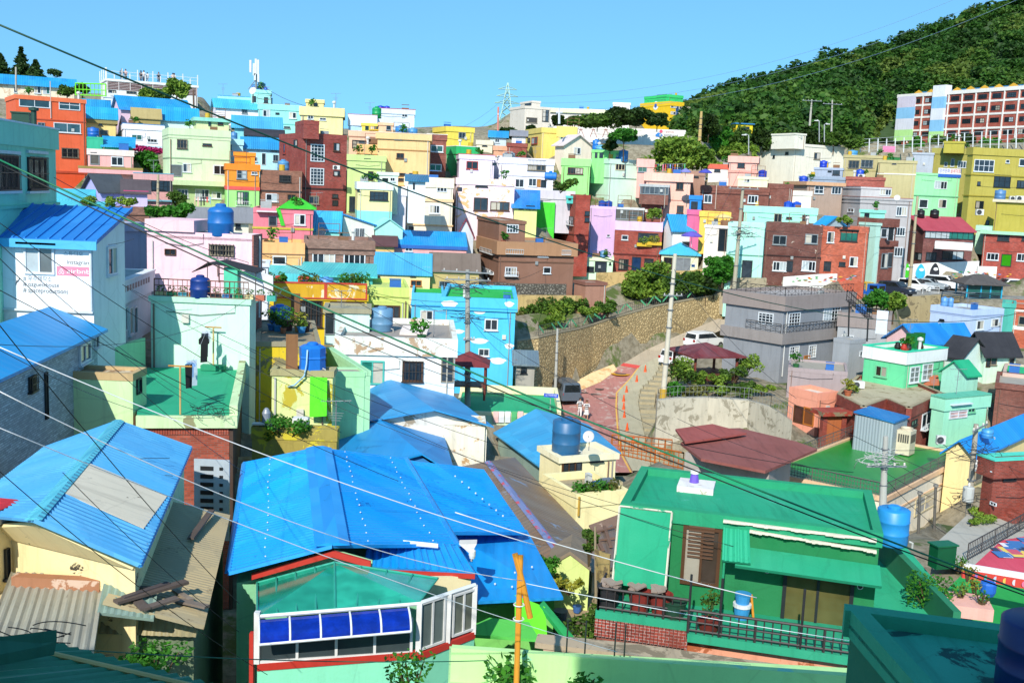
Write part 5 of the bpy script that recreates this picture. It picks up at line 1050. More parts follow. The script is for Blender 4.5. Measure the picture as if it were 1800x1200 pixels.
for i in range(6):p=Q0+uu*L*i/5;b2.tube([p+nn*a_+UP*(c_+.012)for a_,c_ in arc],.024,6)
b2.tube([Q0+nn*.5-UP*.34,Q1+nn*.5-UP*.34],.03,6);b2.build('awning_frame',plain('f0f4f8'),aw)
TERR+=[R(420,1200,-15.5),R(640,1190,-15.5),A+UP*-7,rF+UP*-6.5,C0+UP*-6,C1+UP*-6]
CB=metal('4f92e4',.25,rust='4c5866',rth=.66,ribs=0,fade=.55);zr=-7.1
A=R(208,743,zr);B=R(58,918,zr);rF=R(336,789,-7.9);rN=R(246,998,-7.9);lF=R(78,790,-7.7);lN=R(-75,905,-7.7)
rt=root('corrugated_roof_house',Vector((B.x,B.y,-12)),'cream house with a faded blue corrugated roof and a bare cream patch','house')
ribroof('roof',rt,rN,rF,A,B,CB,pitch=.21,amp=.022,smooth=True);ribroof('roof',rt,lF,lN,B,A,CB,pitch=.21,amp=.022,smooth=True)
cap(rt,A+UP*.07,B+UP*.07,.17,.03,'mt:5fb0e4');cap(rt,rF+UP*.04,rN+UP*.04,.05,.03,'mt:1c70d0','edge_trim')
lp=lambda s,t:rN.lerp(rF,s).lerp(B.lerp(A,s),t)+UP*.085
b=MB();b.hexa([lp(.2,.1),lp(.48,.02),lp(.5,.97),lp(.22,.93)]+[p+UP*.012 for p in(lp(.2,.1),lp(.48,.02),lp(.5,.97),lp(.22,.93))]);b.build('patch',wall('e8dcc4',.9,'5a4634',.64),rt)
cc=(rF+rN+lF+lN)/4;ins2=lambda p,k=.08:Vector((p.x+(cc.x-p.x)*k,p.y+(cc.y-p.y)*k,p.z))
footprint(rt,[ins2(lN),ins2(rN),ins2(rF),ins2(lF)],-16,-7.98,wall('f4e0a8',.6,'3c3428',.63))
polywall(rt,[ins2(lN)-UP*.3,ins2(rN)-UP*.1,ins2(B)-UP*.1],-.1,wall('f4e0a8',.6,'3c3428',.63),'gable')
ribroof('lean_to_roof',rt,R(165,1150,-9.0),R(-40,1165,-9.0),R(20,1010,-8.75),R(185,1016,-8.75),metal('a8a494',.2,rust='5c5040',ribs=0),pitch=.17,amp=.025,smooth=True)
footprint(rt,[R(160,1140,-9.4),R(-40,1150,-9.4),R(10,1020,-9.4),R(180,1022,-9.4)],-16,-9.15,wall('d8c8a0'),'lean_to_wall')
b=MB();kerb(b,R(30,1012,-8.6),R(183,1020,-8.6),.25,-8.78,-8.52);b.build('flashing','wt:a8704c/d8b8a0',rt)
o=root('tan_roof_house',R(380,1100,-12),'shack with a tan corrugated roof littered with old planks','shack')
ribroof('roof',o,R(358,1106,-9.15),R(404,908,-9.15),R(300,884,-8.65),R(180,1062,-8.7),metal('b0a07c',.2,rust='7c6c50',rth=.58,ribs=0,fade=.1),pitch=.14,amp=.016,smooth=True)
ribroof('lower_roof',o,R(346,1118,-9.6),R(176,1112,-9.6),R(184,1060,-9.2),R(350,1092,-9.3),metal('a89c74',.2,rust='6c6450',ribs=0),pitch=.17,amp=.02,smooth=True)
ribroof('patch_sheet',o,R(270,1092,-8.98),R(171,1080,-8.86),R(182,1030,-8.6),R(276,1050,-8.78),metal('88a094',.2,ribs=0),pitch=.14,amp=.012,smooth=True)
footprint(o,[R(340,1110,-9.6),R(186,1108,-9.6),R(310,905,-9.6),R(392,912,-9.6)],-16,-9.7,wall('6c7c60',.6))
def plank(lab,x0,y0,x1,y1,z,w_=.16,t=.05,col='5a4c44'):
 A=R(x0,y0,z);B=R(x1,y1,z+.02);u=(B-A).normalized();s=Vector((-u.y,u.x,0));q=MB();q.box(A,u,s,UP,0,(B-A).length,-w_/2,w_/2,0,t);o=q.build('plank',wall(col,.7),None,loc=A);tag(o,lab,'plank','old planks on the tan roof')
plank('dark plank lying alone near the top corner of the tan roof',335,948,372,898,-8.78)
plank('longest dark plank lying slantwise across the other planks',203,1060,328,1024,-8.66,.2,.06);plank('dark plank crossing under the longest plank',214,1030,256,1072,-8.76,.2)
plank('thin dark plank along the upper side of the plank heap',200,1031,272,1036,-8.76,.12);plank('grey plank with a bent end lying lowest on the tan roof',250,1072,312,1052,-8.76,.18,.05,'6a5c54')
plank('grey brown plank running to the right edge of the tan roof',306,1055,364,1068,-8.9,.16,.05,'7a6c60');plank('pale narrow plank right of the plank heap',303,1036,336,1056,-8.9,.12,.05,'8c7c6c');plank('thin dark plank over the middle of the plank heap',216,1052,296,1026,-8.62,.12,.05,'4a4040')
house('cream house end with a red and white roof edge at the left border','house',17.3,80,-60,29,925,1080,'f0e0b0',near='l',dep=3,ph=.15,po=.06,pc='f4f0f0',coping='c82030',wins=[(6,965,15,1012,'k1')],ext=2)
rt=root('louvred_gate',R(370,905,-13.2),'white metal gate with horizontal slots under the brick wall','gate');G0=at(341,806,26.5);G1=at(403,803,26.5)
b=MB();W_=(G1-G0).length;O=G0.copy();X=Vector((1,0,0));Nn=Vector((0,-1,0))
b.box(O,X,UP,Nn,0,W_,-2.6,0,-.05,0);b.build('panel',plain('b8c4cc',.5),rt);b=MB()
for i in range(8):b.box(O,X,UP,Nn,.2,W_*.55,-.35-i*.26,-.22-i*.26,.002,.02);b.box(O,X,UP,Nn,W_*.72,W_*.82,-.33-i*.26,-.24-i*.26,.002,.02)
b.build('slot',plain('101418'),rt)
o=root('shade_building',Vector((-2,-8,-14)),'unseen tall building added behind the viewpoint to shade the near roofs','building');  # unseen block added to shade the near roofs; gap lets sun reach the parapet
for(xa,xb)in((-13,-7.6),(-3.6,6.2)):b=MB();b.box(Vector((0,0,0)),Vector((1,0,0)),Vector((0,1,0)),UP,xa,xb,-14,-3.2,-14,7.6);b.build('wall',MT('d8d0c0'),o);b=MB();b.box(Vector((0,0,0)),Vector((1,0,0)),Vector((0,1,0)),UP,xa-.2,xb+.2,-14.2,-3.0,7.602,8.0);b.build('parapet',MT('c8c0b0'),o)
b=MB();b.box(Vector((0,0,0)),Vector((1,0,0)),Vector((0,1,0)),UP,-7.6,-3.6,-14,-3.4,-14,-2);b.build('link_wall',MT('d8d0c0'),o)
#  right foreground
GRN='047c44'
gh=H['greenhouse']=house('emerald green house with chipped edges, louvred window and sliding glass doors','house',19.7,-16,1095,1548,936,1112,wall(GRN,.35,'d8d8c4',.72),near='r',dep=3.7,ph=.22,po=.06,pc=wall('0e9c6c',.3,'d8d8c4',.7),rc=wall('0aa478',.8,'48b494',.64),ext=3,wins=[(1202,921,1263,1032,'b2S:4a3c30'),(1378,1002,1494,1116,'k2S:75703a')])
g=gh;W=g.W;Ht=g.H
def gx(px,py):return g.loc(px,py)
a0,z0=gx(1205,978);a1,z1=gx(1260,925);b=MB()
for i in range(9):z=z0+(z1-z0)*(i+.5)/9;b.box(g.A,g.u,UP,g.n,a0+.04,a1-.04,z-.018,z+.018,.03,.075)
b.build('louvre',plain('6a4a34',.6),g.r)
A=g.A;u=g.u;n=g.n
pp=lambda a,z,o:A+u*a+UP*z+n*o
wd=[pp(-.06,.55,.6),pp(1.22,.55,.6),pp(1.22,g.H-.05,.1),pp(-.06,g.H-.05,.1)];b=MB();b.prism(wd,n*-.55);b.build('slanted_wall',wall('0fa478',.4,'d8d8c4',.74),g.r)
b=MB()
for(p,q)in((wd[0],wd[3]),(wd[1],wd[2]),(wd[3],wd[2])):b.tube([p+n*.01,p.lerp(q,.5)+n*.012,q+n*.01],.028,5)
b.build('chipped_edge','wt:d8d4c0/20a078',g.r)
a0,z0=gx(1296,958);a1,z1=gx(1546,1000);b=MB()
b.hexa([pp(a0,z0-.12,.02),pp(a0,z0-.32,.7),pp(a1,z0-.36,.75),pp(a1,z0-.18,.02),pp(a0,z0,.02),pp(a0,z0-.24,.75),pp(a1,z0-.28,.8),pp(a1,z0-.06,.02)]);b.build('canopy',wall('0fa074',.3),g.r)
for k,(xx0,yy0,xx1,yy1)in enumerate(((1272,912,1540,946),(1318,930,1540,966))):
 a_,z_=gx(xx0,yy0);c_,y_=gx(xx1,yy1);m=MB();rnd=random.Random(k);N_=40
 for i in range(N_):
  s0=a_+(c_-a_)*i/N_;s1=a_+(c_-a_)*(i+1)/N_;zz0=z_+(y_-z_)*i/N_;o1=.05+.06*rnd.random()+.06*math.sin(i*.7);m.box(A,u,UP,n,s0,s1+.001,zz0-.03-.015*rnd.random(),zz0+.02,.07,.11+o1*.5)
 m.build('cement_ledge',wall('e8e0cc',.5,'20a078',.62),g.r)
a0,z0=gx(1272,925);a1,z1=gx(1318,920);o=MB();
ribroof('small_awning',g.r,pp(a0+.05,z0-.62,.75),pp(a1+.1,z0-.62,.72),pp(a1,z0-.05,.03),pp(a0,z0-.05,.03),wall('14a87c',.3),pitch=.12,amp=.015)
b=MB();b.tube([pp(a0+.1,z0-.65,.7),pp(a0+.1,-.02,.7)],.03,8);b.build('awning_post',wall('109868'),g.r)
o=root('roof_plinth',g.g(1.55,2.0,g.zr),'white plinth patch on the green roof','plinth');b=MB();b.box(g.g(1.1,2.2,g.zr),g.u,g.v,UP,0,.95,0,.9,.004,.16);b.build('slab','wt:f0ece8/c8b8a0',o)
o=root('roof_vent',g.g(1.5,2.75,g.zr+.17),'purple roof vent with a white lid on the green roof','roof vent');b=MB();b.lathe(g.g(1.5,2.75,g.zr+.165),[(.13,0),(.1,.22),(.1,.24)],14);b.build('body',plain('7a5cd0'),o);b=MB();b.lathe(g.g(1.5,2.75,g.zr+.405),[(.12,0),(.12,.08),(.04,.1)],14);b.build('lid',plain('f0ece4'),o)
zb=-9.95
bal=root('balcony',R(1380,1185,zb),'long green balcony with a dark railing in front of the green house','balcony')
B0=g.g(-.35,-.2,0);p0=Vector((B0.x,B0.y,zb));q=lambda a,b_:Vector((g.g(a,b_,0).x,g.g(a,b_,0).y,zb))
b=MB();b.prism([q(-.35,-1.15),q(1.9,-1.15),q(1.9,.0),q(-.35,0)],UP*-.2);b.prism([q(1.9,-1.75),q(W-.15,-1.75),q(W-.15,-.0),q(1.9,-.0)],UP*-.2);b.build('slab',wall('18a078',.5,'c8d8c8',.7),bal)
b=MB();k=.09
def skirt(A_,B_,h):
 d_=(B_-A_).normalized();n_=Vector((d_.y,-d_.x,0));L=(B_-A_).length
 for i in range(int(L/k)):b.box(A_,d_,UP,n_,i*k+.008,i*k+k-.008,-.2-h,-.2,0,.05)
skirt(q(-.35,-1.15),q(1.9,-1.15),.42);skirt(q(1.9,-1.15),q(1.9,-1.75),.42);b.build('brick_skirt','br:a04030/e0d0c8',bal)
b=MB();b.prism([q(-.3,-1.1)+UP*-4,q(1.85,-1.1)+UP*-4,q(1.85,.5)+UP*-4,q(-.3,.5)+UP*-4],UP*3.78);b.build('lower_brick','br:a05040',bal)
b=MB();b.prism([q(1.9,-1.5)+UP*-4,q(W,-1.5)+UP*-4,q(W,.5)+UP*-4,q(1.9,.5)+UP*-4],UP*3.78);b.build('lower_wall','wt:e8a080/b06038',bal)
for(s,e)in((q(-.3,-1.1),q(1.85,-1.1)),(q(1.9,-1.7),q(W-.2,-1.7)),(q(-.3,-1.1),q(-.3,-.1))):rail(bal,s,e,.55,r=.022,mat='3a3434',mid=2,step=.18)
for a_ in(1.9,2.6,4.4):b=MB();b.tube([q(a_,-1.7)+UP*-.1,q(a_,-1.7)+UP*1.4],.03,6);b.build('post',plain('2a2a2c'),bal)
b=MB();b.tube([q(W-.15,-1.72)+UP*-.5,q(W-.15,-1.72)+UP*.75],.035,6);b.build('rusty_post',plain('c87828',.8),bal)
wk=root('green_walkway',R(1600,1010,-9.9),'green painted walkway behind a dark green parapet wall','walkway')
slab(wk,[R(1520,1130,-9.95),R(1690,1080,-9.95),R(1575,945,-9.95),R(1535,960,-9.95)],.08,wall('18b080',.6),'floor')
b=MB();A_=R(1557,940,-9.2);C_=R(1690,1075,-9.2);kerb(b,A_,C_,.18,-10.8,-9.2);b.build('parapet',wall('0c7c54',.3),wk)
dg=root('green_flat_roof',R(1560,1190,-5.6),'dark green painted flat roof with a raised rim in the bottom right corner','flat roof');z=-4.95
Q=[R(1484,1060,z),R(1850,1108,z),R(2100,1500,z),R(1820,1440,z)]
slab(dg,[p-UP*.22 for p in Q],.05,wall('30b090',.8,'0c5850',.56),'floor')
b=MB();c=sum(Q,Vector())/4
for i in range(4):
 p=Q[i];q_=Q[(i+1)%4];d_=(q_-p).normalized();s=(c-p);s=(s-d_*s.dot(d_));s.z=0;s=s.normalized()*.22;e_=d_*.22
 b.prism([p+(e_ if i%2 else Vector()),q_-(e_ if i%2 else Vector()),q_+s-(e_ if i%2 else Vector()),p+s+(e_ if i%2 else Vector())],UP*-.34)
b.build('rim',wall('2aa880',.4),dg)
footprint(dg,[p+(c-p)*.06 for p in Q],-12,z-.36,wall('0f7858',.3))
bl=root('corrugated_roof',R(200,1180,-5.4),'dark green corrugated roof edge in the bottom left corner','roof')
z=-5.4;ribroof('roof',bl,R(-60,1300,z+.3),R(-150,1125,z+.3),R(70,1133,z+.1),R(372,1212,z-.3),metal('1c6a54',.2,ribs=0,rough=.5),pitch=.18,amp=.02,smooth=True)
b=MB();A_=R(90,1148,z+.16);B_=R(380,1214,z-.2);b.tube([A_,B_],.03,6);b.build('edge',plain('c8b070'),bl)
b=MB();b.prism([R(-30,1175,z+.35),R(95,1150,z+.3),R(100,1125,z+.45),R(-30,1142,z+.5)],UP*.12);b.build('ridge_box',wall('1c6a54'),bl)
rg=root('roof_garden',R(960,1190,-8.9),'pale lime roof garden wall with posts at the bottom centre','roof garden');z=-8.2
slab(rg,[R(780,1400,z-.7),R(1500,1420,z-.7),R(1520,1180,z-.7),R(790,1140,z-.7)],.06,'b8e89c','floor')
b=MB();kerb(b,R(795,1132,z),R(1500,1182,z),.14,z-.9,z);b.build('parapet',wall('c0f0a0',.25,'98e0c0',.6),rg)
footprint(rg,[R(785,1150,z),R(1500,1190,z),R(1500,1500,z),R(780,1500,z)],-14,z-.75,'a8e0b8')
for i,x in enumerate((994,1026,1078,1095)):p=R(x,1178+i*3,z-.6);b=MB();b.tube([p-UP*.1,p+UP*1.0],.016,6);b.build('post',plain('2a3430'),rg)
lg=root('lime_wall',R(935,1100,-10.8),'lime green wall panel at the edge of the bright blue roof','wall');polywall(lg,[R(905,1120,-11.4),R(962,1120,-11.4),R(958,1066,-10.9),R(905,1045,-10.9)],.12,wall('64e41c',.3),'panel')
b=MB();b.prism([R(955,1062,-11.0),R(1010,1128,-11.3),R(995,1130,-11.3),R(948,1070,-11.0)],UP*.12);b.build('green_edge',wall('18a858'),lg)
b=MB();b.prism([R(800,1118,-11.2),R(948,1128,-11.2),R(930,1098,-11.1),R(860,1090,-11.1)],UP*.08);b.build('floor',wall('58c850'),lg)
cg=H['creamgreen']=house('cream building with peach trim and a glossy green flat roof with railings','building',48,50,1556,1702,873,960,'f4ead4',side=1342,near='l',dep=8,ph=.16,po=.12,pc='ecc49c',rc=wall('088c2c',.35,rough=.38),wins=[(1668,849,1694,869,'c2 2S:e4e8ec'),(1609,876,1641,888,'c2 2S:e4e8ec'),(1612,948,1630,962,'w2:7898b0'),(1658,905,1672,925,'kD1')],bands=[(905,.12,.05,'ecc49c')],ext=6)
g=cg;z=g.H+.02
rail(g.r,g.g(0,0,z),g.g(g.W,0,z),.75,mat='6a6460',mid=3,step=.18);rail(g.r,g.g(0,0,z),g.g(0,g.D,z),.75,mat='6a6460',mid=3,step=.18);rail(g.r,g.g(0,g.D,z),g.g(g.W,g.D,z),.75,mat='6a6460',mid=3,step=.25)
zr_=g.A.z+g.zr
def onroof(px,py):return R(px,py,zr_)
P=onroof(1565,802);sh=root('metal_shed',P,'grey corrugated metal shed with a blue roof on the glossy green roof','shed');u=g.u;v=g.v
W1=solve(P,(onroof(1596,785)-P).normalized(),1596);W2_=solve(P,(onroof(1503,790)-P).normalized(),1503);du=(onroof(1600,778)-P).normalized();du=g.u;dv=g.v
W1=2.6;W2_=2.6;top=2.35
b=MB();b.prism([P,P+du*W1,P+du*W1+dv*W2_,P+dv*W2_],UP*top);b.build('wall',metal('a8b4bc',.2,ribs=.6,fade=.1),sh)
b=MB();b.prism([P-du*.1-dv*.1+UP*(top-.1),P+du*(W1+.1)-dv*.1+UP*(top-.1),P+du*(W1+.1)+dv*(W2_+.1)+UP*(top+.15),P-du*.1+dv*(W2_+.1)+UP*(top+.15)],UP*.1);b.build('roof',metal('1c68c4',.3,ribs=.2),sh)
P=onroof(1597,803);ac=root('rooftop_chiller',P,'tall cream air conditioning unit with a round fan beside the metal shed','air conditioner');b=MB();b.box(P,du,dv,UP,0,1.05,0,.9,.08,1.7);b.build('casing',plain('e8dcc0',.5),ac);b=MB();b.lathe(P+du*.5+dv*.45+UP*1.7,[(.4,0),(.4,.14),(.34,.14),(.3,.02)],20);b.build('fan_ring',plain('d8ccb0'),ac);b=MB()
for i in range(5):b.box(P,dv,UP,-du,.1+i*.15,.2+i*.15,.9,1.45,.003,.02);b.box(P,du,UP,-dv,.1+i*.18,.22+i*.18,.9,1.45,.003,.02)
b.build('grille',plain('5a5850'),ac)
rb=root('red_roof',R(1290,815,-14.3),'low building with stepped red brown flat roofs under the concrete wall','building')
slab(rb,[R(1196,782,-14.2),R(1232,810,-14.2),R(1345,832,-14.2),R(1436,793,-14.2),R(1400,780,-14.2),R(1300,756,-14.2),R(1240,758,-14.2)],.15,'dt:905048');slab(rb,[R(1187,757,-13.9),R(1204,780,-13.9),R(1262,772,-13.9),R(1312,764,-13.9),R(1252,748,-13.9)],.12,'dt:a45048')
footprint(rb,[R(1205,790,-14.1),R(1352,830,-14.3),R(1392,792,-14.3),R(1290,765,-14.1)],-20,-14.25,'b0a8a0')
rt=gable('cream house under a large bright blue roof at the right border','house',R(1700,752,-14.6),R(1850,735,-14.6),R(1770,745,-15.6),R(1900,760,-15.6),R(1668,768,-15.6),R(1720,800,-15.6),-21,metal('1470e0',.4,ribs=.2,fade=.15),wall('f8e4a0',.3))if False else None
H['bluer']=house('cream house under a large bright blue roof near the right pole','house',53,48,1710,1850,800,850,'f8e0a0',side=1664,near='l',roof='gf',hr=.75,rc=metal('1480f0',.4,ribs=.2,fade=.15),oh=.3,ext=5,wins=[(1716,812,1736,836,'m2')])
H['brickr']=house('red brown brick house with outside stairs at the right border','house',43,18,1750,1860,808,960,'br:9c3c28',near='l',side=1731,ph=.8,po=.25,coping='50d8c0',rc='70d8c0',wins=[(1743,817,1758,826,'w3'),(1742,880,1752,890,'w2'),(1765,818,1785,845,'kD1')],ext=4)
b=MB();g=H['brickr']
for i in range(9):b.box(g.A,g.u,UP,g.n,.3+i*.35,.7+i*.35,g.H*.25+i*.22,g.H*.25+i*.22+.22,.004,.9)
b.build('stair','br:a84430',g.r)
mw=root('mural_wall',R(1750,1000,-15),'white and red wall with painted round motifs along the green court','wall')
A_=at(1693,1000,32.5);B_=at(1860,1028,31);d_=(B_-A_);b=MB();b.mi=0;b.prism([A_,B_,B_-UP*.35,A_-UP*.35],Vector((0,.12,0)));b.build('wall','d84438',mw);b=MB();b.prism([A_+UP*.22,B_+UP*.22,B_+UP*.003,A_+UP*.003],Vector((0,.14,0)));b.build('coping','f4f0f0',mw)
b=MB();cs=['e87898','9a70b8','58b0a0','b8d0f0','e8c058','d8d8e0']
for i in range(9):
 b.mi=i%6;p=A_.lerp(B_,.06+i*.1)-UP*.18+Vector((0,-.002,0));b.prism([p+Vector((math.cos(t*PI/6)*.1,0,math.sin(t*PI/6)*.12))for t in range(12)],Vector((0,-.004,0)))
b.build('motif',cs,mw)
zr_=-13.9;Z=[R(1471,692,zr_),R(1518,716,zr_),R(1559,701,zr_),R(1598,718,zr_),R(1658,691,zr_),R(1606,669,zr_),R(1508,659,zr_)]
rt=root('brick_house',Vector((Z[3].x,Z[3].y,-18)),'red brick courtyard house with a zigzag front and bare concrete roof','house')
cz_=sum(Z,Vector())/len(Z);inz=[p.lerp(cz_,.025)for p in Z];mbr=MT('br:a43c28/9a8a80/d8b8a0')
footprint(rt,inz,-21,zr_-.62,mbr);footprint(rt,inz,zr_-.6,zr_-.22,'wt:bcb090/9c8c68','roof')
b=MB()
for i in range(7):kerb(b,Z[(i+1)%7],Z[i],.2,zr_-.78,zr_)
b.build('parapet',mbr,rt);b=MB()
for i in range(7):kerb(b,Z[(i+1)%7],Z[i],.24,zr_+.002,zr_+.06)
b.build('coping',MT('a89878'),rt)
def ewin(i,x0,y0,x1,y1,st,gl='33424e'):
 p,q=inz[i],inz[i+1];u_=(q-p).normalized();n_=Vector((u_.y,-u_.x,0));O=Vector((p.x,p.y,0));a,c=hit(x0,y0,p,n_),hit(x1,y1,p,n_);window(rt,O,u_,n_,(a-O).dot(u_),(c-O).dot(u_),c.z,a.z,st,gl)
ewin(0,1496,723,1511,735,'k2');ewin(1,1535,726,1551,738,'w2');ewin(2,1570,726,1588,752,'kD1');ewin(3,1621,728,1643,741,'w3P');ewin(3,1602,740,1611,745,'k2')
for nm_,i0,i1 in(('redwing',0,2),('redmain',2,4)):
 h2=House();h2.P=Z[i0];h2.W=(Z[i1]-Z[i0]).length;uu_=(Z[i1]-Z[i0]).normalized();h2.D=5.0;h2.zr=zr_-.22;h2.uu=uu_
 h2.g=(lambda P,U:(lambda a,b,z:Vector(((P+U*a+Vector((0,1,0))*b).x,(P+U*a+Vector((0,1,0))*b).y,z)))(h2.P,h2.uu))if False else(lambda a,b,z,P=h2.P,U=uu_:Vector((P.x+U.x*a,P.y+U.y*a+b,z)))
 h2.stub=True;H[nm_]=h2
TERR+=[p+UP*-5 for p in Z]
flat_=[]
gs=root('grass_bed',R(1720,930,-15.5),'small lawn bed beside the lane at the right','lawn');b=MB();b.prism([R(1705,925,-15.55),R(1745,905,-15.55),R(1752,885,-15.55),R(1716,895,-15.55)],UP*.08);b.build('soil',plain('5c5038'),gs)
cl=[clump(R(random.uniform(1708,1748),random.uniform(892,918),-15.4),.25,60,.4)for _ in range(26)];leafmesh('grass',np.concatenate(cl),.07,leafm(*LEAF['light']),gs)
o=root('lane_rail',R(1650,975,-15.5),'dark railing along the lane by the pink court','railing');rail(o,R(1700,985,-15.55),R(1850,900,-15.55),.8,mat='4a4644',mid=2,step=.2)
g=H['creamgreen'];a0,z0=g.loc(1650,930);o=root('shop_sign',g.A+g.u*a0+UP*z0,'brown shop sign with white characters on the cream building','sign');b=MB();b.box(g.A,g.u,UP,g.n,a0,a0+1.9,z0,z0+.75,.05,.3);b.build('board',plain('3c2824'),o);text3d('카페',g.A+g.u*(a0+.5)+UP*(z0+.15)+g.n*.3,g.u,g.n,.45,'f0f0ec',o)
for i,(x,y0,y1,d)in enumerate(((1612,985,868,43),(1640,975,855,44))):o=root('steel_post',at(x,y0,d),('left','right')[i]+' grey steel post standing before the cream building','post','steel posts');b=MB();b.tube([at(x,y0,d),at(x+5,y1,d)],.08,8);b.build('shaft',plain('6c6860'),o);b=MB();p=at(x+5,y1,d);b.tube([p,p+UP*.12],.14,8);b.build('cap',plain('8c8880'),o)
b=MB();rnd=random.Random(9);cs=['3c78b8','f0d060','e8e8f0','d05870','58b0a8','2c3c5c']
for i in range(30):b.mi=rnd.randint(0,5);x=rnd.uniform(1762,1830);y=rnd.uniform(962,985)-(x-1745)*.2;p=R(x,y,-15.54);w_=rnd.uniform(.15,.35);b.box(p,Vector((1,0,0)),Vector((0,1,0)),UP,-w_,w_,-w_*.8,w_*1.8,0,.006+i*.0004)
b.build('court_mural',cs,None,loc=R(1780,960,-15.54));tag(bpy.data.objects[[o.name for o in bpy.data.objects if o.name.startswith('court_mural')][-1]],'painted cluster of coloured block houses on the pink court','mural')
yd=H['greenyard']=house('green painted roof yard with a cream parapet and drying towels','roof yard',56,-14,800,986,729,745,'d8ecc8',near='r',dep=6.6,ph=.1,po=.02,pc='fcf0c0',rc='18b078',ext=4)
b=MB();b.box(yd.g(0,yd.D,yd.H),yd.u,yd.v,UP,0,yd.W,-.25,0,.003,.55);b.box(yd.g(0,0,yd.H),yd.u,yd.v,UP,yd.W-.25,yd.W,0,yd.D-.26,.003,.55);b.build('back_parapet','fcf0c0',yd.r)
o=H['limegab']=house('small lime gabled shed at the end of the brown roof','shed',27,0,966,1036,995,1020,'d8e890',near='l',dep=1.6,roof='gs',hr=.45,rc='dt:8c7c68',oh=.05,ext=2)
MAPX=True
hh('inf1','small cream hut with a green flat roof on the ridge','hut',112,5,838,866,246,262,'e8e0c8',dep=4,rc='38b060',wins=[(848,250,856,257,'k2')])
hh('inf2','small grey blue hut with a blue roof on the ridge','hut',113,5,862,890,240,258,'c8d8e0',dep=4,roof='gf',hr=.8,rc='mt:2f8ce0',wins=[(870,244,878,251,'w2')])
hh('inf3','small pale terracotta hut left of the maroon railed house','hut',109,5,868,893,256,272,'e0a888',dep=4,wins=[(876,260,884,266,'k2')])
hh('inf4','small white hut beside the yellow chapel house','hut',110,5,900,924,238,252,'f0ece8',dep=4,roof='gf',hr=.7,rc='8c8c94')
hh('inf5','low brown shed under the spreading cherry tree','shed',99.5,5,1212,1240,300,322,'a8806c',dep=3,wins=[(1220,305,1228,312,'k2')])
hh('inf6','low white shed by the colourful laundry and parasols','shed',102,5,1246,1284,288,312,'f0e4dc',dep=3,wins=[(1256,294,1266,302,'k2')],pc='d8644c')
MAPX=False
hh('inf7','small turquoise lean to behind the yellow planted house','lean-to',63,5,473,530,487,500,'58c0c8',dep=4,roof='shed',hr=.5,rc='mt:58b8d8')
hh('inf8','low turquoise sheet roofed hut behind the ochre parapet','hut',63,5,535,655,484,500,'50b8c0',dep=4,roof='shed',hr=.5,rc='mt:50b0d0')
hh('inf9','low grey shed with a rusty roof beside the winding steps','shed',66,5,908,940,640,668,'a8a498',dep=2.5,roof='shed',hr=.5,rc='mr:7c8c94/8c5c40',wins=[(916,646,926,656,'k2')])
#  roads, walls, ground
def struct(name,mb_,mat,kind='structure',label=None):o=mb_.build(name,mat,None);o['kind']=kind;return o
def strip(rows,lift=0.0,sub=6):
 b=MB();L=[at(*r[0])+UP*lift for r in rows];Rr=[at(*r[1])+UP*lift for r in rows]
 for i in range(len(rows)-1):b.face([L[i],Rr[i],Rr[i+1],L[i+1]])
 return b,L,Rr
rows=[((1035,830,60),(1112,830,60)),((1020,800,64),(1096,800,64)),((1003,760,69.5),(1089,760,69.5)),((990,720,75.3),(1086,715,76)),((985,695,79),(1087,690,79.5)),((1030,670,82),(1108,668,82.2)),((1085,645,85),(1125,645,85)),((1135,615,88.7),(1180,617,88.5)),((1195,588,91),(1240,592,90.5)),((1262,560,94),(1300,566,93))]
b,L,Rr=strip(rows)
b.m=[0]*6+[1]*3;o=struct('road',b,[wall('b87c72',.8,'c8aca0',.55),wall('b8a890',.5,'a09078',.6)])
TERR+=[p-UP*.45 for p in L+Rr]+[(p+q)/2-UP*.45 for p,q in zip(L,Rr)]
rows2=[((1112,830,60),(1145,828,60.3)),((1096,800,64),(1140,798,64.3)),((1089,760,69.5),(1131,758,69.8)),((1086,715,76),(1122,713,76.3)),((1087,690,79.5),(1126,688,79.8)),((1108,668,82.2),(1150,666,82.4)),((1125,645,85),(1162,644,85.2)),((1180,617,88.5),(1210,618,88.4)),((1240,592,91.5),(1262,595,91))]
b,L2,R2=strip(rows2,.12)
for i in range(len(L2)-1):b.face([L2[i],L2[i+1],L2[i+1]-UP*.16,L2[i]-UP*.16])
struct('pavement',b,wall('b8b094',.5,'8c8468',.62));TERR+=[p-UP*.45 for p in L2+R2]
def flat(name,pts,lift,mat,kind=None,label=None,cat=None):
 b=MB();b.face([p+UP*lift for p in pts]);o=b.build(name,MT(mat));
 if kind:o['kind']=kind
 else:tag(o,label,cat)
 return o
def onroad(px,py,h=0):
 best=None
 ys=[(r[0][1]+r[1][1])/2 for r in rows];ds=[(r[0][2]+r[1][2])/2 for r in rows]
 for i in range(len(ys)-1):
  if ys[i]>=py>=ys[i+1]:f=(ys[i]-py)/(ys[i]-ys[i+1]);return at(px,py,ds[i]+(ds[i+1]-ds[i])*f)
 return at(px,py,ds[0]if py>ys[0]else ds[-1])
flat('sand_patch',[onroad(*p)for p in((992,684),(1010,690),(1055,672),(1085,650),(1078,640),(1040,655),(1000,677))],.02,'wt:f4d4a0/e0b078','structure')
flat('road_marking',[onroad(*p)for p in((1090,643),(1135,650),(1142,645),(1096,638))],.02,'d84c44','structure')
flat('road_marking',[onroad(*p)for p in((1188,606),(1216,603),(1222,599),(1196,601))],.02,'d84c44','structure')
b=MB()
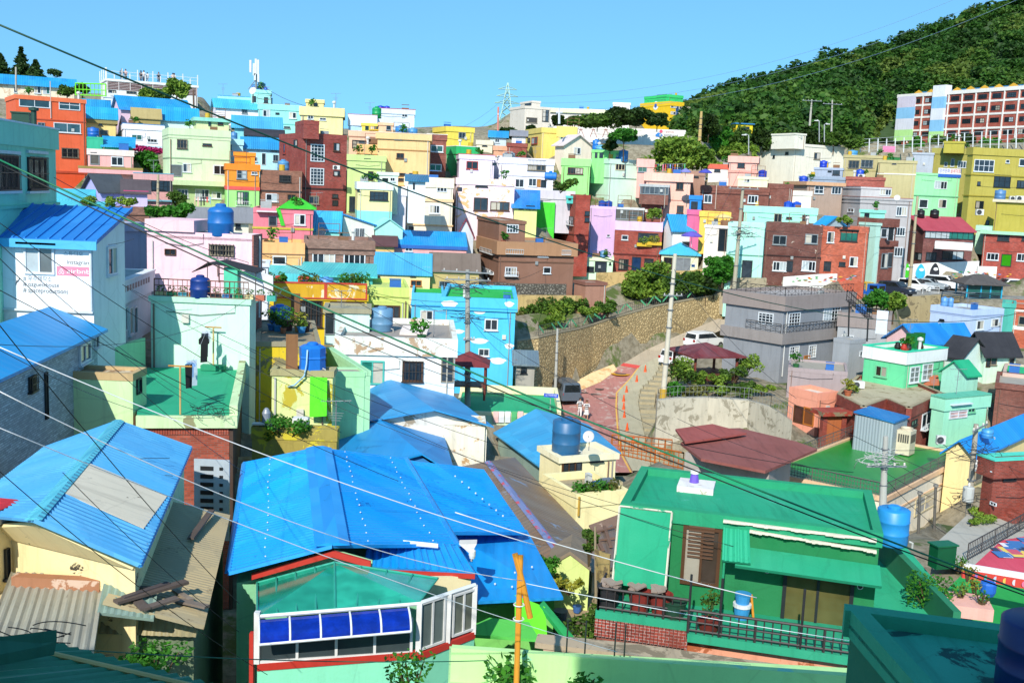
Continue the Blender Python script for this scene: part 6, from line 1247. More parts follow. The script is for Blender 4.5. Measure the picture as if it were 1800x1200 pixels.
for i in range(len(rows)-3):p=Rr[i].lerp(L[i],.02);q=Rr[i+1].lerp(L[i+1],.02);s=Vector((.12,0,0));b.face([p+UP*.012,p+s*-1+UP*.012,q-s+UP*.012,q+UP*.012])
struct('road_marking',b,'e8b850')
for(x,y,r_,ring)in((1091,657,.55,1),(1054,684,.42,0),(1076,699,.42,0)):
 c=onroad(x,y)+UP*.02;o=root('manhole',c,{1091:'round manhole cover ringed in yellow paint on the road',1054:'left plain manhole cover on the red road',1076:'right plain manhole cover on the red road'}[x],'manhole cover','manhole covers');b=MB();b.lathe(c,[(r_,0),(r_,.03)],24);b.build('cover',plain('6a5a54',.8),o)
 if ring:b=MB();b.lathe(c,[(r_*1.7,-.01),(r_*1.7,.012)],24);b.build('painted_ring',plain('e8a820',.8),o)
for(x,y)in((1048,693),(1024,690)):
 c=onroad(x,y)+UP*.01;b=MB();b.box(c,Vector((1,0,0)),Vector((0,1,0)),UP,-.5,.5,-.25,.25,0,.02);o=b.build('drain_grate',plain('5a504c',.8));tag(o,{1048:'right dark drain grate across the red road',1024:'left dark drain grate across the red road'}[x],'drain grate','drain grates')
o=root('steps',R2[3],'curving flight of shallow stone steps along the pavement','steps')
for i in range(34):
 f=i/33;k=f*(len(R2)-3);j=int(k);p=R2[j].lerp(R2[j+1],k-j);b=MB();b.box(p,Vector((1,0,0)),Vector((0,1,0)),UP,0,1.35,-.5,.5,-.6,.1+(i%2)*.12);b.build('step',wall('b0a484',.5,'8c8060',.6),o)
wallpts=[((905,700,76),600),((942,700,76.5),594),((975,684,79),586),((1012,664,82),579),((1040,647,84.5),571),((1072,633,86.5),560),((1097,622,88),553),((1147,603,90.5),539),((1190,587,92.6),531),((1250,563,94.8),520),((1290,548,96),513)]
B_=[];T_=[]
for(px,py,d),ty in wallpts:
 p=at(px,py,d);lo,hi=0,14
 for _ in range(30):
  m=(lo+hi)/2
  if proj(p+UP*m+Vector((0,.06*m,0)))[1]>ty:lo=m
  else:hi=m
 B_.append(p-UP*.6);T_.append(p+UP*m+Vector((0,.06*m,0)))
o=root('stone_wall',B_[3],'long retaining wall of rounded yellow brown stones beside the red road','retaining wall');b=MB()
for i in range(len(B_)-1):b.hexa([B_[i],B_[i+1],B_[i+1]+Vector((0,1.2,0)),B_[i]+Vector((0,1.2,0)),T_[i],T_[i+1],T_[i+1]+Vector((0,.5,0)),T_[i]+Vector((0,.5,0))])
b.build('wall',stone('c0a878','ac9468',3.4),o)
b=MB()
for i in range(len(B_)-1):b.hexa([T_[i]+Vector((0,-.08,.002)),T_[i+1]+Vector((0,-.08,.002)),T_[i+1]+Vector((0,.6,.002)),T_[i]+Vector((0,.6,.002)),T_[i]+Vector((0,-.08,.14)),T_[i+1]+Vector((0,-.08,.14)),T_[i+1]+Vector((0,.6,.14)),T_[i]+Vector((0,.6,.14))])
b.build('coping','a89c80',o)
TERR+=[p+Vector((0,1.6,-.3))for p in T_]+[p+Vector((0,3.2,-.1))for p in T_]
fo=root('garden_fence',T_[2],'dark railing with green zigzag panels along the top of the stone wall','fence')
for i in range(1,len(T_)-1):rail(fo,T_[i]+Vector((0,.25,.1)),T_[i+1]+Vector((0,.25,.1)),.95,r=.018,mat='3c403c',mid=2,step=.3)
b=MB()
for i in range(1,len(T_)-1):
 A_=T_[i]+Vector((0,.2,.1));C_=T_[i+1]+Vector((0,.2,.1));n_=max(2,int((C_-A_).length/1.1))
 for k in range(n_):
  if(i*3+k)%5==4:continue
  p=A_.lerp(C_,k/n_);q=A_.lerp(C_,(k+.8)/n_);s0,s1=(.15,.85)if k%2 else(.85,.15);b.prism([p+UP*s0,p+UP*(s0+.2),q+UP*(s1+.2),q+UP*s1],Vector((0,-.03,0)))
b.build('zigzag_panel',wall('5cbc84',.4),fo)
def rwall(name,label,pts,tops,mat,th=.6,cat='wall'):
 o=root(name,at(*pts[0]),label,cat);b=MB();P=[at(*p)for p in pts];Z=[]
 for p,ty in zip(P,tops):
  lo,hi=0,16
  for _ in range(30):
   m=(lo+hi)/2
   if proj(p+UP*m)[1]>ty:lo=m
   else:hi=m
  Z.append(m)
 for i in range(len(P)-1):a,c=P[i],P[i+1];e=Vector((0,th,0));k=UP*1.5;b.hexa([a-k,c-k,c-k+e,a-k+e,a+UP*Z[i],c+UP*Z[i+1],c+UP*Z[i+1]+e,a+UP*Z[i]+e])
 b.build('wall',MT(mat),o)
 for p,z in zip(P,Z):TERR.append(p+Vector((0,1.5,z-.3)));TERR.append(p+Vector((0,-1,-.2)))
 return o,P,Z
rwall('garden_wall','khaki rendered retaining wall behind the garden bushes',[(900,548,85.5),(1010,545,87),(1060,543,89)],[519,520,523],'wt:c8ac70/a89060')
rwall('grey_stone_wall','dark grey rough stone wall below the brown corner house',[(866,520,87),(905,520,87.3),(995,520,87.3)],[497,499,500],stone('6c685e','4a463e',3.5))
rwall('khaki_wall','yellowish concrete wall below the red and pale green houses',[(1046,528,101),(1100,520,101),(1215,510,99),(1245,505,99)],[480,478,476,470],'wt:c4a870/a08c5c')
rwall('tree_wall','concrete wall section beneath the mint house and yellow plants',[(1240,530,96),(1345,525,93)],[488,489],'wt:b0a488/8c8468')
cwp=[((1150,800,63),704),((1185,795,63.5),700),((1240,790,64),699),((1310,790,63),704),((1350,790,61),716),((1388,800,59),740)]
o,P,Z=rwall('concrete_wall','tall weathered concrete retaining wall under the pavilion garden',[c[0]for c in cwp],[c[1]for c in cwp],'wt:c8c0ac/9c9480')
for i in range(len(P)-1):rail(o,P[i]+UP*Z[i]+Vector((0,.2,0)),P[i+1]+UP*Z[i+1]+Vector((0,.2,0)),.9,r=.012,mat='8c9090',mid=2,step=.3)
MAPX=True
lot=[at(1490,527,92),at(1562,523,94),at(1650,519,96.5),at(1830,530,96),at(1850,503,106),at(1720,496,105),at(1565,499,103),at(1470,505,102)]
zl=-10.1*1.0
zc=sum(p.z for p in lot)/len(lot);lot=[Vector((p.x,p.y,zc))for p in lot];b=MB();b.prism(lot,UP*-.25);o=struct('car_park',b,wall('8c8c88',.5));ZL=zc
TERR+=[p-UP*.6 for p in lot]
rwall('lot_wall','stained concrete retaining wall below the car park railing',[(1560,570,94),(1600,572,95),(1650,574,96.3),(1700,576,96.3)],[522,521,518,520],'wt:b0a078/84785c')
lf=root('car_park_rail',lot[1],'white tubular railing along the edge of the car park','railing');rail(lf,lot[1]+UP*.02,lot[2]+UP*.02,.9,r=.035,mat='f0f0ec',mid=3,step=2.2)
rwall('mural_wall','long white wall with painted green, blue and black drop figures behind the parked cars',[(1560,505,103),(1632,503,104.5),(1717,501,105)],[468,462,459],'f4f4f0',.4)
rwall('painted_wall','white wall with scattered colourful fish shaped dashes at the right',[(1716,503,104.6),(1800,506,104),(1860,508,104)],[468,470,471],'f0f0ec',.4)
rwall('dash_wall','white low wall with small coloured dashes under the orange brick house',[(1376,505,86.5),(1440,505,86.5),(1512,500,86.5)],[487,482,480],'f4f2ec',.3)
MAPX=False
cz=-15.6
flat('green_court',[R(1640,1060,cz),R(1760,1110,cz),R(1900,1110,cz),R(1900,1000,cz),R(1700,1000,cz)],.0,wall('10a040',.4),'structure')
flat('pink_court',[R(1700,1005,cz),R(1900,1030,cz),R(1900,925,cz),R(1760,950,cz)],.02,wall('d84860',.4),'structure')
flat('path',[R(1640,1000,cz),R(1700,1000,cz),R(1850,925,cz),R(1850,890,cz),R(1700,905,cz),R(1650,950,cz)],.015,wall('b4b0a4',.5),'structure')
TERR+=[R(x,y,cz)-UP*.3 for x,y in((1640,1060),(1760,1110),(1900,1110),(1900,1000),(1700,1000),(1900,925),(1760,950),(1650,950),(1700,905),(1850,890),(1800,1050),(1800,970))]
TERR+=[R(1000,1060,-15.5),R(1060,1060,-15.5),R(960,1110,-15),R(425,1100,-14.5),R(425,900,-14),R(640,900,-15.5),R(1100,1000,-15),R(1000,1100,-14),R(1050,930,-16),R(60,830,-12.6),R(200,1150,-13),R(1000,1300,-13),R(1500,1300,-13)]
for x in range(-200,2001,60):
 yb=175 if x<360 else(235 if x<1200 else 250);d0=140 if x<1200 else 160
 TERR.append(at(x,yb,d0));TERR.append(at(x,yb-6,d0+60)if x<1150 else at(x,yb,d0+40))
T=np.array([tuple(p)for p in TERR])
gxs=np.arange(-150,190,1.6);gys=np.arange(4,330,1.6);GX,GY=np.meshgrid(gxs,gys);Zg=np.zeros_like(GX)
for j in range(GX.shape[0]):
 d2=(T[:,0][:,None]-GX[j][None])**2+(T[:,1][:,None]-GY[j][None])**2+.3;w_=d2**-2.2;Zg[j]=(w_*T[:,2][:,None]).sum(0)/w_.sum(0)
GX=GX.ravel();GY=GY.ravel();Zg=Zg.ravel();R9=np.array(RT)
def carve(x0,x1,yb,dep,nearlim=0):
 global Zg
 for _ in range(3):
  C=np.stack([GX,GY,Zg],1)@R9.T;px=900+F*C[:,0]/-C[:,2];py=600-F*C[:,1]/-C[:,2]
  mk=(px>x0)&(px<x1)&(GY<dep-.3)&(GY>nearlim)&(py<yb+1.5);Zg=np.where(mk,Zg-(yb+2-py)*GY/F*1.02,Zg)
def underfoot(pts,z):
 c=sum(pts,Vector())/len(pts);P_=[(p-c)*1.0+c for p in pts];ins_=np.ones(len(GX),bool);sg=0;global Zg
 ar=sum(P_[i].x*P_[(i+1)%len(P_)].y-P_[(i+1)%len(P_)].x*P_[i].y for i in range(len(P_)));sg=1 if ar>0 else-1
 for i in range(len(P_)):
  a,b_=P_[i],P_[(i+1)%len(P_)];ins_&=(((b_.x-a.x)*(GY-a.y)-(b_.y-a.y)*(GX-a.x))*sg>-1.2)
 Zg=np.where(ins_,np.minimum(Zg,z),Zg)
for h_ in H.values():
 if hasattr(h_,'stub')or h_.A.y<30:continue
 c4=[h_.g(0,0,0),h_.g(h_.W,0,0),h_.g(h_.W,h_.D,0),h_.g(0,h_.D,0)];underfoot(c4,h_.A.z+.1)
 for(p,q)in((c4[0],c4[1]),(c4[0],c4[3]),(c4[1],c4[2])):
  if p!=c4[0]or q!=c4[3]:
   pass
  (xa,ya),(xb,yb_)=proj(p),proj(q);k=max(1,int(abs(xb-xa)/8))
  for i in range(k):f0,f1=i/k,(i+1)/k;carve(min(xa+(xb-xa)*f0,xa+(xb-xa)*f1),max(xa+(xb-xa)*f0,xa+(xb-xa)*f1),min(ya+(yb_-ya)*f0,ya+(yb_-ya)*f1),max(p.lerp(q,f0).y,p.lerp(q,f1).y)+.4)
for rw in(rows,rows2):
 for i in range(len(rw)-1):(a0,a1),(b0,b1)=rw[i],rw[i+1];carve(min(a0[0],b0[0]),max(a1[0],b1[0]),max(a0[1],a1[1]),min(b0[2],b1[2])*K);
for i in range(len(rows)-1):
 q4=[L[i],Rr[i],Rr[i+1],L[i+1]];underfoot(q4,min(p.z for p in q4)-.15);q4=[L2[min(i,len(L2)-2)],R2[min(i,len(L2)-2)],R2[min(i,len(L2)-2)+1],L2[min(i,len(L2)-2)+1]];underfoot(q4,min(p.z for p in q4)-.3)
for i in range(len(B_)-1):
 (xa,ya),(xb,yb_)=proj(B_[i]),proj(B_[i+1]);k=max(1,int((xb-xa)/8))
 for q in range(k):f0,f1=q/k,(q+1)/k;carve(xa+(xb-xa)*f0,xa+(xb-xa)*f1,ya+(yb_-ya)*f0-2,B_[i].lerp(B_[i+1],f1).y)
 underfoot([B_[i]+Vector((0,.3,0)),B_[i+1]+Vector((0,.3,0)),B_[i+1]+Vector((0,1.5,0)),B_[i]+Vector((0,1.5,0))],min(T_[i].z,T_[i+1].z)-.3)
bx_=[p.x for p in B_];wy=np.interp(GX,bx_,[p.y for p in B_]);wz=np.interp(GX,bx_,[p.z for p in B_]);mk=(GX>bx_[0])&(GX<bx_[-1])&(GY<wy+.4)&(GY>wy-9);Zg=np.where(mk,np.minimum(Zg,wz+.35),Zg)
Zg=np.where(GY<36,np.minimum(Zg,-15.2),Zg)
for q_,z_ in LOWS:underfoot(q_,z_)
underfoot(lot,zc-.5);carve(1150,1388,775,74);carve(900,1100,546,110);carve(1575,1690,590,132);carve(1480,1850,521,126)
nx,ny=len(gxs),len(gys);V=np.stack([GX,GY,Zg-.15],1)
idx=(np.arange(ny-1)[:,None]*nx+np.arange(nx-1)[None]).ravel();Fq=np.stack([idx,idx+1,idx+nx+1,idx+nx],1)
me=bpy.data.meshes.new('terrain');me.vertices.add(len(V));me.vertices.foreach_set('co',V.ravel());me.loops.add(Fq.size);me.loops.foreach_set('vertex_index',Fq.ravel());me.polygons.add(len(Fq));me.polygons.foreach_set('loop_start',np.arange(len(Fq))*4);me.polygons.foreach_set('loop_total',np.full(len(Fq),4));me.update(calc_edges=True)
m,t,bs=newmat('terrain ground');tc=N(t,'TexCoord');n1=noise(t,tc.outputs['Object'],.25,6,.7);n2_=noise(t,tc.outputs['Object'],1.6,6,.7)
col=mixc(t,ramp(t,n2_,.4,.62),lin('a09680'),lin('7c725c'));col=mixc(t,ramp(t,n1,.54,.6),col,lin('56662c'));t.links.new(col,bs.inputs['Base Color']);bs.inputs['Roughness'].default_value=.95;t.links.new(bump(t,n2_,.6,.15),bs.inputs['Normal'])
me.materials.append(m);to=bpy.data.objects.new('terrain',me);COL.objects.link(to);to['kind']='structure'
b=MB();s=4000;b.face([(-s,-200,-26),(s,-200,-26),(s,s,-26),(-s,s,-26)]);struct('ground',b,m)
def ground(x,y):
 i=int(round((x-gxs[0])/1.6));j=int(round((y-gys[0])/1.6));i=max(0,min(nx-1,i));j=max(0,min(ny-1,j));return float(V[j*nx+i][2])
hx=np.linspace(1195,2500,90);hv=np.linspace(0,1,34)
def hilltop(px):return float(np.interp(px,[1195,1215,1250,1290,1340,1400,1450,1500,1560,1600,1660,1700,1750,1800,2000,2500],[212,196,182,168,150,134,118,104,84,70,48,34,16,2,-60,-160]))
def hillp(px,v):
 yb=float(np.interp(px,[1195,1500,1800,2500],[262,262,255,250]));yt_=hilltop(px);d=float(np.interp(px,[1195,1480,1545],[165,170,262]))+130*v**1.1;y=yb+(yt_-yb)*(v**.8);return at(px,y,d)
b=MB();G=[[b.vs([hillp(x,v)])for x in hx]for v in hv];back=[b.vs([hillp(x,1)+Vector((0,120,-60))])for x in hx];G.append(back)
for j in range(len(G)-1):
 for i in range(len(hx)-1):b.f.append((G[j][i],G[j][i+1],G[j+1][i+1],G[j+1][i]));b.m.append(0)
hl=b.build('hill',wall('34501c',.3),smooth=True,recalc=False);hl['kind']='structure'
cl=[[],[],[],[]]
for k in range(1150):
 px=random.uniform(1205,2150);v=random.random()**.72;c=hillp(px,v);r=random.uniform(2.2,5.6)*(1-.25*v);c=c+UP*r*.45
 nse=math.sin(px*.021+v*9)+math.cos(px*.034-v*14)+random.uniform(-1.2,1.2);q=0 if nse<-.9 else(1 if nse<.35 else(2 if nse<1.5 else 3));n_=int(50+r*26)
 cl[q].append(clump(c,r,n_,.75));
 for _ in range(3):cl[q].append(clump(c+Vector((random.uniform(-.7,.7)*r,random.uniform(-.8,.1)*r,random.uniform(-.1,.45)*r)),r*.42,n_//3,.7))
for px in np.linspace(1206,2100,150):
 c=hillp(px,.985)+UP*random.uniform(0,3.5);r=random.uniform(1.2,3.4);cl[random.randint(0,1)].append(clump(c,r,110,1.1))
for q,(c1,c2)in enumerate((('1c3a14','3e6422'),('244a1c','4c7a28'),('30541f','60862e'),('405a24','7c923a'))):
 fo=leafmesh('forest',np.concatenate(cl[q]),.72,leafm(c1,c2),None,org=(100,250,0),up=.55);fo['kind']='stuff'
#  things on the roofs
def on(k,px,fr=.3):
 h=H[k];lo,hi=0,h.W
 for _ in range(25):
  m=(lo+hi)/2
  if proj(h.g(m,fr*h.D,h.zr))[0]<px:lo=m
  else:hi=m
 return h.g(m,fr*h.D,h.zr+.005)
def tk(k,label,px,wpx,hpx,col='2f74c0',kind='round',fr=.3):
 P=on(k,px,fr);s=F/P.y;return tank(label,0,0,0,0,0,col,kind,P=P,rad=wpx/s/2,H=hpx/s)
tk('tealbox','blue tank standing on the teal block by the orange house',164,19,17,'1f6cc8','drum')
tk('pink','biggest blue water tank, on the pink house roof',388,44,56,'1f74c4','round',.35)
tk('cyan_tower','blue tank with a yellow top beside the antenna mast',461,11,18,'5a9cb8','drum',.6)
tk('cyan_tower','small bright blue tank in front of the cyan stair tower',467,6,9,'1f5cd0','drum',.2)
tk('sky_right','left dark blue tank on the skyline house with a red roof edge',669,11,10,'1c3cc0','drum');tk('sky_right','right dark blue tank on the skyline house with a red roof edge',680,10,10,'1c3cc0','drum')
tk('blue_cur','green tank beside the white house with a red roof edge',669,16,20,'18a860','round',.1)
tk('cyan_box','grey blue tank above the small light cyan block',411,12,17,'4c8cc4','drum')
tk('brn2','pale blue ribbed tank on the two storey brown brick house',498,20,24,'5c9cd0','round',.4)
tk('tan','large left blue tank on the sand coloured house',705,21,20,'3c8ccc','drum',.4);tk('tan','right blue tank on the sand coloured house',725,17,17,'4c98d0','drum',.4)
tk('white','grey tank at the left end of the broad white house',889,12,13,'98a8b4','round');tk('white','slim grey tank beside the grey one on the broad white house',901,8,13,'8c9ca8','drum');tk('white','small blue drum on the broad white house',908,8,6,'2060d0','drum')
tk('limetop','tall blue tank on the lime green hut',1047,12,20,'1c7cd8','drum',.6);tk('limetop','pale squat tank on the lime green hut',1056,18,11,'6cb8dc','round',.3)
tk('mintgrey','turquoise tank in front of the flat topped tree',1076,16,15,'98dce4','drum',.9)
tk('mintgrey','blue tank on the mint house ledge in front of its window',1095,17,20,'3484c0','drum',.05)
tk('purple','left dark blue tank on the tall lilac wall',1058,12,12,'1c50b0','squat',.4);tk('purple','right dark blue tank on the tall lilac wall',1070,12,12,'1c50b0','squat',.4)
tk('greenwin','blue tank on the pale green house with a barred door',1060,16,14,'5c94c0','drum',.3)
tk('creambox','dark blue tank between the pink house and the large white building',1340,14,15,'1c3cb8','squat',.5)
tk('tanbrn','dark blue tank on the taupe house',1412,15,13,'1c4cc8','drum',.3);tk('greyblue2','dark blue tank in front of the large white building',1447,13,14,'1840c8','drum',.3)
tk('redlow','dark blue tank on the low red parapet house',1511,13,16,'1c4cc8','drum',.3)
tk('khaki','pale blue tank on the khaki apartment house',1498,17,12,'4c9cd0','drum',.4)
tk('mint_w','left blue tank on the wide mint flat house',1385,15,15,'1c58d0','squat',.4);tk('mint_w','right blue tank on the wide mint flat house',1400,15,15,'1c58d0','squat',.4)
tk('redglass','left black tank above the red roofed glass gallery',1618,13,14,'1c2024','round',.9);tk('redglass','right black tank above the red roofed glass gallery',1642,15,15,'1c2024','round',.95)
tk('oliveann','grey blue tank before the mustard apartment building',1757,18,19,'5888b8','drum',.1)
tk('ltblue','left pale blue tank on the pale blue house',1659,12,19,'64a0dc','drum',.9);tk('ltblue','right pale blue tank on the pale blue house',1670,10,18,'64a0dc','drum',.85)
tk('yelblock','blue round tank behind the potted plants of the yellow block',492,36,32,'2478d8','squat',.92)
P=on('cremhut',549,.5);tank('bright blue box shaped tank with a hose on the lime hut',0,0,0,0,0,'1c7ce0','squat',P=P,rad=.55,H=1.2)
b=MB();b.tube([P+Vector((-.1,-.62,1.0)),P+Vector((-.12,-.66,.4)),P+Vector((-.2,-.7,-.1)),P+Vector((-.6,-.72,-.5)),P+Vector((-.9,-.6,-.62))],.035,7);tag(b.build('hose',plain('a8d4f0'),None,loc=P,smooth=True),'pale blue hose hanging from the box shaped tank','hose')
P=on('cremhut',514,.5);b=MB();b.box(P,Vector((.98,.17,0)),UP,Vector((.17,-.98,0)),-.28,.22,0,1.55,-.04,.05);tag(b.build('timber_plank',wall('8c6038',.8),None,loc=P),'upright weathered timber board beside the bright blue box tank','board')
P=on('yelblock',520,.95);b=MB();b.box(P,Vector((1,0,0)),UP,Vector((0,-1,0)),-.25,.2,0,1.5,-.04,.05);tag(b.build('timber_board',wall('7c5838',.8),None,loc=P),'weathered timber board behind the pots on the yellow block','board')
P=on('whitehouse',671,.55);tank('large grey blue rusty tank beside the mint roof hut',0,0,0,0,0,'6c9cc0','drum',P=P,rad=.62,H=1.35)
P=on('tankhouse',994,.45);tank('tall dark teal tank on the cream house',0,0,0,0,0,'2c6c9c','drum',P=P,rad=.64,H=1.6)
P=on('yelplant',573,.4);tank('tall pale blue tank among the plants of the yellow house',0,0,0,0,0,'5c9cd8','drum',P=P,rad=.5,H=1.1)
P=R(1568,958,-9.3);tank('sky blue tank on the green roof behind the green house',0,0,0,0,0,'2c9ce8','drum',P=R(1566,955,-8.9),rad=.42,H=1.0)
P=R(1790,1230,-5.1);tank('navy blue tank close by at the right edge',0,0,0,0,0,'14286c','drum',P=R(1822,1215,-5.05),rad=.42,H=.82)
P=on('mintwall',352,.3);tank('dark navy tank under a torn black net on the mint house terrace',0,0,0,0,0,'183c8c','round',P=P,rad=.42,H=1.0)
lying_tank('blue tank lying on the small red roof of the mint house',957,978,304,318,93,'1c80e0')
tk('bluer','pale blue tank near the roof of the mint house with pink shutters',1735,20,16,'4ca0dc','drum',.02)
def ac(k,label,px,wpx,hpx,fr=.15,**kw):P=on(k,px,fr);s=F/P.y;acunit(label,0,0,0,0,1,P=P,Wm=wpx/s,Hm=hpx/s,**kw)
ac('redlow','white air conditioner on the low red parapet house',1514,11,8);ac('oliveann','left air conditioner on the mustard canopy',1781,12,9);ac('oliveann','right air conditioner on the mustard canopy',1793,14,10)
acunit('air conditioner hung on the mustard apartment wall',1716,368,1729,379,111.5);acunit('air conditioner high on the tall red brick house',585,291,597,299,88.5)
ac('white','left white air conditioner on the pale pink roof',873,9,7);
P=on('redwing',1508,.9);acunit('old air conditioner at the back of the earthy flat roof',0,0,0,0,1,P=P,Wm=1.0,Hm=.6)
acunit('air conditioner standing on the small red brick roof beside the chiller',1646,765,1662,782,54)
for(k,lab,px,fr,h_)in(('cyan_top','antenna at the left end of the cyan skyline house',392,.3,2),('yel_sky','antenna on the pale yellow skyline house',590,.3,2.2),('blue_cur','antenna right of the pale yellow skyline house',650,.4,2),('olivegr','antenna on the olive green house',640,.4,1.6),('brown','antenna on the brown corner house terrace',960,.4,1.6),('turq','left antenna by the green painted house',1650,.9,2.2),('mintlow','antenna on the mint house with pink shutters',1680,.6,2.2),('redmain','antenna on the red brick courtyard house',1640,.3,1.5),('bluegrn','antenna on the low turquoise house',556,.3,1.8),('mint_w','antenna on the wide mint flat house',1345,.3,1.6),('pinkblue','antenna above the pink house with pale blue trim',270,.3,1.6),('white','antenna on the broad white house',940,.4,1.8),('ltblue','antenna on the pale blue house',1700,.5,1.6),('whitehouse','antenna on the white house with the teal shutter',762,.3,1.5),('minthut','antenna above the mint roof hut',600,.4,1.0),('planter','antenna beside the planter yard',590,.4,1.4)):
 antenna(lab,0,0,0,1,P=on(k,px,fr),H=h_)
for(lab,x,y,d,r)in(('dish on the cyan tower roof',445,160,114,.5),('dish on the pale pink house roof',565,409,79,.5),('dish on the brown corner house side',858,482,92,.3),('round dish by the tank on the cream house',1035,767,37,.25),('small dish on the grey house with a red roof line',1577,348,101,.35)):dish(lab,x,y,d,r)
P=on('whitehouse',726,.35);b=MB();b.hexa([P+Vector(v)for v in((-.75,0,.02),(.75,0,.02),(.8,1.2,.25),(-.7,1.2,.25),(-.75,0,.16),(.75,0,.16),(.8,1.2,.4),(-.7,1.2,.4))]);tag(b.build('mattress',wall('e4d8d0',.5),None,loc=P),'old pale mattress drying on the white house roof','mattress')
for i,(px,fr,c)in enumerate(((1577,.5,'2c2420'),(1588,.35,'c83828'),(1596,.3,'3c3430'),(1617,.25,'4c2c20'))):
 P=on('turq',px,fr);o=root('jar',P,('dark jar at the left of the green roof','red jar on the green roof','patterned dark jar on the green roof','brown jar at the right of the green roof')[i],'jar','jars on the green roof');b=MB();b.lathe(P,[(.13,0),(.24,.25),(.26,.4),(.17,.6),(.18,.65)],14);b.build('body',plain(c,.4),o,smooth=True);b=MB();b.lathe(P+UP*.65,[(.2,0),(.2,.05),(.05,.1)],12);b.build('lid',plain(c),o)
for i,px in enumerate((1605,1626)):
 P=on('turq',px,.6);o=root('locker',P,('left tall green locker on the green roof','right tall green locker on the green roof')[i],'locker','green lockers');b=MB();b.box(P,Vector((.9,.4,0)),Vector((-.4,.9,0)),UP,-.4,.4,0,.5,0,1.2);b.build('body',plain('106c28',.5),o);b=MB();b.box(P,Vector((.9,.4,0)),UP,Vector((.4,-.9,0)),.05,.36,.1,1.1,.004,.02);b.build('door',plain('147430',.5),o)
for i,(px,fr)in enumerate(((1563,.4),(1576,.4),(1601,.4))):
 P=on('khaki2',px,fr);b=MB();b.box(P,Vector((1,0,0)),Vector((0,1,0)),UP,-.45,.45,0,.6,0,.75);b.box(P,Vector((1,0,0)),Vector((0,1,0)),UP,-.5,.5,-.05,.65,.752,.82);tag(b.build('green_bin',plain('1c7c38'),None,loc=P),('left','middle','right')[i]+' green box on the khaki roof terrace','bin','green boxes on the khaki roof')
P=R(1662,1000,-9.6);o=root('cabinet',P,'dark green metal cabinet beside the pink planter','cabinet');b=MB();b.box(P,Vector((.95,.3,0)),Vector((-.3,.95,0)),UP,-.3,.3,0,.35,0,.62);b.build('body',plain('0c5c38',.4),o);b=MB();b.box(P,Vector((.95,.3,0)),Vector((-.3,.95,0)),UP,-.34,.34,-.04,.4,.621,.66);b.build('top',plain('0f6c44',.4),o)
P=R(1705,1085,-9.9);o=root('planter',P,'pink concrete planter full of flowers beside the green court','planter');b=MB();u_=Vector((.97,-.24,0));v_=Vector((.24,.97,0));b.box(P,u_,v_,UP,-.5,.5,-.1,.9,0,.3);b.build('box',wall('f0b4a4'),o)
for i,(x,y,k)in enumerate(((1690,1050,'light'),(1712,1040,'yell'),(1725,1062,'lush'),(1684,1000,'lush'),(1700,1015,'yell'))):shrub(('low leafy plant','yellow green plant','deep green plant','pot plant with broad leaves','orange tinged plant')[i]+' in the pink planter corner',x,y,y-34,30,1,k,n=120,leaf=.035,P=R(x,y,-9.6),W_=.45,H=.4,group='planter plants')
b=MB();P=R(1735,1045,-9.7);b.lathe(P,[(.16,0),(.2,.1),(.2,.3),(.17,.34)],14);tag(b.build('blue_bucket',plain('1c6cd0'),None,loc=P),'blue bucket in the pink planter corner','bucket')
shrub('dense climbing bush against the dark green parapet',1640,1065,1000,70,1,'lush',n=700,leaf=.05,P=R(1632,1072,-9.9),W_=1.2,H=1.1)
g=H['greenhouse']
def bq(a,b_):p=g.g(a,b_,0);return Vector((p.x,p.y,-9.95))
for i,(a,b_,c,h_)in enumerate(((-.1,-.8,'2c2c30',.5),(.65,-.8,'8c3028',.5),(1.15,-.75,'8c3028',.48),(2.35,-1.4,'7c2c24',.25),(1.5,-.9,'204c38',.4))):
 P=bq(a,b_);b=MB();b.lathe(P,[(.2,0),(.28,h_*.9),(.3,h_),(.26,h_),(.24,h_*.85)],16);tag(b.build('tub',plain(c,.7),None,loc=P),('black tub at the left end of the balcony','left red tub on the balcony','right red tub on the balcony','wide red bowl with a plant on the balcony','dark green tub on the balcony')[i],'tub','tubs on the balcony')
for i,(a,b_)in enumerate(((.6,-.8),(1.1,-.75),(-.1,-.8))):
 P=bq(a,b_)+UP*.5;b=MB()
 for k in range(7):c=P+Vector((random.uniform(-.18,.18),random.uniform(-.1,.1),random.uniform(0,.1)));a_=random.uniform(0,3);b.box(c,Vector((math.cos(a_),math.sin(a_),.3)).normalized(),Vector((-math.sin(a_),math.cos(a_),0)),UP,-.14,.14,-.07,.07,0,.04)
 tag(b.build('rubble',plain('9c8c80',.9),None,loc=P),('broken tiles piled on the left red tub','broken tiles piled on the right red tub','stones piled on the black tub')[i],'rubble','rubble in tubs')
pot('spiky plant in the wide red bowl on the balcony',0,0,1,.05,.1,.75,'7c2c24','mid',P=bq(2.35,-1.4)+UP*.2,n=160,leaf=.05)
P=bq(3.05,-.4);o=root('bucket_stack',P,'blue and white bucket stack by the canopy post','bucket stack');b=MB();b.lathe(P,[(.16,0),(.2,.3),(.2,.32),(.15,.34),(.19,.6),(.2,.62)],16);b.build('buckets',plain('3c9cdc'),o);b=MB();b.lathe(P+UP*.3,[(.22,0),(.22,.08)],16);b.build('ring',plain('e8ecec'),o);b=MB();b.tube([P+Vector((.2,0,.6)),P+Vector((.3,0,-.05))],.03,8);b.build('brush',plain('f0a030'),o)
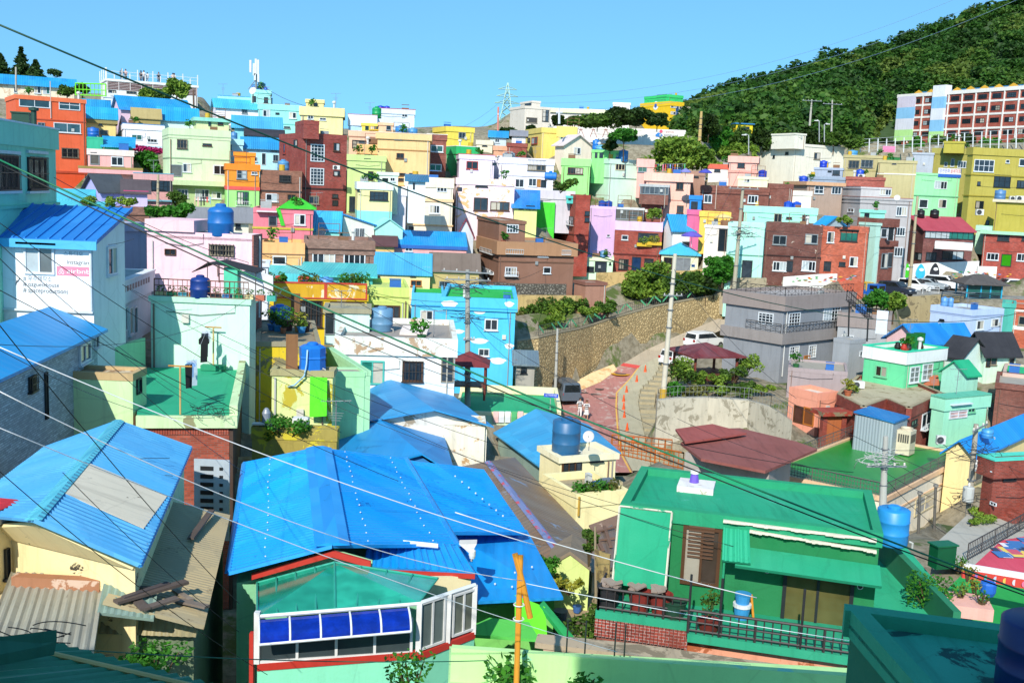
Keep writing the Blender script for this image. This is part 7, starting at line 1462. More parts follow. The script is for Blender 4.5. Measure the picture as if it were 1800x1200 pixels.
for i,(x,y)in enumerate(((1349,997),(1511,1025))):
 p=hit(x,y,g.P0,g.n)+g.n*.1;o=root('vent_pipe',p,('left','right')[i]+' round vent pipe sticking out of the green wall','vent pipe','vent pipes');b=MB();b.tube([p-g.n*.1,p+g.n*.12],.07,14);b.build('pipe',plain('e0dcd0'),o);b=MB();b.tube([p+g.n*.121,p+g.n*.125],.05,14);b.build('opening',plain('18201c'),o)
def tpost(label,P,h,w_,col='c88838',base=None):
 o=root('laundry_post',P,label,'laundry post','laundry posts');b=MB();b.tube([P,P+UP*h],.035,8);b.build('post',wall('d0b070',.5),o);b=MB();b.tube([P+Vector((-w_/2,0,h)),P+Vector((w_/2,0,h))],.03,6);b.build('crossbar',plain(col,.8),o)
 if base:b=MB();b.box(P,Vector((1,0,0)),Vector((0,1,0)),UP,-base,base,-.2,.2,0,.22);b.build('base',wall('18946c',.3),o)
 return P+UP*h
T1=tpost('front laundry post with a rusty crossbar on the green terrace',R(317,728,-8.27),1.7,.82);T2=tpost('rear laundry post with a concrete foot near the mint wall',R(375,650,-8.28),1.85,.7,base=.5)
cable('washing line stretched between the two laundry posts',T1+Vector((.3,0,0)),T2+Vector((-.25,0,0)),.12,.006,'d8d8d8')
Ln=T2-T1
for(f,w_,h_,c,k)in((.07,.2,.85,'1c1c20','pants'),(.13,.3,.55,'8fb8e8','shirt'),(.19,.32,.95,'d8e4f4','towel'),(.8,.34,1.1,'1c1c20','shirt'),(.86,.24,1.0,'404858','pants'),(.92,.3,.5,'e8eef6','towel')):
 p=T1.lerp(T2,f)+UP*(-.12*4*f*(1-f)-.02)+Vector((.25-.5*f,0,0));q=cloth(None,p,w_*1.3,h_,c,Vector((.75,.66,0)),kind=k,name={'shirt':'shirt','pants':'trousers'}.get(k,'towel'))
 lab={.07:'black trousers nearest the front laundry post',.13:'pale blue shirt beside the front laundry post',.19:'long pale cloth on the line near the front post',.8:'large black jacket on the line near the rear post',.86:'dark grey trousers near the rear laundry post',.92:'white towel next to the rear laundry post'}[f];tag(q,lab,'clothing','clothes on the terrace line')
def line_items(lab,A,B,n,hh_=.55,seed=1):
 rnd=random.Random(seed);o=root('washing_line',A,'washing line '+lab,'washing line','washing lines');b=MB();b.tube([A,B],.012,4);b.build('line',plain('d0d0d0'),o);dv=(B-A).normalized();L=(B-A).length
 cs=list(CN)
 for i in range(n):
  c=rnd.choice(cs);k=rnd.choice(['shirt','towel','pants']);p=A.lerp(B,(i+.5)/n);q=cloth(None,p,L/n*.42,hh_*rnd.uniform(.7,1.2),c,dv,kind=k,name={'shirt':'shirt','pants':'trousers'}.get(k,'towel'))
  tag(q,f"{CN[c]} {({'shirt': 'shirt', 'pants': 'trousers'}).get(k, 'towel')}, {['one','two','three','four','five','six','seven','eight','nine','ten','eleven','twelve','thirteen','fourteen'][i]} from left, {lab}",'laundry','laundry '+lab)
MAPX=True
line_items('above the salmon pink roof',at(1151,289,98),at(1206,288,98),13,.9,3)
line_items('on the balcony of the pale green house',at(340,346,89.2),at(372,346,89.2),6,.8,5)
MAPX=False
b=MB();A_=at(1551,548,72);b=cloth(None,at(1552,546,74),1.0,2.0,'e8eef6',Vector((.8,-.5,0)),name='bed_sheet',kind='towel');tag(b,'pale bed sheet hung on the big grey building near the black stairs','bed sheet')
MAPX=True
b=cloth(None,at(1563,257,119),1.9,.9,'e88ab0',name='pink_blanket',kind='towel');tag(b,'pink blanket drying on the khaki apartment roof','blanket')
def parasol(label,xc,yt,yb,d,wpx,col):
 P=at(xc,yb,d);s=F/P.y;h=(yb-yt)/s+.9;r=wpx/s/2;o=root('parasol',P-UP*.9,label,'parasol','parasols');b=MB();b.tube([P-UP*.9,P+UP*(h-.9)],.03,8);b.build('pole',plain('e0e0e0'),o);b=MB();T_=P+UP*(h-.9)
 n=8;rings=[b.vs([T_])];r1=b.vs([T_+Vector((r*.55*math.cos(2*PI*i/n),r*.55*math.sin(2*PI*i/n),-h*.12))for i in range(n)]);r2=b.vs([T_+Vector((r*math.cos(2*PI*i/n),r*math.sin(2*PI*i/n),-h*.3))for i in range(n)]);r3=b.vs([T_+Vector((r*.98*math.cos(2*PI*i/n),r*.98*math.sin(2*PI*i/n),-h*.36))for i in range(n)])
 for i in range(n):j=(i+1)%n;b.f+=[(rings[0],r1+i,r1+j),(r1+i,r2+i,r2+j,r1+j),(r2+i,r3+i,r3+j,r2+j)];b.m+=[0]*3
 b.build('canopy',plain(col,.7),o,recalc=False);return o
parasol('purple parasol on the white patio below the blue roofed cottage',1216,406,420,89,38,'6c5cc8');parasol('blue violet parasol by the tables beside the big tree',1240,297,304,93,24,'4c50b8')
parasol('pale violet parasol among the laundry under the big tree',1205,296,303,93.5,20,'8888d0');parasol('cream canopy parasol over the yellow hut',1272,376,383,88,32,'f0d890')
h_=H['green_sign'];a0,z0=h_.loc(1648,311);a1,z1=h_.loc(1690,297);o=root('banner',h_.A+h_.u*a0+UP*z0,'white banner with blue and red Korean lettering on the mint green house','banner');b=MB();b.box(h_.A,h_.u,UP,h_.n,a0,a1,z0,z1,.05,.12);b.build('panel',plain('f4f4f8'),o)
b=MB();b.box(h_.A,h_.u,UP,h_.n,a0,a1,z0,z0+(z1-z0)*.35,.121,.125);b.build('stripe',plain('2c68c8'),o)
text3d('감천문화',h_.A+h_.u*(a0+.15)+UP*(z0+(z1-z0)*.42)+h_.n*.125,h_.u,h_.n,(z1-z0)*.5,'2848b0',o,wide=(a1-a0)*.45);text3d('골목마트',h_.A+h_.u*(a0+(a1-a0)*.52)+UP*(z0+(z1-z0)*.42)+h_.n*.125,h_.u,h_.n,(z1-z0)*.5,'d82838',o,wide=(a1-a0)*.44)
MAPX=False
g=H['guest']
def wtext(s,x0,y0,x1,y1,col,par=g.r,h_=g,name='lettering',out=.003):
 a0,z0=h_.loc(x0,y1);a1,z1=h_.loc(x1,y0);return text3d(s,h_.A+h_.u*a0+UP*z0+h_.n*out,h_.u,h_.n,(z1-z0),col,par,wide=a1-a0,name=name)
a0,z0=g.loc(99,486);a1,z1=g.loc(162,430);b=MB();b.box(g.A,g.u,UP,g.n,a0,a1,z0,z1,.003,.006);b.build('white_panel',plain('fafafa',.7,var=.05),g.r)
wtext('스튜디오',112,443,146,450,'6c7c8c',out=.007);wtext('Instagram',118,457,159,466,'30343c',out=.007)
a0,z0=g.loc(100,484);a1,z1=g.loc(162,470);b=MB();b.box(g.A,g.u,UP,g.n,a0,a1,z0,z1,.0065,.009);b.build('pink_panel',plain('f490a8',.7,var=.05),g.r)
wtext('airbnb',118,473,159,482,'fcfcfc',out=.010)
lx,lz=g.loc(108,477);b=MB();c=g.A+g.u*lx+UP*lz+g.n*.012;s=.1
b.tube([c+(g.u*x+UP*z)*s for x,z in((0,-.35),(-.45,-.95),(-.9,-.95),(-1.0,-.6),(-.3,.85),(0,1.05),(.3,.85),(1.0,-.6),(.9,-.95),(.45,-.95),(0,-.35),(-.3,.05),(-.22,.35),(0,.45),(.22,.35),(.3,.05),(0,-.35))],.013,5);b.build('emblem',plain('fcfcfc'),g.r)
wtext('# 우주제작소',41,486,91,495,'70808c');wtext('# ozguesthouse',41,496.5,104,504.5,'384048');wtext('# spaceproductions',41,507,120,515.5,'404850')
b=MB();p=g.A+g.u*g.loc(28,497)[0]+UP*g.loc(28,497)[1]+g.n*.02;b.tube([p,p+g.u*.1+UP*.08,p+g.u*.16+UP*.2],.012,5);b.tube([p-UP*.08,p+g.u*.05+UP*.1],.01,5);b.build('wire_hook',plain('303438'),g.r)
MAPX=True
hs_=H['hospital']
def stext(k,s,x0,y0,x1,y1,col,out=.03):
 h_=H[k];a0,z0=h_.sloc(x0,y1);a1,z1=h_.sloc(x1,y0);u_=-h_.v if True else h_.v;O=h_.P0.copy();O.z=h_.A.z;return text3d(s,O+u_*a0+UP*z0-h_.u*out,u_,-h_.u,(z1-z0),col,h_.r,wide=abs(a1-a0))
stext('hospital','부산 시립병원',1137,174,1171,180,'4c3c5c')
a0,z0=hs_.sloc(1153,186);O=hs_.P0.copy();O.z=hs_.A.z;c=O-hs_.v*a0+UP*z0;b=MB();b.mi=0;rr=1.1;b.prism([c-hs_.u*.03+(-hs_.v*math.cos(t*PI/9)+UP*math.sin(t*PI/9))*rr for t in range(18)],-hs_.u*.05);b.mi=1;b.prism([c-hs_.u*.09+(-hs_.v*math.cos(t*PI/9)+UP*math.sin(t*PI/9))*rr*.5 for t in range(18)],-hs_.u*.03);b.build('emblem',['f4f4f4','2c5cb0'],hs_.r)
lw_=H['longwall']
def le(x,y):a_,z_=lw_.loc(x,y);return lw_.A+lw_.u*a_+UP*z_+lw_.n*.055
b=MB();b.mi=0;b.prism([le(*p)for p in((1152,237),(1157,233),(1162,235),(1165,238),(1160,241),(1153,240))],lw_.n*.04);b.mi=1;c=le(1162,231);b.prism([c+(lw_.u*math.cos(t*PI/7)+UP*math.sin(t*PI/7))*.3 for t in range(14)],lw_.n*.04);b.build('emblem',['2c80d0','e85878'],lw_.r)
a0,z0=lw_.loc(1169,235);text3d('감천마을',le(1170,234),lw_.u,lw_.n,.36,'c87078',lw_.r,wide=1.5);text3d('행복한우리마을',le(1167,240),lw_.u,lw_.n,.42,'585868',lw_.r,wide=2.6)
b=MB()
for x in(1021,1043,1065):
 for(p,q)in(((x-6,241),(x,226)),((x+6,241),(x,226)),((x-3,228),(x+3,228))):b.tube([le(*p)+lw_.n*.03,le(*q)+lw_.n*.03],.06,4)
b.build('trellis_motif',plain('d0a0a0'),lw_.r)
b=MB();b.tube([at(983.0,218,102),at(983,190,102)],.14,4);b.tube([at(977.5,198,102),at(989,198,102)],.12,4);tag(b.build('cross',plain('f4f4f8'),None,loc=at(983,218,102)),'white cross standing before the beige church','cross')
MAPX=False
dk=H['deck'];b=MB();zt_=dk.H
for i in range(13):a_=dk.W*i/12;b.box(dk.g(a_,0,0),dk.u,dk.v,UP,-.06,.06,-.17,-.05,dk.H,dk.H+(1.5 if i%2==0 else.9))
for i in range(4):b.box(dk.g(0,dk.D*i/3,0),dk.u,dk.v,UP,-.17,-.05,-.06,.06,dk.H,dk.H+1.5)
b.box(dk.g(0,0,0),dk.u,dk.v,UP,-.1,dk.W,-.14,-.08,dk.H+1.05,dk.H+1.1);b.box(dk.g(0,0,0),dk.u,dk.v,UP,-.1,dk.W,-.14,-.08,dk.H+.6,dk.H+.64);b.build('railing',plain('f0f0f0'),dk.r)
b=MB();zz=dk.loc(190,157)[1]
b.box(dk.g(0,0,0),dk.u,dk.v,UP,.1,dk.W-.1,-.02,-.005,zz,dk.H-.25);b.build('dark_band',plain('5c2c28'),dk.r);b=MB()
for i in range(6):z=zz+(dk.H-.25-zz)*i/6;b.box(dk.g(0,0,0),dk.u,dk.v,UP,.1,dk.W-.1,-.05,-.022,z,z+.05)
for i in range(9):a_=.1+(dk.W-.2)*i/8;b.box(dk.g(a_,0,0),dk.u,dk.v,UP,-.05,.05,-.09,-.051,zz,dk.H-.2)
b.build('louvre',plain('e8dcd8'),dk.r)
ppl=[(214,'person in a dark top at the left railing of the deck','2c2c34','6a5040'),(221,'person in a pink top standing close beside the dark one on the deck','e8b8b0','5a5a60'),(248,'tall person in black at the middle of the deck','1c1c28','202434'),(253,'person in a white top in the middle group on the deck','f0f0f4','3c4458'),(259,'shorter person in white on the deck right of the middle group','f4f0ec','e0e0e4'),(279,'person in black alone on the right half of the deck','20202a','1c1c24'),(304,'left one of two people close together at the right of the deck','e8c8b0','2c3040'),(306.5,'person in white at the far right of the deck','f0ece8','b0a8a0')]
for i,(x,lab,sh,pt)in enumerate(ppl):P=on('deck',x,.05+.04*(i%3));person(lab,P,1.72 if i!=4 else 1.5,random.uniform(-.6,.6)+(PI if i%2 else 0),sh,pt,pose='lean' if i%3==0 else 'stand',group='visitors on the observation deck')
person('woman in a striped shirt and white trousers walking on the red road',onroad(1018.5,733),1.68,PI,'f0f0f0','f0eeec',hair='2a1810',pose='walk',stripe=True,group='walkers on the road');person('woman in a long striped dress walking beside her on the red road',onroad(1030,738),1.7,PI,'f0f0f0','ecebe8',hair='5a3820',pose='walk',stripe=True,skirt=True,group='walkers on the road')
#  trees and plants
def tg(*a,**k):return tree(*a,**k)
for(x,yb,yt,wd,lab)in((2,135,97,34,'broad dark conifer cut by the left frame edge'),(38,135,86,34,'tallest pointed conifer behind the long blue roof'),(63,135,108,30,'round topped conifer right of the tallest one')):tree(lab,x,yb,yt,wd,138,'pine','conifer','conifers behind the ridge roof',name='conifer',conifer=True,leaf=.28,nl=110)
tree('small dark tree behind the right end of the long blue roof',97,140,121,26,138,'pine',nc=9,nl=60,trunk=.2,group='trees on the ridge')
tree('round green tree before the observation deck at its right end',311,190,143,46,121,'light',nc=18,nl=120,leaf=.26,group='trees on the ridge');tree('low green tree left of the round one before the deck',262,182,158,46,122,'light',nc=14,nl=90,trunk=.15,group='trees on the ridge');tree('bushy green tree between the two trees before the deck',287,180,162,30,121,'mid',nc=10,nl=80,trunk=.1,group='trees on the ridge')
tree('dark tree behind the lime green fence',145,168,148,26,121,'dark',nc=9,nl=80,trunk=.15,group='trees on the ridge');tree('yellow green bush at the end of the ridge house',118,170,152,30,119.5,'mid',nc=9,nl=80,trunk=.1,group='trees on the ridge')
lf=root('lime_fence',at(135,168,119),'lime green post fence on the ridge beside the deck','fence');rail(lf,at(133,168,119),at(186,170,118),1.6,r=.06,mat='7ce81c',mid=2,step=.55)
b=MB();b.tube([at(28,160,120),at(28,118,120)],.12,8);o=root('ridge_pole',at(28,160,120),'thin concrete pole before the long blue roof','utility pole','concrete utility poles');b.build('shaft',wall('b4aea0'),o)
b=MB();b.tube([at(341,205,115),at(340,158,115)],.12,8);o=root('utility_pole',at(341,205,115),'brown pole right of the trees before the deck','utility pole','concrete utility poles');b.build('shaft',wall('6a5040'),o)
MAPX=True
tree('large spreading cherry tree behind the washing line',1190,305,240,120,104,'light',nc=34,nl=170,leaf=.3,trunk=.12,squash=.6,group='trees in the upper village');tree('right half of the spreading tree, reaching over the parasol',1232,315,252,70,103,'light',nc=20,nl=130,leaf=.28,trunk=.3,squash=.6,group='trees in the upper village')
tree('flat topped dark green tree beside the turquoise tank',1096,272,225,56,98,'lush',nc=14,nl=150,leaf=.28,trunk=.55,squash=.5,group='trees in the upper village');tree('small green tree left of the flat topped one',1072,268,246,24,99,'dark',nc=8,nl=80,leaf=.26,trunk=.1,group='trees in the upper village')
for(x,yb,yt,wd,k,lab)in((1050,222,203,84,'mid','low pine at the left foot of the yellow hospital grove'),(1085,222,190,80,'dark','pine in the middle of the grove left of the hospital'),(1118,224,188,60,'pine','tallest dark pine left of the yellow hospital'),(1155,222,199,46,'pine','umbrella shaped pine in front of the yellow hospital'),(980,222,202,24,'dark','palm like shrub tree by the white cross'),(1010,221,206,40,'mid','low tree in front of the civic hall'),(935,244,218,20,'pine','dark tree behind the lattice pylon foot'),(893,246,225,34,'pine','dark tree at the foot of the lattice pylon')):tree(lab,x,yb,yt,wd,142 if x>1000 else 138,k,nc=22,nl=120,leaf=.36,trunk=.12,squash=.55,group='trees near the civic hall')
for i,(x,yb,yt,wd,k)in enumerate(((1225,262,205,60,'mid'),(1262,268,215,70,'lush'),(1300,270,225,60,'mid'),(1340,262,228,60,'dark'),(1285,285,248,60,'light'),(1318,282,256,40,'light'),(1375,262,225,60,'mid'),(1420,262,228,50,'dark'),(1465,262,230,50,'mid'),(1500,262,236,50,'mid'),(1245,240,200,50,'dark'))):
 tree(('mid green tree at the left foot of the wooded hill','bright green tree beside the wooden pole','mid green tree left of the yellow kiosk','dark tree behind the large white building','pale green tree above the pink far house','small pale tree beside the street lamp','tree rising behind the stepped white roof','dark tree behind the white tower block','tree behind the twin street lamps','tree left of the tall mesh fence','dark tree at the saddle below the hill crest')[i],x,yb,yt,wd,136-i*.4,k,nc=13,nl=110,leaf=.4,trunk=.05,group='trees at the foot of the hill')
for i,x in enumerate((1515,1560,1605,1650,1695,1740,1790)):tree(['first','second','third','fourth','fifth','sixth','seventh'][i]+' bushy tree from the left below the school behind the mesh fence',x,270,236+(i*7)%9,50,140,['mid','dark','lush'][i%3],nc=10,nl=100,leaf=.4,trunk=.05,group='trees below the school')
MAPX=False
gsh=[(915,545,515,40,'light'),(935,560,528,50,'mid'),(962,552,515,50,'mid'),(985,560,524,60,'light'),(1010,552,520,60,'mid'),(1035,562,535,40,'light'),(1068,556,525,46,'mid'),(950,580,556,46,'mid'),(925,585,560,36,'lush'),(975,574,550,40,'light'),(905,575,545,30,'dry'),(1060,535,518,26,'light')]
nm=['leftmost pale bush behind the stone wall','dark bush above the left end of the garden','tall bush at the left of the garden','widest pale bush in the garden','bush in front of the garden wall middle','low pale bush right of the garden middle','round dark bush near the zigzag fence','low bush at the left of the zigzag fence','bright green bush beside the blue cloud house','pale low bush above the stone wall','dry grassy bush by the blue cloud house','small bush below the brown outbuilding']
for i,(x,yb,yt,wd,k)in enumerate(gsh):shrub(nm[i],x,yb,yt,wd,89-(yb-530)*.11,k,n=900,leaf=.17,group='bushes of the garden above the stone wall')
for i,(x,yb,yt,wd,k)in enumerate(((1115,530,478,62,'light'),(1150,530,462,70,'light'),(1180,525,482,60,'mid'),(1215,520,478,50,'mid'),(1255,510,448,50,'lush'),(1240,522,486,44,'dark'),(1270,490,452,44,'lush'))):tree(['left bright tree above the stone wall bend','tallest bright tree above the stone wall bend','green tree just left of the tall central pole','dark tree right of the tall central pole','bright bushy tree beside the mint house door','low dark tree at the end of the stone wall','bush with blossoms by the mint house door'][i],x,yb,yt,wd,95+(1 if i>3 else 0)-i*.3,k,nc=20,nl=170,leaf=.22,trunk=.12,group='trees above the stone wall')
P=at(1238,655,74);pv=root('pavilion',P,'pavilion with a red brown pyramid roof in the garden by the road','pavilion');b=MB();a=math.radians(18);u=Vector((math.cos(a),math.sin(a),0));v=Vector((-math.sin(a),math.cos(a),0));s=2.5;h=(655-628)/(F/P.y)
C=P;E=[C+u*x*s+v*y*s+UP*(h+.5)for x,y in((-1,-1),(1,-1),(1,1),(-1,1))];T_=C+UP*(h+1.35)
for i in range(4):b.face([E[i],E[(i+1)%4],T_])
b.prism(E,UP*-.14);b.build('roof',metal('7c2c2c',.3,ribs=.3),pv,recalc=True)
for x,y in((-.78,-.78),(.78,-.78),(.78,.78),(-.78,.78)):b=MB();p=C+u*x*s+v*y*s;b.tube([p-UP*.5,p+UP*(h+.4)],.12,8);b.build('post',plain('7c3a2c'),pv)
b=MB();b.prism([C+u*x*s*.85+v*y*s*.85-UP*.3 for x,y in((-1,-1),(1,-1),(1,1),(-1,1))],UP*.35);b.build('floor',plain('6a3428'),pv)
for i,(x,yb,yt,wd,k)in enumerate(((1190,672,622,50,'light'),(1215,680,640,60,'mid'),(1250,680,650,60,'light'),(1290,672,640,50,'mid'),(1312,660,618,46,'light'),(1180,700,665,46,'lush'),(1215,702,672,60,'dry'),(1260,700,675,60,'light'),(1305,697,668,56,'mid'),(1340,692,672,46,'light'))):shrub(['tallest bush left of the pavilion','bush in front of the pavilion corner','low bush before the pavilion steps','bush right of the pavilion','rounded bush beside the grey building','dark bush by the central pole','dry grass clump on the wall garden','low pale bush on the wall garden','bush behind the wall railing right','rightmost bush behind the wall railing'][i],x,yb,yt,wd,72-(yb-670)*.12,k,n=1100,leaf=.12,group='bushes around the pavilion')
P=at(1305,748,64)
P=at(824,676,57);pv=root('gazebo',P,'small gazebo with a maroon tiled roof beside the cloud painted house','gazebo');b=MB();s=1.35;h=1.5;E=[P+Vector((x*s,y*s,h))for x,y in((-1,-1),(1,-1),(1,1),(-1,1))];T_=P+UP*(h+.75)
for i in range(4):b.face([E[i],E[(i+1)%4],T_])
b.prism(E,UP*-.1);b.build('roof','dt:7c3034',pv)
for x,y in((-.8,-.8),(.8,-.8),(.8,.8),(-.8,.8)):b=MB();p=P+Vector((x*s,y*s,0));b.tube([p-UP*.8,p+UP*h],.08,8);b.build('post',plain('7c3a2c'),pv)
b=MB();b.box(P,Vector((1,0,0)),Vector((0,1,0)),UP,-1.1,1.1,-.9,.9,0,.08);b.build('bench',plain('7c4a34'),pv)
yd=H['greenyard']
for i,x in enumerate((872,882,893,904,915)):p=yd.g(0,0,0);c=hit(x,722,yd.P0,yd.n)+yd.n*.15;q=cloth(None,c,.36,.75,['f4c8c4','e8eef6','e8eef6','58b878','f4c8c4'][i],yd.u,kind='towel',name='towel');tag(q,['first towel from the left, pink, on the yard parapet','second towel from the left, white, on the yard parapet','third towel from the left, white, on the yard parapet','green towel on the yard parapet','last towel on the right of the yard parapet, pink'][i],'towel','towels on the yard parapet')
st=root('outside_stairs',at(1500,600,73),'black steel outside stairs on the big grey building','stairs');b=MB();A_=at(1492,528,75);C_=at(1528,560,73)
for i in range(14):b=MB();p=A_.lerp(C_,i/13);b.box(p,Vector((.7,-.7,0)),Vector((.7,.7,0)),UP,-.1,.16,-.45,.45,0,.04);b.build('tread',plain('24262a'),st);rail(st,A_+Vector((-.3,-.3,0)),C_+Vector((-.3,-.3,0)),.9,mat='1c1e20',mid=2,step=.3);rail(st,A_+Vector((.3,.3,0)),C_+Vector((.3,.3,0)),.9,mat='1c1e20',mid=2,step=.3)
for(x,y0,y1,d)in((1493,530,602,74.4),(1526,560,600,72.8)):b=MB();b.tube([at(x,y0,d),at(x-2,y1,d)],.07,8);b.build('post',plain('1c1e20'),st)
g=H['grey']
for zz in(g.H+.02,):rail(g.r,g.g(0,0,zz),g.g(g.W,0,zz),.75,r=.02,mat='3c3836',mid=1,step=.5,xs=True);rail(g.r,g.g(0,0,zz),g.g(0,g.D,zz),.75,r=.02,mat='3c3836',mid=1,step=.5,xs=True)
zz=g.loc(1383,584)[1];rail(g.r,g.g(-.2,-.22,zz),g.g(g.W,-.22,zz),.75,r=.02,mat='3c3836',mid=1,step=.5,xs=True);rail(g.r,g.g(-.22,0,zz),g.g(-.22,g.D*.6,zz),.75,r=.02,mat='3c3836',mid=1,step=.5,xs=True)
MAPX=True
P=at(1719,522,97);kk=root('kiosk',P,'turquoise glazed kiosk with a dark hipped roof at the car park edge','kiosk');s=F/P.y;hw=35/s*.5+.9;hd=1.6;b=MB();hh2=25/s
b.box(P,Vector((1,0,0)),Vector((0,1,0)),UP,-hw,hw,-hd,hd,-.2,.05);b.build('deck',plain('3c6c80'),kk)
for i,x in enumerate((-hw,-hw*.2,hw*.35,hw)):
 for y in(-hd,hd):b=MB();b.box(P+Vector((x,y,0)),Vector((1,0,0)),Vector((0,1,0)),UP,-.08,.08,-.08,.08,.05,hh2);b.build('post',plain('20b0d8'),kk)
b=MB();b.box(P,Vector((1,0,0)),Vector((0,1,0)),UP,-hw+.1,hw-.1,-hd+.02,-hd+.06,.3,hh2-.2);b.build('glazing',glass('3c9088'),kk)
b=MB();o_=.75;E=[P+Vector((x*(hw+o_),y*(hd+o_),hh2))for x,y in((-1,-1),(1,-1),(1,1),(-1,1))];R0=P+Vector((-hw*.35,0,hh2+1.1));R1=P+Vector((hw*.35,0,hh2+1.1));b.prism(E,UP*-.12)
for q in([E[0],E[1],R1,R0],[E[1],E[2],R1],[E[2],E[3],R0,R1],[E[3],E[0],R0]):b.face(q)
b.build('roof','dt:55504e',kk);rail(kk,at(1655,527,96),at(1757,530,95.5),1.0,r=.045,mat='2c4858',mid=4,step=2.0)
def car(label,P,ang,kind='suv',col='eceeee',group='cars in the hillside car park',L=4.5,Wd=1.8,Hh=None):
 u=Vector((math.cos(ang),math.sin(ang),0));v=Vector((-math.sin(ang),math.cos(ang),0));o=root('car',P,label,'car',group);g=lambda a,b_,z:P+u*a+v*b_+UP*z
 prof={'suv':[(-2.25,.45),(-2.2,.95),(-2.05,1.05),(-1.85,1.62),(-.9,1.72),(.35,1.68),(1.05,1.1),(2.05,.95),(2.25,.7),(2.25,.35),(-2.25,.35)],'sedan':[(-2.25,.45),(-2.2,.9),(-1.55,1.0),(-.95,1.42),(.2,1.45),(.95,1.0),(2.05,.86),(2.25,.65),(2.25,.3),(-2.25,.3)],'van':[(-2.3,.4),(-2.28,1.0),(-2.15,1.75),(-1.9,1.85),(1.0,1.85),(1.75,1.15),(2.2,.95),(2.3,.7),(2.3,.32),(-2.3,.32)]}[kind];k=L/4.5
 b=MB();n=len(prof);secs=[]
 for(f,shr)in((-1,.0),(-.86,.0),(.86,.0),(1,.0)):
  ring=[]
  for(a_,z_)in prof:
   inn=.86 if abs(f)==1 else 1.0;tz=max(0,z_-.95);ring.append(g(a_*k*(1-(.02 if abs(f)==1 else 0)),f*Wd/2*(1-tz*.18),z_-(.03 if abs(f)==1 and z_>.9 else 0)))
  secs.append(b.vs(ring))
 for s_ in range(3):
  for i in range(n):j=(i+1)%n;b.f.append((secs[s_]+i,secs[s_]+j,secs[s_+1]+j,secs[s_+1]+i));b.m.append(0)
 b.f.append(tuple(secs[0]+i for i in range(n)));b.f.append(tuple(secs[3]+i for i in range(n))[::-1]);b.m+=[0,0]
 b.build('body',plain(col,.25,var=.05),o)
 tops={'suv':(-1.75,-.85,.3,.95,1.6,1.12),'sedan':(-1.4,-.85,.15,.85,1.36,1.03),'van':(-2.0,-1.6,.9,1.6,1.75,1.2)}[kind]
 a0,a1,a2,a3,zt_,zb_=tops
 for sg in(-1,1):
  yy=Wd/2*(1-max(0,zb_-.95)*.18)+.004;y2=Wd/2*(1-max(0,zt_-.95)*.18)+.004;b=MB();b.prism([g(a0*k,sg*yy,zb_),g(a3*k*.93,sg*yy,zb_),g(a2*k*.95,sg*y2,zt_-.05),g(a1*k if kind!='suv' else a0*k*.95,sg*y2,zt_-.05)],v*sg*.012);b.build('window',glass('1c2428'),o)
  for a_ in(-1.4,1.4):
   w_=MB();w_.tube([g(a_*k,sg*(Wd/2-.18),.33),g(a_*k,sg*(Wd/2+.01),.33)],.33,16);wo=w_.build('wheel',plain('18181a',.8),o);r_=MB();r_.tube([g(a_*k,sg*(Wd/2+.011),.33),g(a_*k,sg*(Wd/2+.03),.33)],.19,10);r_.build('rim',plain('a8acb0',.3,.6),wo)
  l_=MB();l_.box(g(2.2*k,sg*Wd*.36,.68),u,v,UP,-.02,.07,-.16,.16,0,.14);l_.build('headlight',plain('e8f0f4',.15),o);l_=MB();l_.box(g(-2.22*k,sg*Wd*.4,.78),u,v,UP,-.05,.02,-.12,.12,0,.22);l_.build('tail_light',plain('b01818',.3),o)
 b=MB();p0={'suv':((.42,1.66),(1.0,1.14)),'sedan':((.28,1.42),(.92,1.03)),'van':((1.05,1.8),(1.7,1.2))}[kind];(ta,tz),(ba,bz)=p0;b.hexa([g(ba*k,-Wd*.42,bz),g(ba*k,Wd*.42,bz),g(ta*k,Wd*.38,tz),g(ta*k,-Wd*.38,tz)]+[g(ba*k+.03,-Wd*.42,bz+.03),g(ba*k+.03,Wd*.42,bz+.03),g(ta*k+.03,Wd*.38,tz+.03),g(ta*k+.03,-Wd*.38,tz+.03)]);b.build('windscreen',glass('28343a'),o)
 b=MB();q0={'suv':((-1.9,1.5),(-2.06,1.08)),'sedan':((-1.05,1.38),(-1.5,1.04)),'van':((-2.18,1.7),(-2.28,1.1))}[kind];(ta,tz),(ba,bz)=q0;b.hexa([g(ba*k-.03,-Wd*.4,bz),g(ba*k-.03,Wd*.4,bz),g(ta*k-.03,Wd*.36,tz),g(ta*k-.03,-Wd*.36,tz)]+[g(ba*k,-Wd*.4,bz),g(ba*k,Wd*.4,bz),g(ta*k,Wd*.36,tz),g(ta*k,-Wd*.36,tz)]);b.build('rear_window',glass('28343a'),o)
 b=MB();b.box(g(2.25*k,0,.38),u,v,UP,0,.05,-Wd*.42,Wd*.42,0,.16);b.build('bumper',plain('3c4044',.6),o);return o
def cpk(px,py):p=hitz(px,py,zc+.02);return p
for(lab,x,y,an,kd,c)in(('dark blue SUV between the little truck and the white SUV',1574,519,-50,'suv','303848'),('white SUV right of the dark blue one, nose to the right',1607,513,-40,'suv','f0f2f2'),('silver sedan between the two white cars',1632,509,-40,'sedan','a8b4bc'),('white van like car with dark windows behind the silver sedan',1652,508,-40,'van','f0f2f4'),('dark grey sedan left of the kiosk',1676,509,-42,'sedan','3c4450'),('black car mostly behind the kiosk roof',1700,506,-42,'suv','20242c'),('blue black car right behind the kiosk',1748,512,-40,'sedan','1c2438'),('white SUV at the right end of the car park',1770,512,195,'suv','f0f2f2')):car(lab,cpk(x,y),math.radians(an),kd,c)
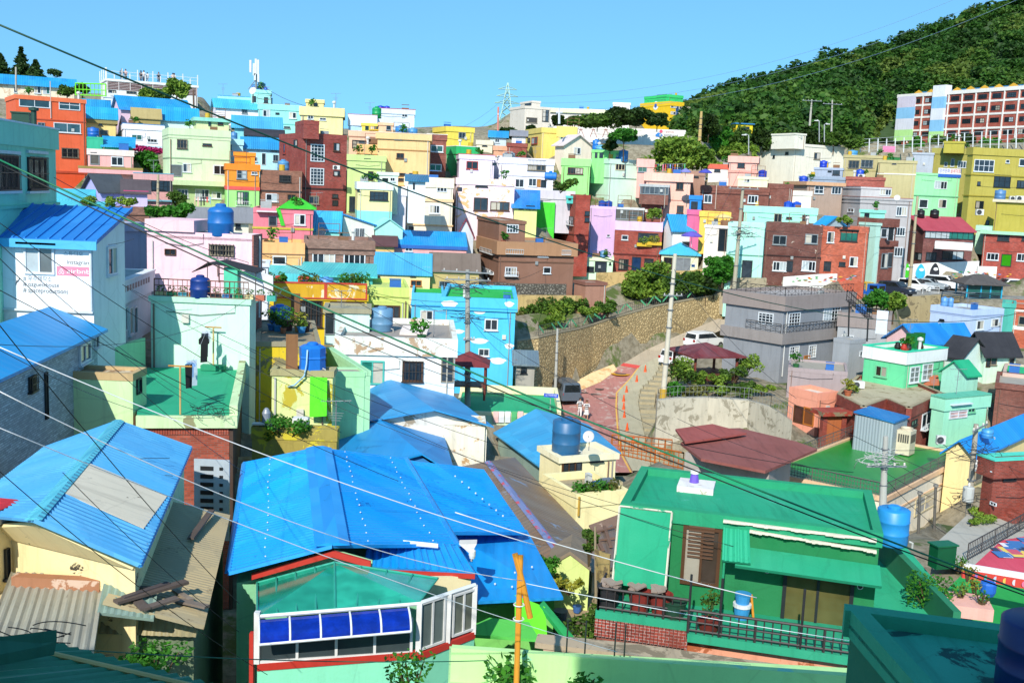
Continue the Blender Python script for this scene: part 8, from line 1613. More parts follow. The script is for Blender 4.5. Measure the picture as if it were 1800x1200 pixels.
P=cpk(1520,524);tr=root('small_truck',P,'small blue truck with a yellow framed cage at the left of the car park','truck');u=Vector((math.cos(-.8),math.sin(-.8),0));v=Vector((-u.y,u.x,0));b=MB();b.box(P,u,v,UP,.6,2.0,-.8,.8,.4,1.75);b.build('cab',plain('2468c8',.3),tr);b=MB();b.box(P,u,v,UP,-1.9,.55,-.8,.8,.55,.95);b.build('bed',plain('2468c8',.4),tr);b=MB()
for a_ in(-1.9,-1.1,-.3,.5):
 for y in(-.8,.8):b.tube([P+u*a_+v*y+UP*.9,P+u*a_+v*y+UP*1.8],.04,5)
 b.tube([P+u*a_-v*.8+UP*1.8,P+u*a_+v*.8+UP*1.8],.04,5)
for y in(-.8,.8):b.tube([P-u*1.9+v*y+UP*1.8,P+u*.5+v*y+UP*1.8],.05,5)
b.build('cage',plain('e8b820'),tr);b=MB();b.box(P,u,v,UP,1.2,2.01,-.7,.7,1.15,1.6);b.box(P,u,v,UP,.9,1.8,-.81,.81,1.15,1.6);b.build('window',glass('1c2428'),tr)
for a_ in(-1.2,1.3):
 for y in(-.75,.75):b=MB();b.tube([P+u*a_+v*(y-.08)+UP*.3,P+u*a_+v*(y+.08)+UP*.3],.3,14);b.build('wheel',plain('18181a'),tr)
MAPX=False
p=onroad(992,702);car('grey people carrier parked on the red road, seen from behind',p+UP*.02,math.radians(105),'van','5c6874','cars on the red road',L=4.3)
car('white car half hidden behind the pavilion roof',onroad(1238,611)+UP*.02,math.radians(35),'suv','f0f0f0','cars on the red road');car('white car behind the central pole',onroad(1168,640)+Vector((1.5,0,.02)),math.radians(40),'suv','ececec','cars on the red road')
for i,(x,y)in enumerate(((1134,655),(1119,673),(1101,692),(1096,708),(1096,722),(1097,737),(1102,759),(1113,782))):
 P=onroad(x,y)+UP*.03;o=root('traffic_cone',P,f"orange traffic cone, {['farthest', 'second farthest', 'third farthest', 'fourth farthest', 'fourth nearest', 'third nearest', 'second nearest', 'nearest'][i]} of the row along the pavement",'traffic cone','traffic cones along the pavement');b=MB();b.box(P,Vector((1,0,0)),Vector((0,1,0)),UP,-.22,.22,-.22,.22,0,.04);b.build('base',plain('e04818'),o);b=MB();b.lathe(P+UP*.04,[(.16,0),(.11,.2),(.05,.66),(.03,.7)],12);b.build('cone',plain('f05818',.5),o)
pole('tall central pole beside the pavilion garden',1165,702,1187,446,68,r=.2,col='d4ccb8',arms=((.72,1.6,.3),))
b=MB();b.tube([at(1165,702,67.8),at(1166.5,684,67.8)],.27,14);tag(b.build('warning_sleeve','wt:c8a030/403820',None,loc=at(1165,702,67.8)),'yellow and black warning sleeve at the foot of the tall central pole','pole sleeve')
pole('left centre pole rising in front of the cloud painted house',822,716,822,474,57.5,r=.19,col='a8a8a0',arms=((.985,3.4,-.2),(.93,3.0,.1),(.5,.8,.5)))
pole('slim pole before the left end of the stone wall',976,688,980,577,77,r=.13,col='b8b8b0',arms=())
pole('pole between the lilac parapet house and the mint house',1290,512,1306,330,88,r=.2,col='b0a890',arms=((.99,3.2,.2),(.62,2.4,.5),(.56,2.4,.5)))
pole('wooden pole behind the washing line at the foot of the hill',1229,256,1233,196,124,r=.24,col='c8a868')
pole('pole standing among the parked cars',1598,510,1613,345,108.5,r=.2,col='b8a888',arms=())
pole('right hand pole with a transformer near the brick house',1694,1000,1716,745,44,r=.17,col='a8a090',arms=((.98,2.6,.9),(.75,2.2,1.1),(.72,2.2,1.1)))
pole('pole in front of the glossy green roof',1552,880,1557,766,38.6,r=.15,col='b8b8b0',arms=((.55,1.9,.15),))
pole('thin pole beside the pink house trimmed in blue',277,372,278,307,78,r=.13,col='b8a888')
b=MB();P=at(1702,868,43.6);o=root('transformer',P,'grey transformer can on the right hand pole','transformer');b.lathe(P-UP*.4,[(.25,0),(.28,.05),(.28,.75),(.22,.8)],14);b.build('can',plain('c8ccc8'),o);b=MB();b.lathe(P+UP*.4,[(.05,0),(.07,.1),(.04,.2)],8);b.build('insulator',plain('e8e4dc'),o)
o=root('yellow_pole',R(908,1230,-9.5),'rusty yellow pipe pole tied with white cable in the foreground','pole');b=MB();A_=at(907,1225,14.2);C_=at(915,975,14.6);b.tube([A_,A_.lerp(C_,.55),C_],.05,12);b.build('shaft',wall('d8901c',.8,'7c3c18',.66),o);b=MB();b.tube([at(932,1085,14.5),at(920,1030,14.5),at(905,972,14.6)],.052,12);b.build('leaning_pipe',wall('d8901c',.8,'7c3c18',.66),o);b=MB()
for f in(.35,.45):
 c=C_.lerp(A_,f);b.tube([c+Vector((math.cos(t*.6)*.09,math.sin(t*.6)*.09,0))for t in range(12)],.012,5)
b.build('wire_tie',plain('e8e8e8'),o)
P=at(450,158,117);o=root('antenna_mast',P,'mobile phone mast with white panel antennas on the cyan house','antenna mast');b=MB();T_=at(451,104,117);b.tube([P,T_],.12,6);b.tube([P+Vector((1,0,0)),P.lerp(T_,.35)],.06,5);b.tube([P-Vector((1,0,0)),P.lerp(T_,.35)],.06,5);b.build('mast',plain('8c9498'),o)
for(dx,f0,f1)in((-.7,.55,.95),(-.25,.45,.85),(.0,.5,1.0),(.3,.5,.97),(-.1,.3,.52),(.35,.25,.5)):q0,q1=P.lerp(T_,f0),P.lerp(T_,f1);b=MB();b.box(q0+Vector((dx,-.2,0)),Vector((1,0,0)),UP,Vector((0,-1,0)),-.13,.13,0,(q1-q0).length,0,.12);b.build('panel',plain('e8dcdc' if dx==-.7 else 'dce0e0'),o)
P=at(889,240,230);T_=at(890,146,230);hgt=(T_-P).length;o=root('pylon',P,'pale green lattice power pylon on the skyline','pylon');b=MB()
def lv(z,w_):return[P+Vector((x*w_,y*w_,z))for x,y in((-1,-1),(1,-1),(1,1),(-1,1))]
lev=[(0,3.2),(.15,2.4),(.3,1.8),(.45,1.3),(.6,.95),(.75,.65),(.9,.3),(1,.08)]
for i in range(len(lev)-1):
 a,c=lv(lev[i][0]*hgt,lev[i][1]),lv(lev[i+1][0]*hgt,lev[i+1][1])
 for k in range(4):b.tube([a[k],c[k]],.16,4);b.tube([a[k],c[(k+1)%4]],.1,4);b.tube([a[(k+1)%4],c[k]],.1,4)
b.build('lattice',plain('a8ccbc'),o)
for f,w_ in((.62,3.2),(.75,2.8),(.88,2.4)):b=MB();z=f*hgt;b.tube([P+Vector((-w_,0,z)),P+Vector((0,0,z+.8)),P+Vector((w_,0,z)),P+Vector((-w_,0,z))],.12,4);b.build('crossarm',plain('a8ccbc'),o)
b=MB();b.tube([at(875,240,150),at(876,188,150)],.16,8);tag(b.build('warning_pole','wt:d88878/f0e8e0',None,loc=at(875,240,150)),'thin red and white pole left of the lattice pylon','pole')
MAPX=True
fn=root('mesh_fence',at(1497,270,132),'long tall mesh fence on white posts below the school','fence')
for i in range(22):
 x=1497+i*15.2;b=MB();yb=268-max(0,x-1640)*.05;yt_=244-max(0,x-1560)*.075;b.tube([at(x,yb,134),at(x+1,yt_,134)],.1,5);b.build('post',plain('e8ecec'),fn)
b=MB()
for f in(.0,.33,.66,1):b.tube([at(1497,246+20*f,134),at(1830,225+26*f,134)],.03,4)
b.build('wire',plain('c0c8c8'),fn)
for(lab,x,yb,yt_,d,dx)in(('street lamp left of the twin lamps',1316,272,238,120,-8),('left twin street lamp behind the large white building',1440,250,213,132,-5),('right twin street lamp behind the large white building',1449,250,219,132,6)):
 P=at(x,yb,d);T_=at(x,yt_,d);o=root('street_lamp',P,lab,'street lamp','street lamps');b=MB();b.tube([P,T_,at(x+dx*.6,yt_-2,d),at(x+dx,yt_-1,d)],.08,6);b.build('post',plain('b8bcbc'),o);b=MB();q=at(x+dx,yt_-1,d);b.box(q,Vector((1,0,0)),Vector((0,1,0)),UP,-.35,.35,-.12,.12,-.1,.04);b.build('lamp_head',plain('d8d8d4'),o)
for(lab,x,yb,yt_)in(('pole with crossarms behind the twin street lamps',1461,250,176),('distant pole with one crossarm on the hill side',1425,200,175)):pole(lab,x,yb,x+2,yt_,134,r=.16,arms=((.9,3.4,.1),),group='poles below the hill')
P=at(1308,231,150);kq=root('yellow_kiosk',P,'small yellow hut with a blue roof in the woods','hut');b=MB();b.box(P,Vector((1,.1,0)),Vector((-.1,1,0)),UP,-1.6,1.6,0,2,-1,1.3);b.build('wall','f4d418',kq);b=MB();b.box(P,Vector((1,.1,0)),Vector((-.1,1,0)),UP,-1.9,1.9,-.3,2.3,1.302,1.5);b.build('roof','mt:1c6cc0',kq);b=MB();b.box(P,Vector((1,.1,0)),UP,Vector((.1,-1,0)),-1,1,.2,.9,.01,.05);b.build('window',glass(),kq)
def wallpt(px,py,d=102.6):return at(px,py,d)
mf=root('painted_drops',wallpt(1625,487),'row of painted drop shaped figures in green, blue and black on the white wall','mural');b=MB()
for(x,y,w_,hh_,c)in((1594,476,10,26,0),(1618,477,16,26,1),(1643,476,16,27,2)):
 n=20;C=wallpt(x,y);s=F/C.y;b.mi=c;b.prism([C+Vector((math.cos(2*PI*i/n)*w_/s/2*(1-.35*math.sin(2*PI*i/n)),0,math.sin(2*PI*i/n)*hh_/s/2))for i in range(n)],Vector((0,-.04,0)))
 b.mi=3;b.prism([C+Vector((math.cos(2*PI*i/n)*w_/s/2*.5+.1,-.05,math.sin(2*PI*i/n)*hh_/s*.1+hh_/s*.12))for i in range(n)],Vector((0,-.03,0)))
b.build('paint',['40c820','30b8e8','181c24','f4f4f0'],mf)
ds=root('painted_dashes',wallpt(1740,487),'scatter of small painted coloured dashes on the white wall at the right','mural');b=MB();rnd=random.Random(4)
for i in range(85):
 x=rnd.uniform(1676,1795);y=476+(x-1676)*.06+rnd.uniform(0,20);C=at(x,y,103.2 if x<1716 else 103.8);b.mi=rnd.randint(0,4);b.prism([C+Vector((a_,0,c_))for a_,c_ in((-.28,0),(0,-.08),(.28,.02),(0,.1))],Vector((0,-.03,0)))
b.build('paint',['d84c38','2c9850','e0a030','8c4c30','3c88c8'],ds)
MAPX=False
ds=root('painted_dashes',at(1440,490,86.4),'small painted dashes on the low wall under the orange brick house','mural');b=MB()
for i in range(40):x=rnd.uniform(1385,1508);y=491-(x-1376)*.05+rnd.uniform(-1,8);C=at(x,y,86.3);b.mi=rnd.randint(0,4);b.prism([C+Vector((a_,0,c_))for a_,c_ in((-.25,0),(0,-.06),(.25,.02),(0,.08))],Vector((0,-.03,0)))
b.build('paint',['d84c38','2c9850','e0a030','8c4c30','9cb8d8'],ds)
g=H['mintwall'];rl=root('terrace_rail',g.g(0,.2,g.zr),'brown railing with planter troughs on the mint house terrace','railing');rail(rl,g.g(.1,.15,g.zr),g.g(g.W-.1,.15,g.zr),.8,mat='7c4a34',mid=3,step=.2);rail(rl,g.g(2.2,2.6,g.zr+.5),g.g(g.W-.3,2.6,g.zr+.5),.8,mat='8c5038',mid=2,step=.25)
for i in range(11):
 a_=.3+i*.48;c=['f0e0a0','58b878','4cb0c8','c8743c','e8b8a8','2c3038','3c88c8','18a068','e8d8a0','c86c50','40b0a0'][i];P=g.g(a_,.4,g.zr+.01)
 o=root('planter_box',P,['cream','green','turquoise','terracotta','pale pink','black','blue','emerald','pale yellow','brick red','sea green'][i]+' planter box with seedlings behind the brown railing','planter','planter boxes on the mint terrace');b=MB();b.box(P,g.u,g.v,UP,-.19,.19,-.13,.13,0,.24);b.build('box',plain(c),o);cl=[clump(P+UP*.36,.2,60,.7)];leafmesh('foliage',np.concatenate(cl),.045,leafm(*LEAF['lush']),o)
nt_=root('net',g.g(2.2,1.3,g.zr+1.5),'torn black netting draped over poles above the navy tank','net');b=MB();q=[g.g(1.3,1.5,g.zr+1.0),g.g(2.2,.8,g.zr+1.5),g.g(3.4,1.1,g.zr+1.3),g.g(4.3,.8,g.zr+1.15),g.g(4.4,2.2,g.zr+1.2),g.g(2.6,2.4,g.zr+1.55)]
b.prism([q[0],q[1],q[5]],UP*.03);b.prism([q[1],q[2],q[5]],UP*.03);b.prism([q[2],q[3],q[4],q[5]],UP*.03);b.build('mesh',plain('282830',.9),nt_);b=MB()
for p in(q[1],q[3],q[4]):b.tube([Vector((p.x,p.y,g.A.z+g.zr)),p],.02,5)
b.build('pole',plain('3c3430'),nt_)
for i,(px,w_,k)in enumerate(((483,.5,'mid'),(497,.4,'lush'),(536,.6,'mid'),(551,.5,'yell'),(607,.6,'lush'),(622,.5,'mid'),(636,.6,'lush'))):shrub(['leftmost leafy plant','second leafy plant','broad leafy plant','yellowish plant','tall leafy plant','dark leafy plant','rightmost leafy plant'][i]+' behind the red framed ochre parapet',0,0,0,0,1,k,n=320,leaf=.09,P=on('yelplant',px,.12),W_=w_*2,H=1.9,group='plants of the yellow house terrace')
for i,(px,c,w_)in enumerate(((492,'c84028',1.0),(533,'c84028',1.1))):P=on('yelplant',px,.25);b=MB();b.box(P,Vector((1,0,0)),Vector((0,1,0)),UP,-w_/3,w_/3,0,.5,0,1.2);tag(b.build('red_box',plain(c),None,loc=P),('left','right')[i]+' red box among the plants of the yellow house','box','red boxes on the yellow house')
for i,(px,c)in enumerate(((505,'58b8e0'),(515,'58b8e0'),(545,'48a8d8'))):P=on('yelplant',px+6,.45);b=MB();b.box(P,Vector((1,0,0)),Vector((0,1,0)),UP,-.6,.6,0,.06,0,1.25);tag(b.build('blue_board',MT('mt:'+c),None,loc=P),['left','middle','right'][i]+' light blue sheet screen behind the plants of the yellow house','screen','blue screens')
for i,(px,fr,c,h_,r_,pl,k)in enumerate(((478,.55,'2c78c0',.3,.22,.6,'lush'),(487,.5,'2c8cc8',.3,.2,.5,'mid'),(504,.55,'6a3c34',.5,.35,.5,'lush'),(524,.5,'d8a058',.3,.2,.6,'yell'),(530,.45,'48a0d8',.3,.22,.3,'light'),(537,.5,'3c2420',.45,.24,0,'mid'),(498,.42,'b86c48',.25,.16,.4,'mid'))):pot(['blue pot at the far left','second blue pot','big brown pot with a bushy plant','tan pot with a yellow green plant','small light blue pot','empty dark brown jar','small terracotta pot in front'][i]+' on the yellow block roof',0,0,1,h_,r_,pl,c,k,P=on('yelblock',px,fr),n=110,leaf=.08,group='pots on the yellow block')
P=on('planter',505,.3);shrub('dense green vegetable bed in the planter yard',0,0,0,0,1,'lush',n=1500,leaf=.07,P=P-UP*.3,W_=2.1,H=1.15)
shrub('dark leafy plant left in the planter yard',0,0,0,0,1,'mid',n=500,leaf=.07,P=on('planter',484,.35)-UP*.3,W_=.9,H=.8);P=on('planter',468,.5);b=MB();b.lathe(P,[(.16,0),(.17,.1),(.17,.8),(.1,.95),(.05,1.0)],14);tag(b.build('gas_cylinder',plain('8c98a8',.4),None,loc=P),'grey gas cylinder at the left of the planter yard','gas cylinder')
P=on('planter',527,.08);b=MB();b.box(P,Vector((1,0,0)),Vector((0,1,0)),UP,-.3,.3,0,.4,.35,.68);tag(b.build('foam_box',plain('f0f0f0'),None,loc=P),'white foam box on the edge of the planter yard','foam box')
P=on('planter',458,.05);b=MB();b.box(P,Vector((1,.05,0)),Vector((0,1,0)),UP,-.35,.45,0,.3,.36,.42);tag(b.build('white_board',plain('f0ece8'),None,loc=P),'white board lying at the left edge of the planter yard','board')
for i,(px,fr,k)in enumerate(((1022,.12,'lush'),(1040,.12,'mid'),(1060,.15,'lush'),(1080,.12,'dry'))):shrub(['leftmost','second','third','rightmost'][i]+' plant on the cream balcony block',0,0,0,0,1,k,n=300,leaf=.07,P=on('tankbal',px,fr),W_=.8,H=.75,group='plants on the cream balcony')
for i,(px,fr,c,w_,h_)in enumerate(((1048,.35,'2c70c0',.8,.35),(1068,.3,'6c7884',.5,.5),(1036,.3,'d8d8d0',.2,.8),(1085,.25,'c8b890',.5,.4))):P=on('tankbal',px,fr);b=MB();b.box(P,Vector((.9,.4,0)),Vector((-.4,.9,0)),UP,-w_/2,w_/2,0,.3,0,h_);tag(b.build('crate',plain(c,.8),None,loc=P),['blue crate','grey crate','tall pale board','tan box'][i]+' among the plants on the cream balcony','crate','clutter on the cream balcony')
shrub('dense hedge of tall plants on the pink house roof terrace',296,392,360,76,58,'lush',n=1600,leaf=.16,W_=4.2,H=1.5);shrub('low hedge behind the lavender cottages',190,368,346,80,66,'light',n=900,leaf=.14,W_=5,H=1.3);shrub('dark creeper between the pink house and the pale green house',312,365,335,34,82,'mid',n=700,leaf=.18)
tree('bushy slope between the pink balcony house and the pale green house',262,305,268,46,96,'lush',nc=16,nl=120,leaf=.22,trunk=.05,group='trees on the left slope');b=MB()
cl=[clump(at(x,259+(x-228)*.12,101),.55,110,.6)for x in np.linspace(230,284,12)];o=root('flower_hedge',at(256,268,101),'strip of magenta flowers below the white painted house','flowers');leafmesh('blossom',np.concatenate(cl),.16,leafm('a01858','e84890'),o);b.tube([at(232,262,101),at(284,268,101)],.05,5);b.build('stem',plain('4a5a28'),o)
for i,(x,y,k)in enumerate(((1150,422,'yell'),(1133,424,'light'))):
 P=H['redflower'].g(0,0,0);q=hit(x,y,H['redflower'].P0,H['redflower'].n)+H['redflower'].n*.35;o=root('flower_box',q-UP*.3,('right','left')[i]+' half of the yellow flower box on the red brick house','flower box','flower boxes');b=MB();b.box(q-UP*.3,Vector((1,0,0)),Vector((0,1,0)),UP,-.9,.9,-.12,.3,-.3,.1);b.build('box',plain('e0b820'),o);leafmesh('foliage',clump(q+UP*.2,.75,200,.5),.1,leafm(*LEAF[k]),o)
shrub('green rooftop planting behind the glazed terrace',1146,388,366,34,94,'light',n=600,leaf=.16);shrub('plants on the grey parapet terrace',985,338,316,50,94,'mid',n=600,leaf=.18,H=1.6,W_=4)
shrub('leafy plants left of the mint roof cabin',1490,395,378,46,97,'light',n=600,leaf=.16);tree('bright tree before the big grey building stairs',1540,548,512,44,82,'lush',nc=16,nl=150,leaf=.18,trunk=.15,group='trees beside the grey building');tree('second bright tree under the car park railing',1570,552,515,40,83,'light',nc=14,nl=140,leaf=.18,trunk=.15,group='trees beside the grey building')
pot('yellowish shrub in a pot at the left of the earthy flat roof',0,0,1,.4,.3,.7,'b0603c','yell',P=on('redwing',1490,.2),n=260,leaf=.09);shrub('small shrub on the red brick wing roof',0,0,0,0,1,'light',n=300,leaf=.08,P=on('redwing',1500,.5),W_=1.0,H=.7)
P=on('redmain',1625,.75);b=MB();b.hexa([P+Vector(v)for v in((-1.6,0,0),(1.6,.9,0),(1.6,1.0,.0),(-1.6,.1,0),(-1.6,.5,.75),(1.6,1.4,.75),(1.6,1.45,.75),(-1.6,.55,.75))]);tag(b.build('wood_panel',wall('b0603c',.6),None,loc=P),'reddish wooden panel leaning on the concrete roof','panel')
P=at(1465,772,60.5);gt=root('brick_gate',P,'brick gateway with a wooden double door and flat canopy','gate');s=F/P.y;b=MB();u=Vector((.87,-.5,0)).normalized();u=Vector((math.cos(.3),-math.sin(.3)*-1,0));v=Vector((-u.y,u.x,0));w_=.6;h_=44/s;b.box(P,u,v,UP,-w_-.35,-w_,0,.4,-1,h_);b.build('pillar','br:a43c28',gt);b=MB();b.box(P,u,v,UP,w_,w_+.35,0,.4,-1,h_);b.build('pillar','br:a43c28',gt);b=MB();b.box(P,u,v,UP,-w_-.6,w_+.6,-.3,1.3,h_+.002,h_+.3);b.build('canopy','wt:a43c28/8c7c60',gt);b=MB();b.box(P,u,v,UP,-w_,-.01,.1,.16,-.8,h_);b.box(P,u,v,UP,.01,w_,.1,.16,-.8,h_);b.build('door',wall('b0602c',.5),gt)
shrub('leafy young plant poking up before the conservatory corner',0,0,0,0,1,'lush',n=420,leaf=.05,P=at(722,1235,15.5),W_=.9,H=1.25,group='foreground plants');shrub('broad leaved plant before the lime wall left of the yellow pole',0,0,0,0,1,'lush',n=260,leaf=.075,P=at(893,1235,14.6),W_=.9,H=.95,group='foreground plants')
shrub('small dark plant at the foot of the turquoise garden wall',0,0,0,0,1,'lush',n=160,leaf=.05,P=at(1025,1220,14),W_=.6,H=.45,group='foreground plants');shrub('bush in the shade below the tan corrugated roofs',0,0,0,0,1,'lush',n=700,leaf=.06,P=at(275,1205,16.5),W_=1.6,H=.95,group='foreground plants');shrub('dark shrubs in the shady gap left of the brick balcony',0,0,0,0,1,'mid',n=900,leaf=.08,P=at(1045,1135,23.5),W_=1.6,H=1.4,group='foreground plants')
for i,(x,y,w_,h_,k)in enumerate(((955,1010,1.1,.7,'lush'),(1000,1040,1.6,.6,'yell'),(1035,990,.5,1.3,'mid'))):shrub(['green bush at the end of the brown roof','yellow green hedge under the lime gable','thin creeper beside the lime gable'][i],0,0,0,0,1,k,n=600,leaf=.07,P=at(x,y,26),W_=w_,H=h_,group='bushes by the lime gable')
P=at(915,640,80)
o=root('winding_stairs',at(925,690,79),'narrow path and steps beside the cloud painted house','steps')
for i in range(14):b=MB();p=at(912+i*2.2,690-i*6.2,76+i*.55);b.box(p,Vector((1,0,0)),Vector((0,1,0)),UP,-1.1,1.1,0,.8,-.8,.05);b.build('step','wt:a49878/7c7458',o)
o=root('rust_fence',at(1120,800,54),'rusty orange steel frame fence below the red road','fence');rail(o,at(1090,800,54),at(1200,825,50),1.0,r=.035,mat='c86c20',mid=3,step=.4);rail(o,at(1075,790,55),at(1180,800,54),1.0,r=.035,mat='b8641c',mid=3,step=.4)
o=root('blue_sign',at(969,692,57),'blue arrow sign with white lettering beside the parked people carrier','sign');p=at(956,697,57);b=MB();b.box(p,Vector((1,0,-.05)),UP,Vector((0,-1,0)),0,.95,0,.26,0,.04);b.build('board',plain('2c58d8'),o);text3d('감천문화마을',p+Vector((.1,-.045,.06)),Vector((1,0,-.05)),Vector((0,-1,0)),.16,'f4f4ff',o,wide=.75);b=MB();b.tube([p+Vector((.45,.03,0)),p+Vector((.45,.03,-1.6))],.025,6);b.build('post',plain('b0b4b4'),o)
#  clutter and the gap below the big blue roof
o=root('security_camera',R(829,985,-9.7),'white security camera and cone shaped lamp at the end of the blue roof','security camera');P=ORG[o.name];b=MB();b.tube([P,P+Vector((.05,-.1,.3)),P+Vector((.02,-.25,.32))],.03,8);b.lathe(P+Vector((.02,-.3,.18)),[(.07,0),(.09,.08),(.09,.2),(.04,.26)],12);b.build('body',plain('f0f0ec',.4),o);b=MB();b.prism([P+Vector((-.35,.1,.4)),P+Vector((.12,-.1,.5)),P+Vector((-.02,-.15,.22))],Vector((0,.25,.03)));b.build('hood',plain('d8d4cc'),o)
def sheet(name,lab,cat,pts,z,th,mat,group=None,ext=None,wmat=None):
 P=[R(x,y,z+(dz[0]if dz else 0))for x,y,*dz in pts];o=root(name,P[0],lab,cat,group);slab(o,P,th,mat,'top')
 if ext:c=sum(P,Vector())/len(P);footprint(o,[p.lerp(c,.06)for p in P],z-ext,min(p.z for p in P)-.02,wmat or 'b0a890','side')
 return o
sheet('low_roof','low weathered tile roof between the brown roof and the green house','roof',[(1020,965),(1075,925),(1092,950),(1078,1000),(1040,1010)],-12.6,.08,metal('8c7462',.2,rust='5c4c44',ribs=.5),ext=3,wmat='wt:a89c80/6c6454')
sheet('alley_floor','worn brown concrete yard in front of the lime gable','yard',[(945,1045),(1062,1030),(1085,1085),(1060,1135),(985,1120)],-13.4,.06,'wt:a8906c/6c5c48',ext=2,wmat='8c8068')
sheet('broken_roof','collapsed brown board roof beside the cream balcony block','roof',[(1035,925),(1090,905),(1098,925),(1050,948)],-12.9,.06,'wt:8c6c58/c8a890')
sheet('concrete_ledge','long bare concrete ledge with a string of coloured lights','ledge',[(945,1122),(1120,1140),(1500,1195),(1490,1210),(940,1138)],-9.6,.12,'wt:b8a488/8c7c64',ext=1.2,wmat='c8a890')
for i,(x0,y0,x1,y1)in enumerate(((1030,940,1088,925),(1038,952,1092,945),(1042,934,1060,968),(1062,925,1074,962))):A=R(x0,y0,-12.5);B=R(x1,y1,-12.45);q=MB();u=(B-A).normalized();s=Vector((-u.y,u.x,0));q.box(A,u,s,UP,0,(B-A).length,-.06,.06,0,.05);tag(q.build('batten',wall('7c5c48',.7),None,loc=A),['upper','lower','left cross','right cross'][i]+' loose batten on the broken brown roof','batten','loose battens')
o=root('tarpaulin',at(1062,1010,24.5),'tan tarpaulin sheet hanging beside the green house','tarpaulin');b=MB();A,B,C,D=at(1045,965,24.8),at(1072,975,24.2),at(1070,1035,24.0),at(1048,1018,24.6);b.prism([A,B,C,D],Vector((.03,.06,0)));b.build('sheet','wt:b89c5c/7c6844',o)
pole('thin grey post by the tan tarpaulin',1048,1080,1046,925,25,r=.045,col='9c8c70',bands=False,cat='post',name='post',group='thin posts')
b=MB();rnd=random.Random(3)
for i,(x,y,c,s)in enumerate(((1000,1010,'b84838',.16),(1014,1075,'3c6cb0',.14),(1072,1060,'d8d0c0',.2),(1055,1100,'8c5c3c',.2),(985,1090,'58606c',.22),(1035,1118,'c8b060',.15))):P=R(x,y,-13.3);q=MB();q.lathe(P,[(s*.8,0),(s,s*1.4),(s*1.05,s*1.5),(s*.9,s*1.5)],12);tag(q.build('bucket',plain(c,.7),None,loc=P),f"{['red', 'blue', 'pale', 'brown', 'grey', 'mustard'][i]} bucket in the worn yard",'bucket','buckets in the worn yard')
g=H['mintwall'];P=g.g(3.1,1.2,g.zr);b=MB();b.box(P,g.u,g.v,UP,-.3,.3,0,.5,0,1.3);tag(b.build('locker',plain('58d8b0'),None,loc=P),'turquoise locker beside the navy tank on the mint terrace','locker');P=g.g(4.0,1.5,g.zr);b=MB();b.prism([P+Vector(v)for v in((-.7,0,0),(.9,0,0),(.9,0,1.0),(0,0,1.25),(-.7,0,1.1))],Vector((0,.05,0)));tag(b.build('white_tarp',plain('e8e4e8',.8),None,loc=P),'white tarpaulin wall at the right of the mint terrace','tarpaulin')
g=H['pinkgrn'];b=MB();q0=g.loc(483,352);A=g.g(2.0,.4,g.H);
E=[g.g(2.1,-.2,g.H+.02),g.g(g.W+.3,-.2,g.H+.02),g.g(g.W+.3,5,g.H+.02),g.g(2.1,5,g.H+.02)];r0=g.g(3.3,2.4,g.H+.95);r1=g.g(g.W-1.1,2.4,g.H+.95);b.prism(E,UP*.06);
E=[e+UP*.061 for e in E]
for f in([E[0],E[1],r1,r0],[E[1],E[2],r1],[E[2],E[3],r0,r1],[E[3],E[0],r0]):b.face(f)
b.build('green_roof',wall('38c828',.3),g.r);b=MB();a,z=g.loc(485,366);b.box(g.A,g.u,UP,g.n,a-1.6,a+.1,z-.35,z-.25,.004,.6);b.build('awning',plain('f0e8e8'),g.r);b=MB();p0=g.A+g.u*a+UP*z+g.n*.03;a1,z1=g.loc(494,397);p1=g.A+g.u*a1+UP*z1+g.n*.03;b.prism([p0,p0+g.u*.35,p1+g.u*.35,p1],g.n*.08);b.build('green_slide',wall('38c828'),g.r)
KI=[('grey box','b0b4b4','box'),('brown crate','8c6444','crate'),('blue crate','2c70c0','crate'),('green pot plant','2c7038','plant'),('red pot plant','a84c38','plant'),('white vent','e4e4e0','vent'),('rusty rack','8c5c3c','rack'),('yellow drum','d8b030','drum')]
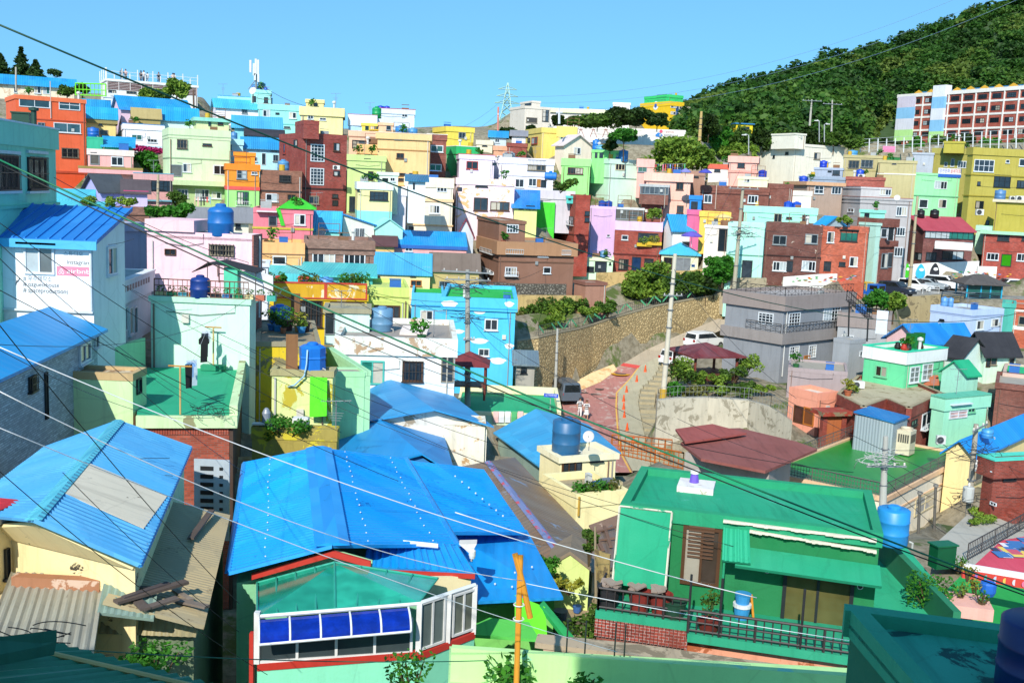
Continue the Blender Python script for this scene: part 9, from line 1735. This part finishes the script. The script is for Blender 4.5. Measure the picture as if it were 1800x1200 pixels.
for k,h_ in sorted(H.items()):
 if hasattr(h_,'stub')or h_.A.y<52 or h_.zr>h_.H+.2 or h_.W<2.5 or h_.D<2.5 or k in('school','longwall','hospital','church','deck','greenyard','creamgreen'):continue
 rr_=random.Random('c'+k);lab=h_.r['label'];lab=('the '+lab)
 for nm_,c,t_ in rr_.sample(KI,rr_.choice([1,2,3])):
  L_=f'{nm_} on {lab}'
  if len(L_.split())>16:continue
  P=h_.g(rr_.uniform(.5,h_.W-.5),rr_.uniform(.4,min(1.6,h_.D-.6)),h_.zr+.004);b=MB();X,Y=h_.u,h_.v
  if t_ in('box','crate'):s=rr_.uniform(.3,.5);b.box(P,X,Y,UP,-s,s,0,s,0,s*rr_.uniform(1.2,2));b.box(P,X,Y,UP,-s-.03,s+.03,-.03,s+.03,s*2.01,s*2.1);ob=b.build(t_,plain(c,.7),None,loc=P);tag(ob,L_,t_,f'{t_}es on roofs' if t_=='box' else f'{t_}s on roofs')
  elif t_=='plant':pot(L_,0,0,1,.35,.25,.8,c,'lush',P=P,n=90,leaf=.14,group='potted plants on roofs')
  elif t_=='vent':b.lathe(P,[(.12,0),(.12,.9),(.24,.92),(.24,1.1),(.05,1.2)],10);tag(b.build('roof_vent',plain(c),None,loc=P),L_,'roof vent','vents on roofs')
  elif t_=='rack':
   for q in(-.8,.8):b.tube([P+X*q,P+X*q+UP*1.5],.03,5)
   for z in(.5,1.0,1.5):b.tube([P-X*.8+UP*z,P+X*.8+UP*z],.025,5)
   tag(b.build('rack',plain(c),None,loc=P),L_,'rack','racks on roofs')
  else:b.lathe(P,[(.28,0),(.3,.05),(.3,.42),(.32,.45),(.3,.48),(.3,.85),(.26,.88)],14);tag(b.build('drum',plain(c),None,loc=P),L_,'drum','drums on roofs')
#  overhead cables
V1=at(0,43,9);
cable('thick green cable crossing the sky from the upper left corner to the right edge',(-20,36,12),(1830,540,46),2.1,.0145,'0c4c3c')
cable('thick green cable from the teal building down to the lower right corner',(-20,272,10),(1830,1050,9.5),.16,.011,'087850');cable('black cable twisted just under the thick green lower cable',(-20,279,10.02),(1830,1056,9.52),.19,.008,'101414')
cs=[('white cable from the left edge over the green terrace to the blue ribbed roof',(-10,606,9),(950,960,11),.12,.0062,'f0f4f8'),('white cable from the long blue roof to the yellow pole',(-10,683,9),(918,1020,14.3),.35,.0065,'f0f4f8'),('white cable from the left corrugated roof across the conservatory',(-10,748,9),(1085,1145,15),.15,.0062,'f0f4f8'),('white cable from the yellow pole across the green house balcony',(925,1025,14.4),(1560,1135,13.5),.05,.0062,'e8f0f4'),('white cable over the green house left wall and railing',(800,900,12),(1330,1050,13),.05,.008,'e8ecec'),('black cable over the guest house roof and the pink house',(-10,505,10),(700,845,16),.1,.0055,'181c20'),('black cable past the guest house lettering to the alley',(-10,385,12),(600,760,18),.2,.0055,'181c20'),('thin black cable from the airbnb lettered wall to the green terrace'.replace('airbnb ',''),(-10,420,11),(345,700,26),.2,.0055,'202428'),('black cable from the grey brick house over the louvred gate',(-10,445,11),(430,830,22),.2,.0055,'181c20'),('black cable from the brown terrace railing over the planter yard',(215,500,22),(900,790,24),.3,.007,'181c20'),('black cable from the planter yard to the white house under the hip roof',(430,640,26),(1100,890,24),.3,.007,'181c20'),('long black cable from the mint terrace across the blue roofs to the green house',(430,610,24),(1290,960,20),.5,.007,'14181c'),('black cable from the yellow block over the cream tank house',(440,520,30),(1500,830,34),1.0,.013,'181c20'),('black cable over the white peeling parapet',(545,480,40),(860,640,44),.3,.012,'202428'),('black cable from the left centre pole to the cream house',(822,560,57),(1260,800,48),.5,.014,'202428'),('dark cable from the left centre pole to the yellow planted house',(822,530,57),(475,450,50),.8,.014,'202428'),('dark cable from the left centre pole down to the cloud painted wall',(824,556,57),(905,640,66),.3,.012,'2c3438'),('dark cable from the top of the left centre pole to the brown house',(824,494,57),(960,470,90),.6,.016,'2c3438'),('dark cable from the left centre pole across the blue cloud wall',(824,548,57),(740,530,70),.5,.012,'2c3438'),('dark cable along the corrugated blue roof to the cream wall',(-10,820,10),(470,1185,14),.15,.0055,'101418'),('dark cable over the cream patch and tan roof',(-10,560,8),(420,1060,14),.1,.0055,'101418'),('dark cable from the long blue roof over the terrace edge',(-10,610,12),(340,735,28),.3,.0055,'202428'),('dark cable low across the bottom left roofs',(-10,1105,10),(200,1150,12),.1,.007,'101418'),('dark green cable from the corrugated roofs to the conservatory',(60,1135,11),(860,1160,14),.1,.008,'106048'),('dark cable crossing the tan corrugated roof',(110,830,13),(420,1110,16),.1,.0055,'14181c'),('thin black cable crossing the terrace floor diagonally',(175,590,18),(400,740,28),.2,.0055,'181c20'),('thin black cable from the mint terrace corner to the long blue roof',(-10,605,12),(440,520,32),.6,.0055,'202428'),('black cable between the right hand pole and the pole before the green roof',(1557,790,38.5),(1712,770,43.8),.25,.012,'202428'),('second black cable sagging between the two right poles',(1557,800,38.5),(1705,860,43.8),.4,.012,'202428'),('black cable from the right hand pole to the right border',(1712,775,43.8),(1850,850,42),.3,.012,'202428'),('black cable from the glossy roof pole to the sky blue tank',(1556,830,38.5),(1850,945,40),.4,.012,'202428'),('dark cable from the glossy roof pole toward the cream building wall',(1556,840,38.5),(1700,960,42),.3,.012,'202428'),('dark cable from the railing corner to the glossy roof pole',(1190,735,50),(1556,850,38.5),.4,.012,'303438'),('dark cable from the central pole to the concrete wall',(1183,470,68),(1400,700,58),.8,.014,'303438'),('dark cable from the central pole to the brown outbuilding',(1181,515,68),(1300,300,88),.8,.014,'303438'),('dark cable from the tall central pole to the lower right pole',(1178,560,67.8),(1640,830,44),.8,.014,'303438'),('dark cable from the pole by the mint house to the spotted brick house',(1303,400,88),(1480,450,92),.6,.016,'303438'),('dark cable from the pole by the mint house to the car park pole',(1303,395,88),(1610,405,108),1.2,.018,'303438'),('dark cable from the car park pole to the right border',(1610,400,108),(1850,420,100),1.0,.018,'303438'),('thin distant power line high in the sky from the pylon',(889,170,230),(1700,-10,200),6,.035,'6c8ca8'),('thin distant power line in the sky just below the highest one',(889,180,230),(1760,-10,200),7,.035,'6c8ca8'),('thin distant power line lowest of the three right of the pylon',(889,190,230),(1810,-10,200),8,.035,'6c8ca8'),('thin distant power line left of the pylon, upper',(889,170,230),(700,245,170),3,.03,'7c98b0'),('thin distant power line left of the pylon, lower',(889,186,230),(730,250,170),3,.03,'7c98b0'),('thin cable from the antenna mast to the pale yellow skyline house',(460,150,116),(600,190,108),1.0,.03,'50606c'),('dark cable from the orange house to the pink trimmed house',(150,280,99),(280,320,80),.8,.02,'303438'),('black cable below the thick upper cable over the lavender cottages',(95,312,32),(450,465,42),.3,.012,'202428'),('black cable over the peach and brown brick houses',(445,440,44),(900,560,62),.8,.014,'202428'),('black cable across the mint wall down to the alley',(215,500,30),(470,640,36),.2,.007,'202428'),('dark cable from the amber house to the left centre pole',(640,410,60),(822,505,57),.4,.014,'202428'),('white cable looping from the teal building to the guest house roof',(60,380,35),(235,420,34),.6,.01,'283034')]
for c in cs:cable(*c)
def tangle(label,P,n,r,th=.01,col='14181c',seed=0):
 rnd=random.Random(seed);b=MB()
 for i in range(n):
  c=P+Vector((rnd.uniform(-r,r)*.6,rnd.uniform(-r,r)*.3,rnd.uniform(-r,r)*.25));q=[c+Vector((rnd.uniform(-1,1)*r,rnd.uniform(-.4,.4)*r,rnd.uniform(-.35,.35)*r))for _ in range(3)];pts=[]
  for k in range(9):t=k/8;pts.append(q[0]*(1-t)**2+q[1]*2*t*(1-t)+q[2]*t*t)
  b.tube(pts,th,4)
 return tag(b.build('wire_tangle',plain(col),None,loc=P,smooth=True),label,'wires','tangles of wire')
tangle('black wire tangle at the corner of the green terrace',R(372,722,-8.0),22,.6,.009,seed=1);tangle('black wire tangle above the bottom left green roof',at(60,1125,11.5),16,.5,.008,seed=2);tangle('wire bundle at the glossy roof pole',at(1548,808,38.2),26,.9,.014,'c8ccc8',seed=3);tangle('wires hanging on the left centre pole',at(824,500,57.2),24,1.3,.016,'485058',seed=4);tangle('wires knotted halfway up the left centre pole',at(824,560,57.2),18,.9,.014,'303840',seed=6)
tangle('wires crossing over the faded blue roof',at(190,850,22),14,1.4,.008,seed=5);tangle('wires along the right hand pole top',at(1714,790,43.7),22,1.2,.014,'303438',seed=7);tangle('wires at the lower part of the right hand pole',at(1702,880,43.6),20,1.0,.014,'303438',seed=8);tangle('wires on the pole by the mint house',at(1304,410,87.8),16,1.3,.02,'404448',seed=9)
if DEBUG:
 for k_,h_ in H.items():
  if hasattr(h_,'stub'):continue
  if h_.W>25 or h_.D>20 or h_.H>20:print('DBG',k_,round(h_.W,1),round(h_.D,1),round(h_.H,1))
